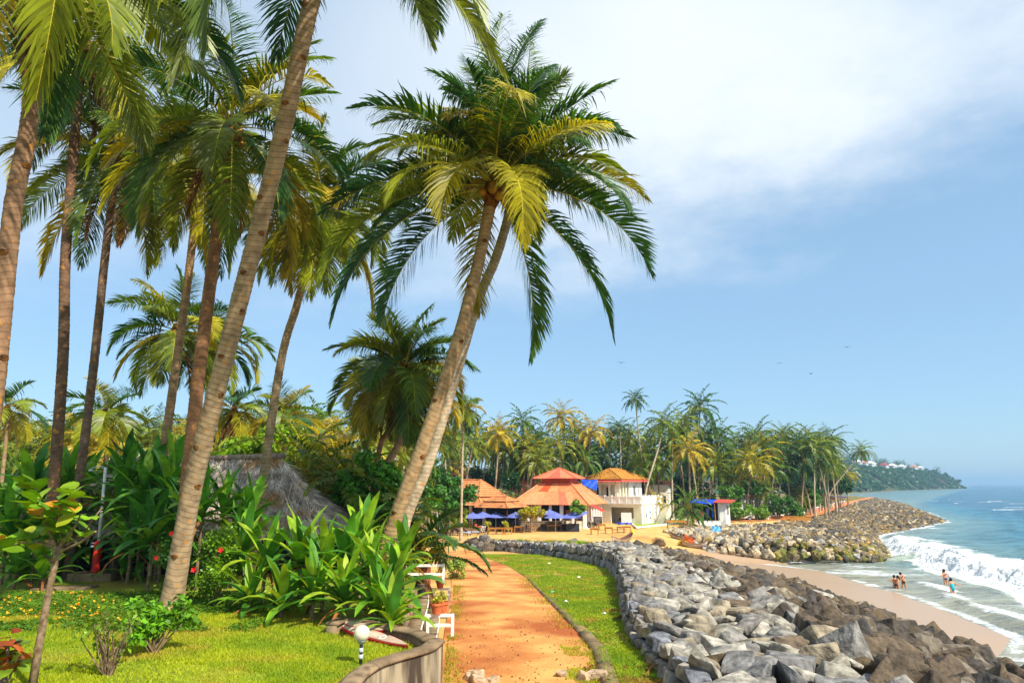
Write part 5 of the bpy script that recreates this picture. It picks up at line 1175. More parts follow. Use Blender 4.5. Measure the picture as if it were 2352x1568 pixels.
# old striped boards on the grass against the wall
def board(label, p0, p1, w, seed, mark):
    p0, p1 = Vector(p0), Vector(p1); d = (p1-p0); root = thing('wooden_board', label, 'board', (p0+p1)/2, math.atan2(d.y, d.x)); n = 12; Lh = d.length/2
    prof = [(-1, .25), (-.9, .6), (-.6, .92), (0, 1), (.5, .85), (.8, .5), (.95, .2), (1, .02)]
    for nm, k, z0, z1, m in (('rim', 1.0, -.04, .02, S(186, 44, 40)), ('deck', .80, .021, .034, S(184, 160, 140))):
        poly = [(x*Lh*(.985 if k < 1 else 1), y*w/2*k) for x, y in prof]+[(x*Lh*(.985 if k < 1 else 1), -y*w/2*k) for x, y in prof[::-1]]
        o = MB().prism(poly, z0, z1).build(nm, MT['colobj'], root, color=m[:3])
    root.rotation_euler = (R(18), math.atan2(-(d.z), math.hypot(d.x, d.y)), math.atan2(d.y, d.x))
    if mark:                                         # pale painted ring and strokes
        mk = MB(); n = 14
        for r0, r1 in ((.045, .065),):
            V = [(.30+r*math.cos(2*math.pi*i/n)*1.35, r*math.sin(2*math.pi*i/n), .0355) for r in (r0, r1) for i in range(n)]
            mk.add(V, [(i, (i+1) % n, n+(i+1) % n, n+i) for i in range(n)])
        for x in (.12, .05, -.03, -.12, -.2): mk.add([(x, -.05, .0355), (x+.02, -.05, .0355), (x+.035, .05, .0355), (x+.015, .05, .0355)], [(0, 1, 2, 3)])
        mk.build('lettering', MT['white'], root)
    return root
board('red edged weathered board with pale lettering lying on the grass inside the curved wall', G(788, 1438, ZG+.12), G(937, 1483, ZG+.06), .26, 1, True)
board('second red edged board lying behind the lettered board against the curved wall', G(792, 1432, ZG+.17)+Vector((0, .05, 0)), G(880, 1452, ZG+.14)+Vector((0, .12, 0)), .2, 2, False)
# globe lamp
lp = G(828, 1527, ZG); lamp = thing('garden_lamp', 'round milky globe lamp on a short black and silver post in the lawn', 'lamp', lp)
mb = MB(); mb.lathe([(.028, -.05), (.028, .33)], n=12); mb.build('post', MT['darkint'], lamp, True)
for z in (.10, .20):
    mb = MB(); mb.lathe([(.036, z), (.038, z+.02), (.036, z+.07)], n=12); mb.build('silver_band', MT['metal'], lamp, True)
mb = MB(); mb.lathe([(.03, .32), (.075, .37), (.085, .39)], n=14); mb.build('socket', MT['metal'], lamp, True)
mgl = mat('milky_globe', S(236, 226, 196), S(224, 196, 130), scale=5, rough=.25, spec=.5, trans=.15, tcol=(1, .95, .85, 1), lo=.45, hi=.75)
mb = MB(); mb.lathe([(.08*math.sin(0)+.07, .385)]+[(.132*math.sin(a), .49-.132*math.cos(a)) for a in np.linspace(.62, 3.1, 14)], n=22); mb.build('globe', mgl, lamp, True)
# shower
sp = G(216, 1332, ZG); sh = thing('outdoor_shower', 'outdoor shower with red pedestal and tall white pipe on a concrete plinth', 'shower', sp)
o = MB().box((0, .1, .1), (1.35, .8, .26)).build('plinth', MT['concrete'], sh, bevel=.02)
MB().lathe([(.125, .22), (.115, .25), (.112, 1.12), (.10, 1.16)], n=18).build('pedestal', MT['colobj'], sh, True, color=S(206, 40, 26)[:3])
MB().tube([(0, 0, 1.15), (-.02, 0, 2.2), (-.06, 0, 3.42)], [.048, .046, .044], 12).build('pipe', MT['white'], sh, True)
MB().tube([(-.06, 0, 3.38), (-.2, -.02, 3.44), (-.42, -.03, 3.42), (-.5, -.03, 3.36)], [.018]*4, 8).build('shower_arm', MT['metal'], sh, True)
MB().lathe([(.02, 0), (.07, -.05), (.08, -.07)], (-.5, -.03, 3.37), 12).build('shower_head', MT['metal'], sh, True)
for z in (1.0, 1.10):
    t_ = MB().tube([(-.1, -.02, z), (-.2, -.06, z), (-.22, -.06, z-.05)], [.018, .018, .014], 7).build('tap', MT['metal'], sh, True)
    MB().box((-.16, -.045, z+.035), (.07, .02, .015)).build('handle', MT['metal'], t_)
tag(MB().box((0, 0, .02), (1.5, .7, .05), .1).build('paving_slab', MT['concrete'], loc=G(150, 1351, ZG+.0)), 'flat grey slab set in the grass in front of the shower plinth', 'slab')
# kerb of the path: separate slabs stepping down towards the sand
kb = thing('path_kerb', 'line of concrete kerb slabs along the right edge of the path', 'kerb')
kp = [(10.5, 13.2), (13.3, 16.8), (16.9, 20.6), (20.7, 25.2), (25.3, 30.5), (30.6, 36)]
for i, (y0, y1) in enumerate(kp):
    V = []; n = 7; w = .34 if i < 3 else .28
    for k in range(n):
        y = y0+(y1-y0)*k/(n-1); x = float(lerpt(y, PR)); z = float(zl(y))+(.13, .11, .10, .09, .08, .07)[i]
        V += [(x-w/2, y, z-.6), (x+w/2, y, z-.6), (x+w/2, y, z), (x-w/2, y, z)]
    I = np.arange(n*4).reshape(n, 4); J = np.roll(I, -1, 1); F = np.stack([I[:-1], J[:-1], J[1:], I[1:]], -1).reshape(-1, 4)
    obj('kerb_slab', mesh('kerb_slab', np.array(V), [F, np.array([[3, 2, 1, 0]]), np.array([list(I[-1])])], mats=[MT['concrete']]), kb)
# dry leaves and fallen fronds at the foot of the wall
rs = np.random.RandomState(17)
for k, (u, v, az) in enumerate([(1490, 1520, .4), (1520, 1545, -.5), (1455, 1500, .2), (1400, 1428, -.4), (1480, 1560, .9)]):
    p = on_ground(u, v); V, F, MI = frond(rs, 1.5, az, .35, -.2, nl=26, leaf=.4, droop=.5, width=.02, ragged=.3)
    tag(obj('fallen_frond', mesh('fallen_frond', V, F, MI, mats=[MT['deadfrond'], MT['deadfrond']]), None, (p.x, p.y, p.z+.06)), 'dry brown palm leaf lying on the verge at the foot of the stone wall', 'palm leaf', 'dry palm leaves on the verge')
n = 900; X = rs.uniform(1.6, 4.0, n); Y = rs.uniform(12.5, 16.5, n); V, F = leaf_cloud(rs, np.stack([X, Y, gz(X, Y)+.09], -1), np.full((n, 3), .05), n, .14, .25, 1.0)
tag(obj('leaf_litter', mesh('leaf_litter', V, F, mats=[MT['deadfrond']])), 'scattered brown leaf litter between kerb and stone wall', 'leaf litter', kind='stuff')
for k, (u, v) in enumerate([(1290, 1555), (1075, 1562), (1130, 1566), (1095, 1556), (1345, 1562), (1105, 1572), (1370, 1560)]):
    p = on_ground(u, v); tag(obj('loose_stone', ROCKS[k], None, (p.x, p.y, p.z+.05), (0, 0, k), (.3+.04*k,)*3, S(176, 150, 120)[:3]), 'loose pale stone lying on the earth path by the wall', 'stone', 'loose stones on the path')
rg = random.Random(8); its = []
for k in range(520):
    y = 11.5+12*rg.random()**1.6; x = lerpt(y, PL)+.15+(float(lerpt(y, PR))-float(lerpt(y, PL))-.3)*rg.random(); its.append(((x, y, float(zl(y))+.045), rg.uniform(.015, .055), (rg.uniform(-1, 1), rg.uniform(-1, 1), rg.uniform(0, 6)), rg.choice([S(176, 124, 78), S(150, 100, 60), S(184, 140, 96), S(128, 80, 50)])))
gv = thing('gravel', 'loose gravel scattered over the earth path', 'gravel'); place_rocks(gv, its, 0, stuff='gravel_bits')
# litter specks on the verge
for k, (u, v, c) in enumerate([(1262, 1297, S(230, 228, 220)), (1330, 1330, S(226, 222, 214)), (1300, 1387, S(230, 230, 226)), (1270, 1365, S(120, 190, 150)), (1385, 1305, S(70, 90, 190)), (1388, 1416, S(220, 220, 214))]):
    p = on_ground(u, v); tag(obj('paper_scrap', mesh('paper_scrap', np.array([(-.1, -.06, .02), (.1, -.05, .05), (.09, .06, .03), (-.09, .07, .06), (0, 0, .09)]), [(0, 1, 4), (1, 2, 4), (2, 3, 4), (3, 0, 4)], mats=[MT['cloth']]), None, (p.x, p.y, p.z+.07), (0, 0, k), None, c[:3]), 'small scrap of litter lying in the green verge', 'litter', 'litter on the verge')
# ------------------------------------------------------------------ buildings
def frustum_roof(root, name, hx, hy, z0, rx, ry, z1, n, m, step=.05, parent=None):
    E = [(-hx, -hy), (hx, -hy), (hx, hy), (-hx, hy)]; T = [(-rx, -ry), (rx, -ry), (rx, ry), (-rx, ry)]; mb = MB()
    for k in range(4):
        a, b = Vector((*E[k], z0)), Vector((*E[(k+1) % 4], z0)); d, c = Vector((*T[k], z1)), Vector((*T[(k+1) % 4], z1))
        nr = (b-a).cross(((c+d)/2-a)).normalized()
        if nr.z < 0: nr = -nr
        for i in range(n):
            t0, t1 = i/n, (i+1)/n
            p, q, r_, s = a.lerp(d, t0)+nr*step, b.lerp(c, t0)+nr*step, b.lerp(c, t1), a.lerp(d, t1)
            mb.add([p, q, r_, s], [(0, 1, 2, 3)]); p2, q2 = a.lerp(d, t0)-nr*.01, b.lerp(c, t0)-nr*.01
            mb.add([p2, q2, q, p], [(0, 1, 2, 3)])
    o = mb.build(name, m, parent or root)
    cp = MB()                                           # ridge and hip cappings
    for k in range(4):
        cp.tube([Vector((*E[k], z0+step)), Vector((*T[k], z1+step))], .09, 6)
        if (Vector(T[k])-Vector(T[(k+1) % 4])).length > .3: cp.tube([Vector((*T[k], z1+step)), Vector((*T[(k+1) % 4], z1+step))], .10, 6)
    cp.build('ridge_cap', m, o)
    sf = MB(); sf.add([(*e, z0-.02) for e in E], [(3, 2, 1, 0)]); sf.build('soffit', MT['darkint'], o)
    return o
def opening(root, name, face, c, w, h, frame=True, m=None, fm=None):
    """window or door set on a face: face = ('x'|'y', sign, plane)"""
    ax, sg, pl = face; m = m or MT['glass']
    if ax == 'y': o = MB().b(c[0]-w/2, c[0]+w/2, pl-.02*(sg < 0)-.0, pl+.02*(sg > 0)+.0, c[1]-h/2, c[1]+h/2).build(name, m, root)
    else: o = MB().b(pl-.02*(sg < 0), pl+.02*(sg > 0), c[0]-w/2, c[0]+w/2, c[1]-h/2, c[1]+h/2).build(name, m, root)
    if frame:
        f = MB(); t = .07
        for (dx, dz, ww, hh) in ((-w/2-t/2, 0, t, h+2*t), (w/2+t/2, 0, t, h+2*t), (0, h/2+t/2, w, t), (0, -h/2-t/2, w, t), (0, 0, .04, h)):
            if ax == 'y': f.box((c[0]+dx, pl+sg*.03, c[1]+dz), (ww, .06, hh))
            else: f.box((pl+sg*.03, c[0]+dx, c[1]+dz), (.06, ww, hh))
        f.build('frame', fm or MT['cream'], o)
    return o
# --- orange roofed open pavilion
K = A(1352, 1160, 91.5); ang = R(20); ae = 10.9
Cc = Vector((K.x, K.y, 0))+Vector((-math.cos(ang), math.sin(ang), 0))*ae/2+Vector((math.sin(ang), math.cos(ang), 0))*ae/2
g0 = 2.08
pav = thing('beach_pavilion', 'open sided beach restaurant with large faded orange hipped roof and small roofed cupola', 'pavilion', (Cc.x, Cc.y, g0), -ang)
zE = K.z-g0; zC = A(1300, 1110, Cc.y).z-g0; zW = A(1300, 1099, Cc.y).z-g0; zA = A(1305, 1075, Cc.y).z-g0
rr = random.Random(2); hE = ae/2; hC = 2.1
OR = [S(226, 136, 88), S(222, 131, 84), S(229, 142, 94), S(220, 128, 80)]
E = [(-hE, -hE), (hE, -hE), (hE, hE), (-hE, hE)]; T = [(x/hE*hC, y/hE*hC) for x, y in E]
for k in range(4):
    a, b = Vector((*E[k], zE)), Vector((*E[(k+1) % 4], zE)); d, c = Vector((*T[k], zC)), Vector((*T[(k+1) % 4], zC))
    nr = (b-a).cross(d-a).normalized(); nr = nr if nr.z > 0 else -nr
    for tier, (t0, t1, n) in enumerate(((0, .62, 8), (.60, 1.0, 5))):
        for i in range(n):
            s0, s1 = i/n, (i+1)/n; up = nr*(.03+.02*tier+rr.uniform(0, .02))
            P = [a.lerp(b, s0).lerp(d.lerp(c, s0), t0), a.lerp(b, s1).lerp(d.lerp(c, s1), t0), a.lerp(b, s1).lerp(d.lerp(c, s1), t1), a.lerp(b, s0).lerp(d.lerp(c, s0), t1)]
            V = [p+up for p in P]+[p-nr*.02 for p in P]
            col = rr.choice(OR)
            if k == 0 and tier == 0 and i in (5,): col = S(216, 108, 76)
            if k == 0 and tier == 1 and i == 1: col = S(198, 84, 40)
            MB().add(V, [(0, 1, 2, 3), (7, 6, 5, 4), (0, 4, 5, 1), (1, 5, 6, 2), (2, 6, 7, 3), (3, 7, 4, 0)]).build('roof_panel', MT['redroof'], pav, color=col[:3])
    MB().tube([a+nr*.1, d+nr*.12], .13, 6).build('hip_cap', MT['redroof'], pav, color=S(222, 140, 88)[:3])
MB().b(-hC+.06, hC-.06, -hC+.06, hC-.06, zC-.4, zW+.3).build('cupola_wall', MT['redroof'], pav, color=S(168, 76, 40)[:3])
hQ = 3.0
for k in range(4):
    s = [(-1, -1), (1, -1), (1, 1), (-1, 1)]; a = Vector((s[k][0]*hQ, s[k][1]*hQ, zW)); b = Vector((s[(k+1) % 4][0]*hQ, s[(k+1) % 4][1]*hQ, zW)); ap = Vector((0, 0, zA))
    nr = (b-a).cross(ap-a).normalized(); nr = nr if nr.z > 0 else -nr
    for i in range(3):
        P = [a.lerp(b, i/3), a.lerp(b, (i+1)/3)]; up = nr*(.05+.012*i); V = [p+up for p in P]+[ap+up]+[p-nr*.02 for p in P]+[ap-nr*.02]
        MB().add(V, [(0, 1, 2), (5, 4, 3), (0, 3, 4, 1), (1, 4, 5, 2), (2, 5, 3, 0)]).build('cupola_panel', MT['redroof'], pav, color=[S(220, 114, 78), S(208, 92, 68), S(224, 122, 84)][(i+k) % 3][:3])
    MB().tube([a+nr*.08, ap+nr*.08], .08, 6).build('hip_cap', MT['redroof'], pav, color=S(206, 92, 62)[:3])
hw = hE-.75
MB().b(-hE+.2, hE-.2, -hE+.2, hE-.2, -.4, .12).build('floor_slab', MT['cream'], pav)
for i in range(7):
    x = -hw+2*hw*i/6
    MB().box((x, -hw, zE/2+.1), (.42 if i % 2 == 0 else .3, .36, zE-.1)).build('column', MT['white'], pav)
    if i: MB().box((hw, -hw+2*hw*i/6, zE/2+.1), (.36, .4, zE-.1)).build('column', MT['white'], pav)
for i in range(4, 6):
    x0 = -hw+2*hw*i/6+.22; x1 = -hw+2*hw*(i+1)/6-.22
    MB().b(x0, x1, -hw-.1, -hw+.1, .1, 1.05).build('parapet', MT['cream'], pav)
for i in range(6):
    y0 = -hw+2*hw*i/6+.22; y1 = -hw+2*hw*(i+1)/6-.22
    p_ = MB().b(hw-.1, hw+.1, y0, y1, .1, 1.0).build('parapet', MT['cream'], pav)
    lt = MB(); ym = (y0+y1)/2
    for s in (-1, 1): lt.bar((hw+.12, ym-.35, .55-.22*s), (hw+.12, ym+.35, .55+.22*s), .05)
    lt.bar((hw+.12, ym-.4, .55), (hw+.12, ym+.4, .55), .05); lt.build('lattice', MT['darkwood'], p_)
for x0 in (.3, 2.0):
    lt = MB()
    for s in (-1, 1): lt.bar((x0+.6, -hw-.12, .58-.25*s), (x0+1.5, -hw-.12, .58+.25*s), .05)
    lt.bar((x0+.55, -hw-.12, .58), (x0+1.55, -hw-.12, .58), .05); lt.build('lattice', MT['darkwood'], pav)
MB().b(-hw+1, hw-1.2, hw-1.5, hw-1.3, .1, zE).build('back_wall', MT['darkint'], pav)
MB().b(hw-3.4, hw-.5, -hw+2.2, -hw+2.8, .1, 1.25).build('bar_counter', MT['wood'], pav)
MB().b(hw-3.6, hw-.5, -hw+3.6, -hw+3.75, .1, 2.3).build('bar_back', mat('bar_panel', S(206, 130, 40), S(176, 104, 30), scale=2), pav)
# red awning by the entrance
aw = Vector((hE+.02, -hE+1.4, zE)); MB().add([(hE-.2, -hE+.6, zE+.15), (hE-.2, -hE+3.4, zE+.15), (hE+1.5, -hE+3.2, zE-.75), (hE+1.5, -hE+.8, zE-.75), (hE-.2, -hE+.6, zE+.1), (hE-.2, -hE+3.4, zE+.1), (hE+1.5, -hE+3.2, zE-.8), (hE+1.5, -hE+.8, zE-.8)],
    [(0, 1, 2, 3), (7, 6, 5, 4), (0, 4, 5, 1), (1, 5, 6, 2), (2, 6, 7, 3), (3, 7, 4, 0)]).build('awning', MT['redroof'], pav, color=S(204, 62, 44)[:3])
# --- white two storey house with battlemented terrace
K2 = on_ground(1475, 1199); ang = R(38); ex = Vector((math.cos(ang), -math.sin(ang), 0)); ey = Vector((math.sin(ang), math.cos(ang), 0))
a2, b2 = 7.2, 6.6; C2 = Vector((K2.x, 99.5, 0))-ex*a2/2+ey*b2/2; g0 = 2.15
K2 = A(1475, 1199, 99.5); C2 = Vector((K2.x, K2.y, 0))-ex*a2/2+ey*b2/2
hs = thing('white_house', 'white two storey beach house with ochre tiled roof and battlemented terrace', 'house', (C2.x, C2.y, g0), -ang)
zf = A(1475, 1158, 99.5).z-g0; zp = A(1475, 1139, 99.5).z-g0
X, Y = a2/2, b2/2
# ground floor: walls with a real opening on the left front
MB().b(-X, -X+.25, -Y, Y, -.3, zf).build('wall', MT['white'], hs); MB().b(X-.25, X, -Y, Y, -.3, zf).build('wall', MT['white'], hs); MB().b(-X, X, Y-.25, Y, -.3, zf).build('wall', MT['white'], hs)
MB().b(-X+.25, -X+2.2, -Y, -Y+.25, -.3, zf).build('wall', MT['cream'], hs); MB().b(X-1.3, X-.25, -Y, -Y+.25, -.3, zf).build('wall', MT['cream'], hs)
MB().b(-X+2.2, X-1.3, -Y, -Y+.25, zf-.45, zf).build('lintel', MT['cream'], hs)
MB().b(-X+.25, X-.25, -Y+2.6, -Y+2.8, -.3, zf).build('inner_wall', MT['cream'], hs)
MB().b(X-2.6, X-1.2, -Y-.02, -Y+.2, -.1, .95).build('counter', MT['white'], hs)
MB().b(-X-.05, X+.12, -Y-.12, Y, zf, zf+.16).build('terrace_slab', MT['white'], hs)
mural = [(S(70, 92, 170), -1.9, 1.3, .35, .9), (S(190, 120, 70), -1.9, .75, .3, .35), (S(60, 100, 190), -.75, 1.75, .5, .5), (S(60, 50, 60), -.75, .95, .4, .45)]
for k, (c, dy, z, w, h) in enumerate(mural):
    MB().add([(X+.012, dy-w/2, z), (X+.012, dy+w*.2, z-h*.5), (X+.012, dy+w/2, z+h*.2), (X+.012, dy, z+h*.5)], [(0, 1, 2, 3)]).build('mural', MT['colobj'], hs, color=c[:3])
for dy in (-2.5, -.1, 2.4): MB().box((X+.06, dy, zf/2), (.12, .22, zf)).build('pilaster', MT['cream'], hs)
for i in range(6):                                       # panelled parapet on the left front
    x0 = -X+a2*i/6; MB().b(x0+.08, x0+a2/6-.08, -Y-.05, -Y+.1, zf+.16, zp-.15).build('parapet_panel', MT['white'], hs)
    MB().box((x0+.0, -Y+.02, (zf+zp)/2+.1), (.16, .24, zp-zf)).build('parapet_post', MT['white'], hs)
MB().b(-X, X+.02, -Y-.09, -Y+.14, zp-.15, zp-.05).build('parapet_rail', MT['white'], hs)
MB().b(X-.12, X+.1, -Y, Y, zf+.16, zp-.2).build('parapet', MT['white'], hs)
for i in range(7): MB().box((X-.01, -Y+.35+(b2-.7)*i/6, zp-.05), (.224, .5, .32)).build('merlon', MT['white'], hs)
# upper storey
K3 = A(1424, 1108, 103); K3.z = 0; inv = Matrix.Rotation(ang, 3, 'Z'); l3 = inv@(K3-Vector((C2.x, C2.y, 0)))
a3, b3 = 5.4, 6.8; cx, cy = l3.x-a3/2, l3.y+b3/2; zu = A(1432, 1104, 104).z-g0; zr = A(1432, 1077, 107).z-g0
up_ = bpy.data.objects.new('upper_storey', None)
MB().b(cx-a3/2, cx-a3/2+.25, cy-b3/2, cy+b3/2, zf+.1, zu).build('wall', MT['white'], hs); MB().b(cx+a3/2-.25, cx+a3/2, cy-b3/2+2.6, cy+b3/2, zf+.1, zu).build('wall', MT['white'], hs)
MB().b(cx-a3/2, cx+a3/2, cy+b3/2-.25, cy+b3/2, zf+.1, zu).build('wall', MT['white'], hs); MB().b(cx-a3/2, cx+a3/2-.25, cy-b3/2+1.2, cy-b3/2+1.4, zf+.1, zu).build('wall', MT['cream'], hs)
MB().b(cx+a3/2-.9, cx+a3/2-.7, cy-b3/2, cy-b3/2+2.8, zf+.1, zu).build('wall', MT['cream'], hs)
for i in range(4): MB().box((cx-a3/2+.2+(a3-.4)*i/3, cy-b3/2+.12, (zf+zu)/2), (.26, .26, zu-zf)).build('column', MT['cream'], hs)
for i in range(1, 4): MB().box((cx+a3/2-.13, cy-b3/2+.12+.85*i, (zf+zu)/2), (.26, .26, zu-zf)).build('column', MT['cream'], hs)
MB().b(cx-a3/2, cx+a3/2, cy-b3/2+.0, cy-b3/2+.2, zu-.55, zu).build('lintel', MT['cream'], hs)
for x in (-1.6, .1): opening(hs, 'window', ('y', -1, cy-b3/2+1.2), (cx+x, zf+1.5), .8, 1.7, m=MT['darkint'])
opening(hs, 'window', ('x', 1, cx+a3/2), (cy+.9, zf+1.75), .7, 1.6); opening(hs, 'window', ('x', 1, cx+a3/2-.7), (cy-b3/2+1.4, zf+1.3), .8, 2.0, m=MT['darkint'])
rt = bpy.data.objects.new('tmp', None)
ro = frustum_roof(hs, 'tiled_roof', a3/2+.75, b3/2+.75, zu+.25, .02, b3/2-1.6, zr, 9, MT['tile_yellow']); ro.location = (cx, cy, 0)
ra = bpy.data.objects.new('x', None); bpy.data.objects.remove(ra); bpy.data.objects.remove(rt); bpy.data.objects.remove(up_)
for nm_, V in (('red_eave', [(cx-a3/2-.9, cy-b3/2-.9, zu-.12), (cx+a3/2+.9, cy-b3/2-.9, zu-.12), (cx+a3/2+.6, cy-b3/2-.6, zu+.24), (cx-a3/2-.6, cy-b3/2-.6, zu+.24)]),
               ('red_eave', [(cx+a3/2+.9, cy-b3/2-.9, zu-.12), (cx+a3/2+.9, cy+b3/2+.9, zu-.12), (cx+a3/2+.6, cy+b3/2+.6, zu+.24), (cx+a3/2+.6, cy-b3/2-.6, zu+.24)])):
    MB().add(V, [(0, 1, 2, 3)]).build(nm_, MT['redroof'], hs, color=S(206, 84, 66)[:3])
# outside stair on the right
st_ = MB()
for i in range(9): st_.b(X+.35, X+1.5, Y-.3-.32*(i+1), Y-.3-.32*i, -.4, (zf)*(1-i/9.0)*.92)
st_.build('stairs', MT['cream'], hs)
# blue tarpaulin between the two roofs
p0 = A(1336, 1100, 101); p1 = A(1372, 1100, 102); p2 = A(1372, 1124, 101); p3 = A(1338, 1112, 100.5)
V = []
for i in range(7):
    for j in range(5):
        q = (p0.lerp(p1, i/6)).lerp(p3.lerp(p2, i/6), j/4); V.append((q.x, q.y-.25*math.sin(i*1.3+j), q.z-.12*math.sin(math.pi*i/6)))
I = np.arange(35).reshape(7, 5); F = np.stack([I[:-1, :-1], I[1:, :-1], I[1:, 1:], I[:-1, 1:]], -1).reshape(-1, 4)
tag(obj('tarpaulin', mesh('tarpaulin', np.array(V), F, smooth=True, mats=[MT['bluetarp']])), 'bright blue tarpaulin strung between the orange pavilion roof and the white house', 'tarpaulin')
# --- tiled restaurant on the left
ang = R(30); K4 = A(1107, 1161, 90); ex = Vector((math.cos(ang), -math.sin(ang), 0)); ey = Vector((math.sin(ang), math.cos(ang), 0))
a4, b4 = 9.5, 9.0; C4 = Vector((K4.x, K4.y, 0))-ex*a4/2+ey*b4/2; g0 = 2.05
rs_ = thing('tiled_restaurant', 'low beach restaurant with two tier orange tiled roof behind the parasols', 'restaurant', (C4.x, C4.y, g0), -ang)
z0 = K4.z-g0; zm = A(1107, 1141, 92).z-g0; zt_ = A(1091, 1102, C4.y).z-g0
frustum_roof(rs_, 'lower_roof', a4/2, b4/2, z0, a4/2-1.35, b4/2-1.35, zm-.05, 4, MT['tile'])
frustum_roof(rs_, 'upper_roof', a4/2-1.1, b4/2-1.1, zm+.05, 1.7, .02, zt_, 8, MT['tile'])
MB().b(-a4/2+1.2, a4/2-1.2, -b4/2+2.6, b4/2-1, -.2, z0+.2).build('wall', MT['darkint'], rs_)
for i in range(5):
    MB().box((-a4/2+.7+(a4-1.4)*i/4, -b4/2+.7, z0/2), (.2, .2, z0)).build('post', MT['darkwood'], rs_)
    if i: MB().box((a4/2-.7, -b4/2+.7+(b4-1.4)*i/4, z0/2), (.2, .2, z0)).build('post', MT['darkwood'], rs_)
for i in range(4): MB().box((-a4/2+1.8+(a4-3.0)*i/3, -b4/2+2.5, z0/2), (.5, .14, z0)).build('pier', MT['cream'], rs_)
MB().b(-a4/2+.3, a4/2-.3, -b4/2+.3, b4/2-.3, -.4, .15).build('floor_slab', MT['terracotta'], rs_)
K5 = A(1163, 1166, 88); C5 = Vector((K5.x, K5.y, 0))-ex*1.9+ey*1.9
an = thing('tiled_porch', 'small porch with stepped orange tiled roof between restaurant and pavilion', 'porch', (C5.x, C5.y, 2.05), -ang)
z0 = K5.z-2.05
frustum_roof(an, 'lower_roof', 2.5, 2.5, z0, 1.5, 1.5, z0+.75, 3, MT['tile']); frustum_roof(an, 'upper_roof', 1.75, 1.75, z0+.78, .9, .02, z0+1.3, 2, MT['tile'])
for s in ((-2.1, -2.1), (2.1, -2.1), (2.1, 2.1), (-2.1, 2.1)): MB().box((*s, z0/2), (.16, .16, z0)).build('post', MT['darkwood'], an)
MB().b(-2.2, 2.2, 1.6, 1.75, 0, z0).build('back_wall', MT['darkint'], an); MB().b(-2.3, 2.3, -2.3, 2.3, -.3, .1).build('floor_slab', MT['concrete'], an)
# terrace edge wall behind the tables
def boxthing(name, label, cat, u0, u1, v, D, h, th, m, zb=2.05, capm=None, group=None):
    p = A(u0, v, D); q = A(u1, v, D); root = thing(name, label, cat, ((p.x+q.x)/2, D, zb), 0, group); w = abs(q.x-p.x)
    MB().box((0, 0, h/2-.1), (w, th, h+.2)).build('wall_body', m, root); MB().box((0, 0, h+.04), (w+.06, th+.1, .08)).build('coping', capm or m, root); return root
boxthing('terrace_wall', 'low brick terrace wall topped with potted plants behind the sun loungers', 'wall', 1020, 1105, 1210, 85.5, .75, .35, MT['concrete'], capm=MT['terracotta'])
boxthing('stone_counter', 'long low stone wall behind the cafe tables beside the yellow tree', 'wall', 1192, 1300, 1200, 90, 1.15, .4, MT['concrete'])
boxthing('dark_planter', 'dark block planter at the corner of the pavilion', 'planter', 1300, 1330, 1205, 88.2, .9, .7, mat('dark_block', S(60, 58, 62), S(44, 44, 50), scale=3))
for k, u in enumerate((1032, 1044, 1056, 1068, 1080, 1092)):
    p = A(u, 1195, 85.5); pot('terracotta pot of yellow plants on the brick terrace wall', (p.x, 85.5, 2.05+.83), .22, .3, rnd.choice([S(196, 176, 50), S(150, 160, 50), S(206, 140, 50)]), 70, k, .12, 'pots on the terrace wall', .4)
for k, (u, D) in enumerate(((1122, 87.5), (1160, 87.5))):
    p = A(u, 1200, D); bush('yellow green potted bush between the parasol poles', (p.x, D, 2.0), ell(rs0, 8, (0, 0, .9), (.4, .3, .7)), np.full((8, 3), .3), 500, .2, S(186, 184, 50), 5, group='bushes between the parasols', seed=k+5)
# --- kiosk
kD = 104; kc = A(1636, 1170, kD); ks = thing('beach_kiosk', 'small white surf kiosk with blue and red awning roof hung with clothes', 'kiosk', (kc.x, kD, 2.25), -R(28)); ks.scale = (1.08,)*3
MB().b(-2.6, 1.6, -.3, 1.6, -.3, .15).build('floor_slab', MT['concrete'], ks); MB().b(1.0, 2.0, -1.2, 1.7, -.3, 2.75).build('white_booth', MT['white'], ks)
opening(ks, 'window', ('x', 1, 2.0), (.1, 1.75), 1.2, 1.2); MB().b(-2.6, 1.0, 1.5, 1.7, 0, 2.7).build('back_wall', MT['darkint'], ks)
MB().add([(-2.9, -1.9, 2.72), (.6, -1.9, 2.62), (.6, 1.9, 3.1), (-2.9, 1.9, 3.15), (-2.9, -1.9, 2.66), (.6, -1.9, 2.56), (.6, 1.9, 3.04), (-2.9, 1.9, 3.09)], [(0, 1, 2, 3), (7, 6, 5, 4), (0, 4, 5, 1), (1, 5, 6, 2), (2, 6, 7, 3), (3, 7, 4, 0)]).build('blue_awning', MT['bluetarp'], ks)
MB().add([(.5, -1.8, 2.82), (2.9, -1.7, 2.78), (2.9, 2.0, 3.1), (.5, 1.9, 3.18), (.5, -1.8, 2.77), (2.9, -1.7, 2.73), (2.9, 2.0, 3.05), (.5, 1.9, 3.13)], [(0, 1, 2, 3), (7, 6, 5, 4), (0, 4, 5, 1), (1, 5, 6, 2), (2, 6, 7, 3), (3, 7, 4, 0)]).build('red_awning', MT['redroof'], ks, color=S(180, 70, 56)[:3])
for x in (-2.6, -.9, .7): MB().tube([(x, -1.7, -.2), (x, -1.7, 2.66)], .05, 6).build('post', MT['wood'], ks)
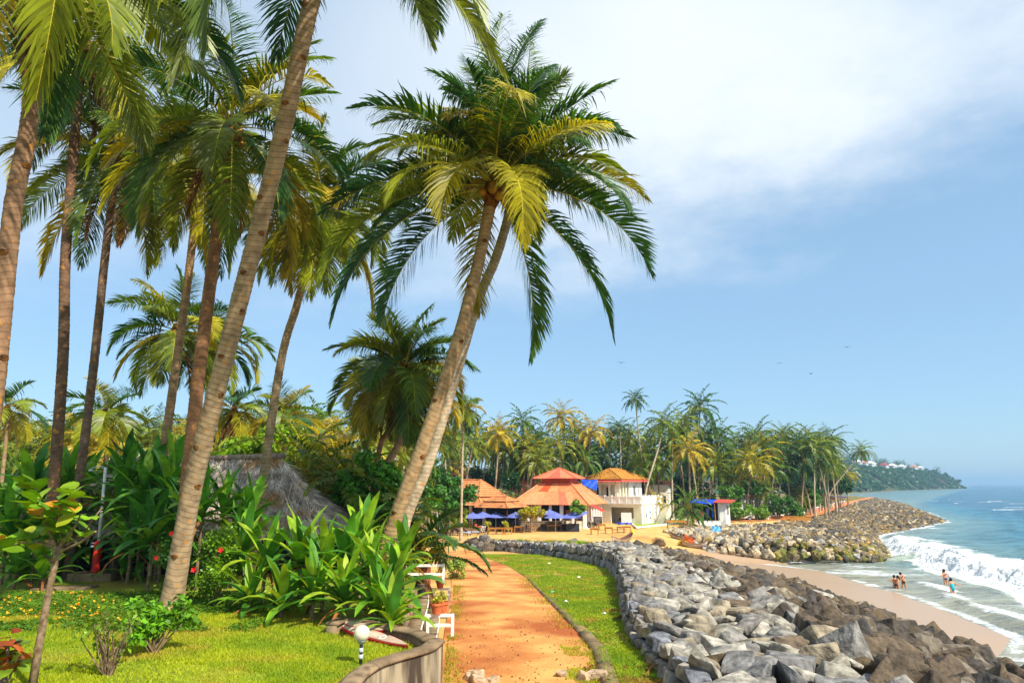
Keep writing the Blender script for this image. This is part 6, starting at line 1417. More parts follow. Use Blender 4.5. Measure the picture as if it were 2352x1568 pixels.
for k, (x, c, w, h, z) in enumerate([(-2.2, S(60, 60, 70), .5, 1.0, 1.5), (-1.3, S(226, 20, 130), .45, 1.2, 1.3), (-.4, S(90, 110, 170), .5, 1.3, 1.5), (.35, S(30, 90, 190), .35, 1.6, 1.6), (.7, S(120, 90, 60), .3, 1.3, 1.4)]):
    n = 5; V = []
    for j in range(4):
        for i in range(n): V.append((x+w*(i/(n-1)-.5)*(1-.08*j), -1.4+.06*math.sin(i*2+j), z+h/2-h*j/3))
    I = np.arange(4*n).reshape(4, n); F = np.stack([I[:-1, :-1], I[1:, :-1], I[1:, 1:], I[:-1, 1:]], -1).reshape(-1, 4)
    tag(obj('hanging_clothes', mesh('hanging_clothes', np.array(V)@rotm(0, 0, -R(28)).T, F, smooth=True, mats=[MT['cloth']]), None, ks.location, None, None, c[:3]), ['dark clothes hanging at the left post of the kiosk', 'bright pink dress hanging in the kiosk', 'grey blue cloth hanging in the middle of the kiosk', 'blue towel hanging by the kiosk door', 'brown shawl hanging beside the surfboard'][k], 'clothes')
sb_ = MB(); prof = [(-1, .1), (-.8, .55), (-.3, .95), (.2, 1), (.6, .8), (.9, .35), (1, .03)]
poly = [(y*.29, x*.95) for x, y in prof]+[(-y*.29, x*.95) for x, y in prof[::-1]]
V = [(x, -.03, z+1.05) for x, z in poly]+[(x, .03, z+1.05) for x, z in poly]; n = len(poly)
sb_.add(V, [tuple(range(n)), tuple(range(n, 2*n))[::-1]]+[(i, (i+1) % n, n+(i+1) % n, n+i) for i in range(n)])
pp = ks.matrix_basis@Vector((1.5, -1.55, .08)); tag(sb_.build('surfboard', MT['white'], loc=pp, rot=(R(-8), 0, -R(28))), 'white surfboard leaning upright against the kiosk booth', 'surfboard')
mb = boxthing('kiosk_fence', 'low white rail with plants in front of the kiosk', 'fence', 1595, 1655, 1190, 101.5, .45, .12, MT['white'], 2.2)
# --- houses behind
def house(label, u0, u1, v0, v1, D, g, wallm, roofm, rise, floors, ang=0., windows=3, name='house', flat=False, cat='house'):
    a = A(u0, v0, D); b = A(u1, v1, D); w = abs(b.x-a.x); z1 = a.z-g
    root = thing(name, label, cat, ((a.x+b.x)/2, D+2.5, g), ang); hx, hy = w/2, 2.5
    MB().b(-hx, hx, -hy, hy, -.5, z1).build('wall', wallm, root)
    for f in range(floors):
        zc = z1*(f+.55)/floors
        for k in range(windows): opening(root, 'window', ('y', -1, -hy), (-hx+2*hx*(k+.5)/windows, zc), min(1.0, w/windows*.5), min(1.2, z1/floors*.45), m=MT['glass'])
        if f: MB().b(-hx-.25, hx+.25, -hy-.5, -hy-.002, z1*f/floors-.1, z1*f/floors+.08).build('ledge', roofm if flat else wallm, root)
    if flat: MB().b(-hx-.3, hx+.3, -hy-.4, hy+.3, z1, z1+.35).build('roof', roofm, root)
    else: frustum_roof(root, 'roof', hx+.6, hy+.6, z1, max(.3, hx-hy), .02, z1+rise, 5, roofm)
    return root
orange = mat('orange_wall', S(206, 126, 80), S(180, 100, 60), scale=1, rough=.85); redp = mat('red_trim', S(190, 70, 52), S(164, 56, 44), rough=.7)
house('orange walled house with flat roof behind the pavilion', 1182, 1262, 1103, 1130, 118, 2.4, orange, mat('brown_slab', S(104, 64, 54), S(80, 52, 46)), 1, 2, .05, 4, flat=True)
house('long brown tiled roof house behind the left restaurant', 1010, 1082, 1112, 1130, 114, 2.3, MT['cream'], MT['tile_dark'], 2.6, 1, -.2, 4)
house('white house with red edged flat roof among the palms by the road', 1688, 1776, 1100, 1160, 138, 2.4, MT['white'], redp, 1, 2, -.1, 4, flat=True)
house('small dark tiled house right behind the white house', 1494, 1546, 1112, 1140, 118, 2.3, MT['white'], MT['tile_dark'], 1.8, 1, -.3, 2)
house('small shack with orange tiled roof at the end of the red road', 1886, 1922, 1146, 1160, 165, 2.5, MT['cream'], MT['tile'], 1.2, 1, -.3, 2, 'shack', cat='shack')
p = A(1922, 1140, 158); tag(MB().box((0, 0, 0), (4.2, 3.0, .12)).build('tarpaulin', MT['bluetarp'], loc=(p.x, 158, p.z), rot=(0, .08, -.3)), 'blue tarpaulin roof over stalls beyond the orange shack', 'tarpaulin')
st_root = thing('stall_frame', 'post frame carrying the far blue tarpaulin roof', 'stall', (p.x, 158, 2.6))
for sx in (-1.9, 1.9):
    for sy in (-1.3, 1.3): MB().tube([(sx, sy, -.3), (sx, sy, p.z-2.6-.1)], .06, 6).build('post', MT['wood'], st_root)
# white boundary walls beside the road
def road_wall(label, pa, pb, h, m):
    pa, pb = Vector(pa), Vector(pb); d = pb-pa; root = thing('road_wall', label, 'wall', (pa+pb)/2, math.atan2(d.y, d.x)); ln = d.length
    MB().box((0, 0, h/2-.15), (ln, .3, h+.3)).build('wall_body', m, root); MB().box((0, 0, h+.06), (ln+.1, .4, .12)).build('coping', MT['white'], root)
    n = max(2, int(ln/2.5))
    for i in range(n+1): MB().box((-ln/2+ln*i/n, 0, h/2), (.32, .42, h+.3)).build('pier', MT['white'], root)
brick = mat('red_brick', S(190, 110, 74), S(160, 84, 56), scale=3, rough=.9)
road_wall('low stone wall with white coping across the red earth road', on_ground(1762, 1193), on_ground(1846, 1182), .45, brick)
road_wall('brick wall with white rail along the inner side of the road', on_ground(1866, 1177), on_ground(1906, 1168), .8, brick)
road_wall('white fence wall at the bend of the road near the shack', on_ground(1908, 1167), on_ground(1940, 1158), .9, brick)
boxthing('timber_fence', 'long weathered timber fence under the shade trees by the car', 'fence', 1740, 1862, 1185, 114, .5, .12, MT['wood'], 2.25)
# grass plot with white kerb before the white house
poly = [G(u, v, 2.36) for u, v in ((1442, 1197), (1478, 1202), (1545, 1192), (1588, 1193), (1566, 1200), (1462, 1211))]
plot = sheet_poly('grass_plot', [(p.x, p.y) for p in poly], 2.37, mat('far_lawn', S(150, 164, 34), S(128, 148, 32), scale=1.5)); plot['kind'] = 'structure'
if plot.data.polygons[0].normal.z < 0: plot.data.flip_normals()
mb = MB(); kr = thing('plot_kerb', 'white kerb around the grass plot in front of the white house', 'kerb')
for p, q in zip(poly, poly[1:]+poly[:1]): mb.bar((p.x, p.y, 2.38), (q.x, q.y, 2.38), .14, .22)
mb.build('kerb_line', MT['white'], kr)
for k, u in enumerate((1486, 1512)):
    p = G(u, 1201, 2.12); root = thing('bollard_light', 'small white post with dark cap on the grass plot', 'bollard', (p.x, p.y, 2.36), 0, 'bollards on the grass plot')
    MB().lathe([(.06, -.1), (.05, .8)], n=8).build('post', MT['white'], root); MB().lathe([(.08, .8), (.09, 1.0), (.02, 1.08)], n=8).build('cap', MT['darkint'], root)
# ------------------------------------------------------------------ beach furniture
def make_umbrella(label, u, vtop, vbase, D, tilt=(0, 0), s=1.0, w=2.5, group='blue parasols on the beach'):
    top = A(u, vtop, D); g = gzf(top.x, D); h = top.z-g
    root = thing('parasol', label, 'parasol', (top.x, D, g), 0, group); root.rotation_euler = (tilt[0], tilt[1], rnd.uniform(0, .7))
    MB().tube([(0, 0, -.15), (0, 0, h-.06)], .032, 8).build('pole', MT['white'], root)
    n = 8; r = w/2; zt = h; ze = h-.62; V = [(0, 0, zt)]; F = []
    rings = [(.16, zt-.05), (.5*r, zt-.27), (r, ze)]
    for rad, z in rings:
        for k in range(n*2):
            a = math.pi*k/n; m = 1 if k % 2 == 0 else .955; zz = z-(0 if k % 2 == 0 else .03*rad/r)+(.05 if (k % 2 and rad == r) else 0); V.append((rad*m*math.cos(a), rad*m*math.sin(a), zz))
    m2 = n*2
    for k in range(m2):
        F.append((0, 1+k, 1+(k+1) % m2))
        for j in range(2): F.append((1+j*m2+k, 1+(j+1)*m2+k, 1+(j+1)*m2+(k+1) % m2, 1+j*m2+(k+1) % m2))
    me = mesh('canopy', V, F, mats=[MT['blueum']]); c = obj('canopy', me, root)
    rb = MB()
    for k in range(n):
        a = 2*math.pi*k/n; rb.bar((0, 0, zt-.1), (r*.96*math.cos(a), r*.96*math.sin(a), ze+.01), .018)
    rb.build('ribs', MT['wood'], c); MB().lathe([(.19, zt-.05), (.12, zt+.03), (.03, zt+.07)], n=8).build('cap', MT['blueum'], root)
    return root
UM = [(1030, 1185, 84, 'blue parasol nearest the young palm standing apart from the row'), (1086, 1177, 86, None), (1109, 1175, 88.5, None), (1139, 1176, 89, None), (1184, 1176, 88.5, None), (1262, 1170, 91, None), (1276, 1177, 88, None), (1310, 1177, 88, None)]
for u, v, D, lb in UM: make_umbrella(lb or 'blue canvas parasol over the cafe tables on the sand', u, v, 0, D, group=None if lb else 'blue parasols over the cafe tables', w=3.1)
make_umbrella('tilted blue parasol at the corner post of the pavilion', 1332, 1170, 0, 88.5, (.06, -.28), w=3.2, group=None)
def make_table():
    t = thing('cafe_table', 'x', 'table'); MB().box((0, 0, .73), (.95, .8, .05)).build('table_top', MT['wood'], t)
    for x in (-.42, .42):
        for y in (-.34, .34): MB().box((x, y, .355), (.065, .065, .71)).build('leg', MT['wood'], t)
    a = MB(); a.box((0, -.34, .64), (.78, .03, .1)); a.box((0, .34, .64), (.78, .03, .1)); a.box((-.42, 0, .12), (.04, .62, .05)); a.box((.42, 0, .12), (.04, .62, .05)); a.build('apron', MT['wood'], t); return t
def make_chair():
    t = thing('plastic_chair', 'x', 'chair'); MB().box((0, 0, .43), (.46, .46, .05)).build('seat', MT['plastic'], t)
    MB().add([(-.24, .20, .45), (.24, .20, .45), (.24, .26, .45), (-.24, .26, .45), (-.22, .30, .86), (.22, .30, .86), (.22, .34, .86), (-.22, .34, .86)], [(3, 2, 1, 0), (4, 5, 6, 7), (0, 1, 5, 4), (1, 2, 6, 5), (2, 3, 7, 6), (3, 0, 4, 7)]).build('backrest', MT['plastic'], t)
    for x in (-.22, .22):
        for y in (-.2, .22): MB().bar((x*1.1, y*1.1, 0), (x, y, .42), .05).build('leg', MT['plastic'], t)
        b = MB(); b.bar((x*1.12, -.2, .64), (x*1.12, .26, .66), .06, .04); b.bar((x*1.12, -.2, .44), (x*1.12, -.2, .64), .04); b.build('armrest', MT['plastic'], t)
    return t
tab = make_table(); cha = make_chair(); first = {'t': True, 'c': True}
def put(kind, u, v, rz, label, group):
    p = on_ground(u, v); src = tab if kind == 't' else cha
    if first[kind]: o = src; first[kind] = False
    else: o = copy_tree(src)
    o.location = p; o.rotation_euler = (0, 0, rz); o['label'] = label
    if group: o['group'] = group
    elif 'group' in o: del o['group']
    return o
Z2 = lambda x, y: (1022+.127*x, 1091+.127*y); Z3 = lambda x, y: (1292+.12695*x, 1119.7+.12695*y)
TB = [Z2(845, 1066), Z2(985, 1066), Z2(1145, 1064), Z2(1330, 1035), Z2(1580, 1022), Z2(1700, 985), Z2(1920, 1005), Z2(2045, 1000), Z2(1820, 985)]
for x, y in TB: put('t', x, y, rnd.uniform(-.25, .1), 'pale wooden cafe table among dark chairs under the parasols', 'cafe tables under the parasols')
for (x, y), lb in [(Z3(580, 848), 'bare wooden table on open sand nearest the pavilion corner'), (Z3(840, 828), 'bare wooden table on open sand between two others'), (Z3(1055, 818), 'wooden table on open sand left of the pair draped in blue'), (Z3(1168, 808), 'wooden table on open sand next to the blue cloth'), (Z3(712, 765), 'wooden table behind the bare tables near the menu board')]:
    put('t', x, y, -.25, lb, None)
CH = [Z2(715, 1062), Z2(830, 1025), Z2(975, 1020), Z2(1290, 1000), Z2(1425, 1040), Z2(1510, 1015), Z2(1800, 1000), Z2(1910, 970), Z2(2200, 1012), Z2(2310, 995), Z2(1470, 950), Z2(1560, 950), Z2(1650, 990), Z2(2120, 970), Z2(1080, 1000), Z2(1380, 960), Z2(2090, 1000), Z2(1770, 965)]
for i, (x, y) in enumerate(CH): put('c', x, y, rnd.uniform(0, 6.28), 'dark brown plastic armchair among the cafe tables', 'dark chairs around the cafe tables')
for (x, y), rz, lb in [(Z3(85, 790), .6, 'dark armchair standing foremost on the sand beside the parasol pole'), (Z3(620, 745), 2.2, 'dark armchair beside the chalkboard'), (Z3(525, 728), 1.2, 'dark armchair in front of the lattice parapet'), (Z3(1040, 650), -.5, 'dark armchair against the parapet near the white sign')]: put('c', x, y, rz, lb, None)
# white plates and folded cloths on tables are too small to tell apart: one tray each
def lounger(label, u, v, rz):
    p = on_ground(u, v); t = thing('sun_lounger', label, 'sun lounger', p, rz)
    MB().b(-.95, .5, -.33, .33, .24, .30).build('bed', MT['darkwood'], t); MB().add([(.5, -.33, .26), (.5, .33, .26), (1.1, .33, .72), (1.1, -.33, .72), (.5, -.33, .32), (.5, .33, .32), (1.1, .33, .78), (1.1, -.33, .78)], [(0, 1, 2, 3), (7, 6, 5, 4), (0, 4, 5, 1), (1, 5, 6, 2), (2, 6, 7, 3), (3, 7, 4, 0)]).build('backrest', MT['darkwood'], t)
    for x in (-.8, .6):
        for y in (-.28, .28): MB().box((x, y, .12), (.06, .06, .26)).build('leg', MT['darkwood'], t)
    MB().b(-.9, .5, -.29, .29, .302, .37).build('mattress', MT['cloth'], t, color=S(196, 200, 220)[:3]); return t
lounger('sun lounger with pale mattress under the second parasol', *Z2(480, 1075), 2.9); lounger('sun lounger left of the second parasol pole', *Z2(330, 1090), 2.6)
p = on_ground(*Z2(640, 1035)); t = thing('striped_cushion', 'cream and brown striped cushion propped on edge beside the tables', 'cushion', p, -.3)
MB().add([(-.8, 0, .1), (.6, 0, -.05), (.75, .25, .85), (-.6, .25, .95), (-.8, .1, .1), (.6, .1, -.05), (.75, .35, .85), (-.6, .35, .95)], [(0, 1, 2, 3), (7, 6, 5, 4), (0, 4, 5, 1), (1, 5, 6, 2), (2, 6, 7, 3), (3, 7, 4, 0)]).build('cover', MT['darkwood'], t)
for k in range(6):
    x = -.58+.2*k; MB().add([(x, -.01+.03, .16-.02*k), (x+.11, -.01+.03, .15-.02*k), (x+.25, .22, .82-.01*k), (x+.14, .22, .83-.01*k)], [(0, 1, 2, 3)]).build('stripe', MT['cloth'], t, color=S(236, 226, 206)[:3])
# boards, signs
p = on_ground(*Z3(640, 700)); t = thing('chalkboard', 'framed black chalkboard with white writing on the sand before the pavilion', 'sign', p, -.2)
MB().box((0, 0, .75), (1.05, .05, 1.0)).build('board', MT['darkint'], t); f = MB(); f.box((0, -.01, 1.27), (1.15, .07, .06)); f.box((0, -.01, .23), (1.15, .07, .06)); f.box((-.55, -.01, .75), (.06, .07, .98)); f.box((.55, -.01, .75), (.06, .07, .98)); f.build('frame', MT['darkwood'], t)
w = MB()
for k in range(5):
    x = -.42
    while x < .34:
        d = rnd.uniform(.08, .2); w.b(x, x+d, -.032, -.028, 1.1-.17*k, 1.13-.17*k); x += d+.05
w.build('chalk_writing', MT['white'], t)
for x in (-.4, .4): MB().bar((x, .05, .3), (x, .35, -.02), .04).build('leg', MT['darkwood'], t)
p = on_ground(*Z3(1160, 660)); t = thing('slatted_sign', 'white slatted menu sign standing beside the open front of the white house', 'sign', p, -.2)
for k in range(6): MB().box((0, 0, .3+.24*k), (1.45, .05, .20)).build('slat', MT['white'], t)
for x in (-.6, .6): MB().box((x, .05, .8), (.08, .06, 1.6)).build('post', MT['wood'], t)
# blue cloth draped over the pair of tables
p = on_ground(*Z3(1130, 770)); V = []
for i in range(9):
    for j in range(6): V.append((-1.0+2.0*i/8, -.1+1.1*j/5, .80+.10*math.sin(i*1.7+j)+.08*math.sin(j*2.1)))
I = np.arange(54).reshape(9, 6); F = np.stack([I[:-1, :-1], I[1:, :-1], I[1:, 1:], I[:-1, 1:]], -1).reshape(-1, 4)
tag(obj('blue_cloth', mesh('blue_cloth', np.array(V), F, smooth=True, mats=[MT['bluetarp']]), None, (p.x, p.y+.3, p.z)), 'crumpled blue cloth spread over a table behind the slatted sign', 'cloth')
p = on_ground(1553, 1212); t = thing('wooden_workbench', 'rough wooden bench table at the start of the boulder bank', 'bench', p, -.1); MB().box((0, 0, .85), (2.6, .7, .22)).build('table_top', MT['wood'], t)
for x in (-1.1, 1.0): MB().box((x, 0, .36), (.12, .5, .9)).build('leg', MT['twig'], t)
# fishing canoes
def canoe(label, pa, pb, w, h, sweep, tipc=None, col=S(196, 176, 156)):
    pa, pb = Vector(pa), Vector(pb); d = pb-pa; root = thing('fishing_canoe', label, 'canoe', (pa+pb)/2, math.atan2(d.y, d.x)); Ln = d.length; n = 17
    def hull(k, inner=False):
        V = []
        for i in range(n):
            s = i/(n-1)*2-1; ww = w/2*(1-abs(s)**2.6)**.8*k+.015; z0 = sweep*abs(s)**2.5+(.05 if inner else 0); z1 = h+sweep*1.15*abs(s)**2.2
            V += [(s*Ln/2*(1 if not inner else .97), -ww, z1), (s*Ln/2*.97, -ww*.75, z0+(z1-z0)*.3), (s*Ln/2*.95, 0, z0), (s*Ln/2*.97, ww*.75, z0+(z1-z0)*.3), (s*Ln/2*(1 if not inner else .97), ww, z1)]
        I = np.arange(n*5).reshape(n, 5); return np.array(V), np.concatenate([np.stack([I[:-1, j], I[1:, j], I[1:, j+1], I[:-1, j+1]], -1) for j in range(4)])
    V, F = hull(1.0); obj('hull', mesh('hull', V, F, smooth=True, mats=[mat('canoe_hull', col, S(150, 128, 110), scale=3, rough=.8)]), root)
    V, F = hull(.86, True); obj('inside', mesh('inside', V, F, smooth=True, mats=[mat('canoe_inside', S(108, 70, 56), S(84, 56, 46), scale=3, rough=.9)]), root)
    g = MB()
    for sg in (-1, 1):
        P = [(s*Ln/2, sg*(w/2*(1-abs(s)**2.6)**.8+.015), h+sweep*1.15*abs(s)**2.2) for s in np.linspace(-1, 1, 13)]; g.tube(P, .035, 5)
    g.build('gunwale', MT['twig'], root)
    for x in (-.25, .2): MB().b(x*Ln-.09, x*Ln+.09, -w/2*.85, w/2*.85, h*.75, h*.75+.04).build('thwart', MT['twig'], root)
    if tipc: MB().lathe([(.14, -.22), (.17, 0), (.12, .2), (.03, .3)], (Ln/2*.97, 0, h+sweep), 8).build('prow', MT['colobj'], root, color=tipc[:3])
    return root
def og(u, v): return on_ground(u, v)
a, b = og(1404, 1250), og(1452, 1246); canoe('wooden canoe with bright yellow prow drawn up behind the stone wall', a+Vector((0, -.5, 0)), b+Vector((.4, 1.8, 0)), .8, .42, .45, S(232, 214, 20))
a, b = og(1537, 1236), og(1600, 1248); canoe('long pale canoe lying on the sand in front of the boulder bank', a, b, .8, .45, .5, None, S(206, 192, 180))
a, b = og(1566, 1254), og(1626, 1262); canoe('pale canoe loaded with orange and yellow nets on the wet sand', a, b, .75, .4, .35, None, S(204, 190, 186))
def net(label, loc, col, r, seed):
    rs = np.random.RandomState(seed); V, F = leaf_cloud(rs, ell(rs, 14, (0, 0, r*.55), (r, r*.6, r*.4)), np.full((14, 3), r*.4), 700, .16, .3); V[:, 2] = np.maximum(V[:, 2], 0)
    t = thing('fishing_net', label, 'fishing net', loc); obj('mesh_heap', mesh('mesh_heap', V, F, mats=[MT['cloth']]), t, None, None, None, col[:3])
    c = MB(); c.lathe([(r*.8, 0), (r*.85, r*.25), (r*.5, r*.6), (r*.1, r*.75)], n=9); c.build('net_core', MT['cloth'], t, True, color=tuple(x*.6 for x in col[:3]))
q = og(1567, 1252); net('heap of yellow fishing net at the end of the loaded canoe', (q.x, q.y-.2, q.z), S(214, 168, 30), .55, 1)
q = og(1582, 1250); net('heap of orange fishing net piled on the loaded canoe', (q.x, q.y, q.z+.15), S(224, 104, 44), .75, 2)
q = og(1515, 1252); net('dark heap of debris with pale scraps on the sand between the boulder banks', (q.x, q.y, q.z), S(120, 96, 70), .8, 3)
q = A(1646, 1216, 84); V = []
for i in range(7):
    for j in range(6): V.append((-.5+i/6, .1*math.sin(i*2+j*1.3)-.25*j/5*0, .45-.7*j/5+.1*math.sin(i*1.9)))
I = np.arange(42).reshape(7, 6); F = np.stack([I[:-1, :-1], I[1:, :-1], I[1:, 1:], I[:-1, 1:]], -1).reshape(-1, 4)
tag(obj('blue_sheet', mesh('blue_sheet', np.array(V), F, smooth=True, mats=[mat('light_blue_plastic', S(40, 150, 214), S(30, 120, 190), rough=.4)]), None, (q.x, q.y, q.z), (R(-35), 0, 0)), 'light blue plastic sheet caught on the boulder bank', 'plastic sheet')
# parked car
p = on_ground(1700, 1194); car = thing('parked_car', 'white estate car parked under the shade trees beside the road', 'car', (p.x, p.y, gzf(p.x, p.y)), R(172))
wm = mat('white_car_paint', S(226, 226, 222), S(214, 214, 212), rough=.25, spec=.5)
prof = [(-2.05, .35), (-2.1, .75), (-1.95, 1.0), (-1.75, 1.05), (-1.35, 1.5), (-.1, 1.58), (.55, 1.45), (1.05, 1.0), (1.85, .88), (2.05, .65), (2.05, .35)]
V = []; n = len(prof)
for y, k in ((-.85, 0), (-.78, 1), (.78, 1), (.85, 0)):
    for x, z in prof: V.append((x, y if z < 1.1 else y*.86, z))
F = []
for r in range(3):
    for i in range(n): F.append((r*n+i, r*n+(i+1) % n, (r+1)*n+(i+1) % n, (r+1)*n+i))
F += [tuple(range(n))[::-1], tuple(range(3*n, 4*n))]
MB().add(V, F).build('body', wm, car, bevel=.03)
for sg in (-1, 1):
    y = sg*.79; MB().add([(-1.45, y, 1.08), (-.15, y, 1.08), (-.15, y*.945, 1.44), (-1.2, y*.945, 1.42)], [(0, 1, 2, 3)]).build('side_window', MT['glass'], car, loc=(0, sg*.075, 0)); MB().add([(-.05, y, 1.08), (.85, y, 1.08), (.48, y*.945, 1.40), (-.05, y*.945, 1.44)], [(0, 1, 2, 3)]).build('side_window', MT['glass'], car, loc=(0, sg*.075, 0))
    for x in (-1.3, 1.3):
        w_ = bpy.data.objects.new('wheel', None); COL.objects.link(w_); w_.parent = car; w_.location = (x, sg*.80, .32); w_.rotation_euler = (R(90), 0, 0)
        MB().lathe([(.2, -.1), (.32, -.1), (.33, 0), (.32, .1), (.2, .1)], n=16).build('tyre', MT['darkint'], w_); MB().lathe([(.01, -.105), (.2, -.105), (.2, .105), (.01, .105)], n=12).build('rim', MT['metal'], w_)
    MB().box((-2.06, sg*.65, .85), (.08, .25, .22)).build('tail_light', MT['colobj'], car, color=S(180, 30, 30)[:3]); MB().box((2.0, sg*.6, .72), (.12, .3, .14)).build('headlight', MT['glass'], car)
MB().add([(-1.80, -.62, 1.10), (-1.80, .62, 1.10), (-1.42, .58, 1.47), (-1.42, -.58, 1.47)], [(0, 1, 2, 3)]).build('rear_window', MT['glass'], car, loc=(-.035, 0, .03)); MB().add([(1.0, -.62, 1.06), (1.0, .62, 1.06), (.60, .58, 1.43), (.60, -.58, 1.43)], [(0, 1, 2, 3)]).build('windscreen', MT['glass'], car, loc=(.035, 0, .03))
p = on_ground(1737, 1192); sc = thing('scooter', 'dark scooter parked behind the white car', 'scooter', p, R(-60))
for x in (-.6, .6):
    w_ = bpy.data.objects.new('wheel', None); COL.objects.link(w_); w_.parent = sc; w_.location = (x, 0, .25); w_.rotation_euler = (R(90), 0, 0); MB().lathe([(.14, -.05), (.25, -.05), (.25, .05), (.14, .05)], n=12).build('tyre', MT['darkint'], w_)
MB().add([(-.85, -.15, .45), (-.1, -.15, .4), (.0, -.15, .75), (-.75, -.15, .8), (-.85, .15, .45), (-.1, .15, .4), (0, .15, .75), (-.75, .15, .8)], [(0, 1, 2, 3), (7, 6, 5, 4), (0, 4, 5, 1), (1, 5, 6, 2), (2, 6, 7, 3), (3, 7, 4, 0)]).build('body', MT['colobj'], sc, color=S(40, 44, 60)[:3], bevel=.04)
MB().bar((.55, 0, .3), (.38, 0, 1.0), .16, .12).build('front_shield', MT['colobj'], sc, color=S(40, 44, 60)[:3]); MB().bar((.38, -.32, 1.02), (.38, .32, 1.02), .04).build('handlebar', MT['metal'], sc); MB().box((-.05, 0, .3), (.7, .26, .06)).build('footboard', MT['darkint'], sc); MB().box((-.45, 0, .82), (.65, .26, .08)).build('seat', MT['darkint'], sc)
# ------------------------------------------------------------------ people in the surf
def person(label, u, v_head, D, zfeet, J, hair_long, suits, face=0., h=1.65, skinc=None):
    """J: joint offsets (right x, up z, away y) in metres for a 1.65 m figure"""
    top = A(u, v_head, D); root = thing('person', label, 'person', (top.x, D, zfeet), face)
    base = dict(pel=(0, 0, .93), wai=(0, 0, 1.06), che=(0, 0, 1.27), nec=(0, 0, 1.42), hea=(0, .0, 1.50), cro=(0, -.01, 1.60), ls=(-.17, 0, 1.36), le=(-.25, -.02, 1.10), lw=(-.24, -.12, .88), lh=(-.24, -.15, .79), rs=(.17, 0, 1.36), re=(.25, -.02, 1.10), rw=(.24, -.12, .88), rh=(.24, -.15, .79),
                lk=(-.10, -.02, .49), la=(-.11, .02, .08), lt=(-.12, -.14, .02), rk=(.10, -.02, .49), ra=(.11, .02, .08), rt=(.12, -.14, .02), lp=(-.09, 0, .86), rp=(.09, 0, .86))
    base.update(J); keys = list(base); idx = {k: i for i, k in enumerate(keys)}
    rad = dict(pel=.135, wai=.115, che=.135, nec=.05, hea=.075, cro=.07, ls=.062, le=.042, lw=.03, lh=.032, rs=.062, re=.042, rw=.03, rh=.032, lk=.058, la=.04, lt=.03, rk=.058, ra=.04, rt=.03, lp=.09, rp=.09)
    Ed = [('pel', 'wai'), ('wai', 'che'), ('che', 'nec'), ('nec', 'hea'), ('hea', 'cro'), ('che', 'ls'), ('ls', 'le'), ('le', 'lw'), ('lw', 'lh'), ('che', 'rs'), ('rs', 're'), ('re', 'rw'), ('rw', 'rh'), ('pel', 'lp'), ('lp', 'lk'), ('lk', 'la'), ('la', 'lt'), ('pel', 'rp'), ('rp', 'rk'), ('rk', 'ra'), ('ra', 'rt')]
    V = [Vector(base[k]) for k in keys]; E = [(idx[a], idx[b]) for a, b in Ed]; rads = [rad[k] for k in keys]
    for s in 'lr':                                   # five fingers
        w_ = V[idx[s+'h']]; d = (w_-V[idx[s+'w']]).normalized(); side = d.cross(Vector((0, 1, 0.2))).normalized()
        for f, ln in zip((-.034, -.016, .002, .02), (.07, .085, .08, .065)):
            V.append(w_+d*ln+side*f); E.append((idx[s+'h'], len(V)-1)); rads.append(.009)
        V.append(w_+d*.03+side*.06); E.append((idx[s+'h'], len(V)-1)); rads.append(.010)
    me = bpy.data.meshes.new('body'); me.from_pydata(V, E, []); me.materials.append(MT['skin']); o = obj('body', me, root); o.scale = (h/1.65,)*3
    md = o.modifiers.new('skin', 'SKIN'); md.use_smooth_shade = True
    for i, sv in enumerate(me.skin_vertices[0].data): sv.radius = (rads[i], rads[i]); sv.use_root = (i == idx['pel'])
    o.modifiers.new('sub', 'SUBSURF').levels = 1
    hd = Vector(base['hea']); hm = MB()
    hm.lathe([(.02, -.09), (.085, -.07), (.105, .0), (.098, .07), (.06, .12), (.01, .135)], (hd.x, hd.y+.025, hd.z+.035), 10); 
    if hair_long: hm.tube([hd+Vector((0, .06, .02)), hd+Vector((0, .11, -.15)), hd+Vector((0, .13, -hair_long))], [.09, .10, .05], 8)
    hm.build('hair', MT['hair'], root, True)
    fm = MB(); fm.lathe([(.012, 0), (.008, -.02)], (hd.x, hd.y-.085, hd.z+.015), 6); fm.build('nose', MT['skin'], root)
    for (k0, k1, r0, r1, e0, e1, col) in suits:
        a, b = Vector(base[k0]), Vector(base[k1]); d = b-a; MB().tube([a+d*e0, a+d*(e0+e1)/2, a+d*e1], [r0, (r0+r1)/2*.97, r1], 12).build('swimsuit', MT['cloth'], root, True, color=col[:3])
    return root
teal = S(30, 176, 190); nav = S(24, 74, 150); blk = S(26, 30, 36)
up_arm = dict(re=(.36, -.05, 1.18), rw=(.58, -.08, 1.14), rh=(.66, -.08, 1.16))
person('woman in a turquoise swimsuit with long dark hair wading with one arm held out', 2180, 1296, 53, -.55, up_arm, .42, [('pel', 'che', .152, .148, -.45, 1.05, teal)], R(10), 1.66)
person('woman in a blue bikini wading with her back turned beside the turquoise swimsuit', 2166, 1288, 57.5, -.45, dict(le=(-.33, -.08, 1.14), lw=(-.34, -.22, 1.08), lh=(-.34, -.3, 1.08), re=(.33, -.08, 1.14), rw=(.30, -.22, 1.06), rh=(.28, -.3, 1.06)), .22, [('pel', 'wai', .148, .142, -.5, .5, nav), ('che', 'nec', .148, .14, -.2, .05, nav)], R(8), 1.6)
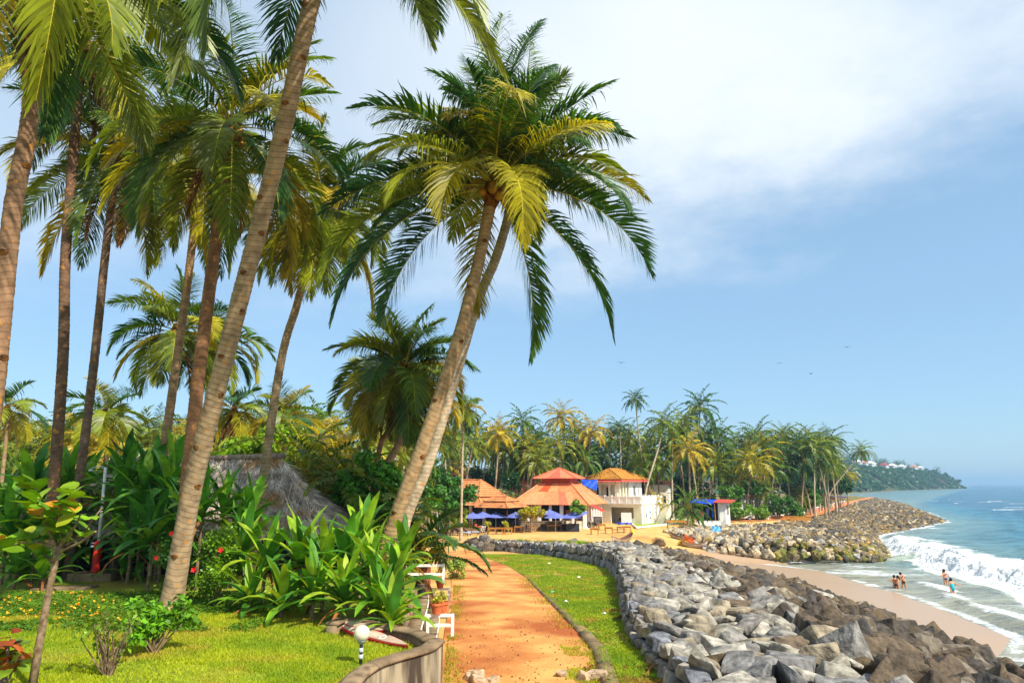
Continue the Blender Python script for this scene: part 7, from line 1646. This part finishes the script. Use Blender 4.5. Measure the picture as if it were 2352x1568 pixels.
person('woman in black swimwear bending towards two embracing bathers', 2070, 1288, 56, -.50, dict(che=(-.06, 0, 1.27), nec=(-.12, 0, 1.41), hea=(-.16, 0, 1.49), cro=(-.18, 0, 1.59), ls=(-.2, -.1, 1.34), le=(-.38, -.18, 1.14), lw=(-.55, -.16, 1.1), lh=(-.63, -.15, 1.1), rs=(.08, .05, 1.36), re=(-.08, -.2, 1.14), rw=(-.35, -.22, 1.08), rh=(-.44, -.22, 1.08)), 0, [('pel', 'wai', .15, .142, -.6, .4, blk), ('che', 'nec', .15, .14, -.25, .1, blk)], R(-20), 1.68)
person('bather with dark hair embracing another in the shallows', 2050, 1297, 56, -.70, dict(le=(-.02, -.2, 1.16), lw=(.12, -.28, 1.2), lh=(.2, -.26, 1.2), re=(.3, -.05, 1.15), rw=(.32, -.12, 1.28), rh=(.34, -.16, 1.34)), 0, [('pel', 'wai', .148, .14, -.5, .4, nav)], R(200), 1.64)
person('second embracing bather facing the woman in black', 2058, 1297.5, 55.7, -.70, dict(le=(-.3, -.1, 1.2), lw=(-.28, -.2, 1.3), lh=(-.26, -.24, 1.36), re=(.28, -.1, 1.18), rw=(.4, -.15, 1.12), rh=(.48, -.15, 1.12)), .12, [('pel', 'wai', .148, .14, -.5, .4, blk)], R(-100), 1.62)
person('lone swimmer showing only head and shoulders beyond the breaker', 2206, 1270, 68, -1.0, {}, 0, [('pel', 'wai', .148, .14, -.5, .4, blk)], 0, 1.66)
p = on_ground(*Z2(2135, 890)); person('waiter in a white shirt standing among the parasols by the pavilion', Z2(2135, 890)[0], 1178, 88.9, gzf(p.x, 88.9), {}, 0, [('pel', 'nec', .16, .15, -.1, .9, S(232, 232, 232)), ('lp', 'la', .105, .07, 0, 1, S(44, 44, 56)), ('rp', 'ra', .105, .07, 0, 1, S(44, 44, 56))], 0, 1.68)
# ------------------------------------------------------------------ headland
cl = interp_poly([(120, 430), (190, 500), (262, 580), (380, 740), (493, 885), (640, 1060), (740, 1170), (800, 1240), (850, 1310)], 90)
tn = np.gradient(cl, axis=0); tn /= np.linalg.norm(tn, axis=1)[:, None]; inl = np.stack([-tn[:, 1], tn[:, 0]], -1)
ww = np.array([-6, 0, 5, 10, 16, 24, 34, 48, 66, 90, 140, 220, 400, 700.])
hp_ = np.array([-1.5, .8, 6, 13, 20, 25, 28.5, 30.5, 31.5, 32, 32.5, 32.5, 32, 28.])
V = []
for i in range(90):
    s = i/89; env = np.interp(s, [0, .12, .3, .5, .82, .91, .97, 1], [.1, .6, .95, 1, 1, .7, .3, .02]); lim = np.interp(s, [.8, 1], [1, .02])
    for j, w in enumerate(ww):
        w2 = w*(lim if w > 60 else 1)*(1 if w <= 0 else 1+.35*(vn(np.array([i*.25]), np.array([j*.2]), 4)[0]-.5)); q = cl[i]+inl[i]*w2
        h = hp_[j]*env+(3.2*(fbm(np.array([q[0]*.05]), np.array([q[1]*.05]), 3, 6)[0]-.45)*env if 1 < j < 13 else 0)
        V.append((q[0], q[1], h))
I = np.arange(90*14).reshape(90, 14); F = np.stack([I[:-1, :-1], I[1:, :-1], I[1:, 1:], I[:-1, 1:]], -1).reshape(-1, 4)
mhl = mat('cliff_earth', S(128, 74, 52), S(96, 58, 46), scale=.08, rough=.95, c3=S(44, 76, 42), s3=.11, lo3=.36, hi3=.5)
hl = obj('headland', mesh('headland', V, F, smooth=True, mats=[mhl])); hl['kind'] = 'structure'
VA = np.array(V).reshape(90, 14, 3)
rs = np.random.RandomState(8); n = 4200
Ci = rs.randint(6, 88, n); Cj = rs.choice([1, 2, 3, 4, 5, 6, 7, 8, 9], n, p=[.07, .13, .16, .17, .15, .12, .08, .07, .05])
f1 = rs.rand(n, 1); C = VA[Ci, Cj]*(1-f1)+VA[np.minimum(Ci+1, 89), np.minimum(Cj+1, 13)]*f1; C[:, 2] += 1.2+np.where(Cj >= 8, rs.rand(n)*8, 0)
keep = fbm(C[:, 0]*.03, C[:, 1]*.03+C[:, 2]*.05, 3, 9) > .33; C = C[keep]
Vl, Fl = leaf_cloud(rs, C, np.stack([rs.uniform(3, 6, len(C)), rs.uniform(3, 6, len(C)), rs.uniform(1.5, 3, len(C))], 1), 70000, 3.6, .8, .8)
o = obj('woodland', mesh('woodland', Vl, Fl, mats=[MT['leaf']]), None, None, None, None, S(44, 86, 44)[:3]); tag(o, 'green woodland and scrub covering the distant red cliffs', 'woodland', kind='stuff')
hlab = 'small palm on the skyline of the distant cliff top'
for i in range(90):
    a = rnd.randint(14, 80); j = rnd.choice([7, 8, 9, 10]); q = VA[a, j]; hgt = rnd.uniform(8, 14)
    c = Vector((q[0], q[1], q[2]+hgt)); root = thing('palm_tree', hlab, 'palm tree', (q[0], q[1], q[2]-.5), 0, 'palms on the cliff top')
    me, *_ = trunk_mesh([(0, 0, -.5), (.2, 0, hgt*.5), (.5, 0, hgt)], .3, .2, fine=False, sides=5, flare=1.1)
    obj('trunk', me, root, None, None, None, S(120, 104, 84)[:3]); obj('crown', rnd.choice(CROWN_FAR), root, (.5, 0, hgt), (0, 0, rnd.uniform(0, 6)), (rnd.uniform(1.5, 2.1),)*3, S(54, 92, 44)[:3])
for i, (a, j, w, c) in enumerate([(44, 7, 16, 'tile'), (48, 7, 22, 'white'), (52, 7, 18, 'redroof'), (57, 7, 24, 'white'), (62, 7, 16, 'white'), (67, 7, 20, 'tile'), (72, 7, 14, 'white'), (40, 7, 12, 'white')]):
    q = VA[a, 6]+np.array([0, 0, 2.0]); root = thing('cliff_house', ['cliff top house with an orange roof', 'long white cliff top house', 'cliff top house with a red roof', 'widest white house on the cliff', 'low white cliff house between larger ones', 'cliff house with tiled roof near the point', 'last white house towards the point', 'first small white house on the cliff'][i], 'house', (q[0], q[1], q[2]-1), math.atan2(tn[a][1], tn[a][0]))
    MB().b(-w/2, w/2, -4, 4, -3, 4.6).build('wall', MT['white'], root)
    rm_ = MT['tile'] if c == 'tile' else redp if c == 'redroof' else MT['white']; frustum_roof(root, 'roof', w/2+.8, 4.8, 4.6, w/2-3.5, .1, 7.4, 2, rm_, .1)
    for k in range(4): MB().b(-w/2+w*(k+.3)/4, -w/2+w*(k+.7)/4, -4.06, -4.0, 1.4, 3.4).build('window', MT['glass'], root)
# ------------------------------------------------------------------ birds
for u, v, D in ((1427, 833, 90), (1790, 834, 110), (1863, 858, 120), (1946, 797, 100)):
    p = A(u, v, D); b_ = thing('bird', 'tiny dark bird gliding with spread wings over the sea', 'bird', p, rnd.uniform(-.5, .5), 'birds over the sea')
    MB().lathe([(.01, -.2), (.06, -.08), (.07, .05), (.01, .2)], n=7).build('body', MT['darkint'], b_, rot=(R(90), 0, 0))
    MB().add([(0, -.08, .02), (.32, -.03, .12), (.62, .1, .06), (.3, .12, .11), (0, .1, .02)], [(0, 1, 3, 4), (1, 2, 3)]).build('wing', MT['darkint'], b_); MB().add([(0, -.08, .02), (-.32, -.03, .12), (-.62, .1, .06), (-.3, .12, .11), (0, .1, .02)], [(0, 1, 3, 4), (1, 2, 3)]).build('wing', MT['darkint'], b_)
# ------------------------------------------------------------------ sea haze
HAZE = True
if HAZE:
    mh = bpy.data.materials.new('haze_air'); mh.use_nodes = True; t = mh.node_tree; t.nodes.clear()
    o_ = N(t, 'ShaderNodeOutputMaterial'); pv = N(t, 'ShaderNodeVolumePrincipled'); pv.inputs['Color'].default_value = (0.45, 0.72, 1.0, 1); pv.inputs['Density'].default_value = 0.00026; pv.inputs['Anisotropy'].default_value = 0.2
    L(t, pv.outputs[0], o_.inputs['Volume'])
    hz = MB().b(-12000, 12000, -1500, 12000, -4.5, 66).build('haze', mh); hz['kind'] = 'stuff'; tag(hz, 'thin pale blue sea haze in the air', 'haze')
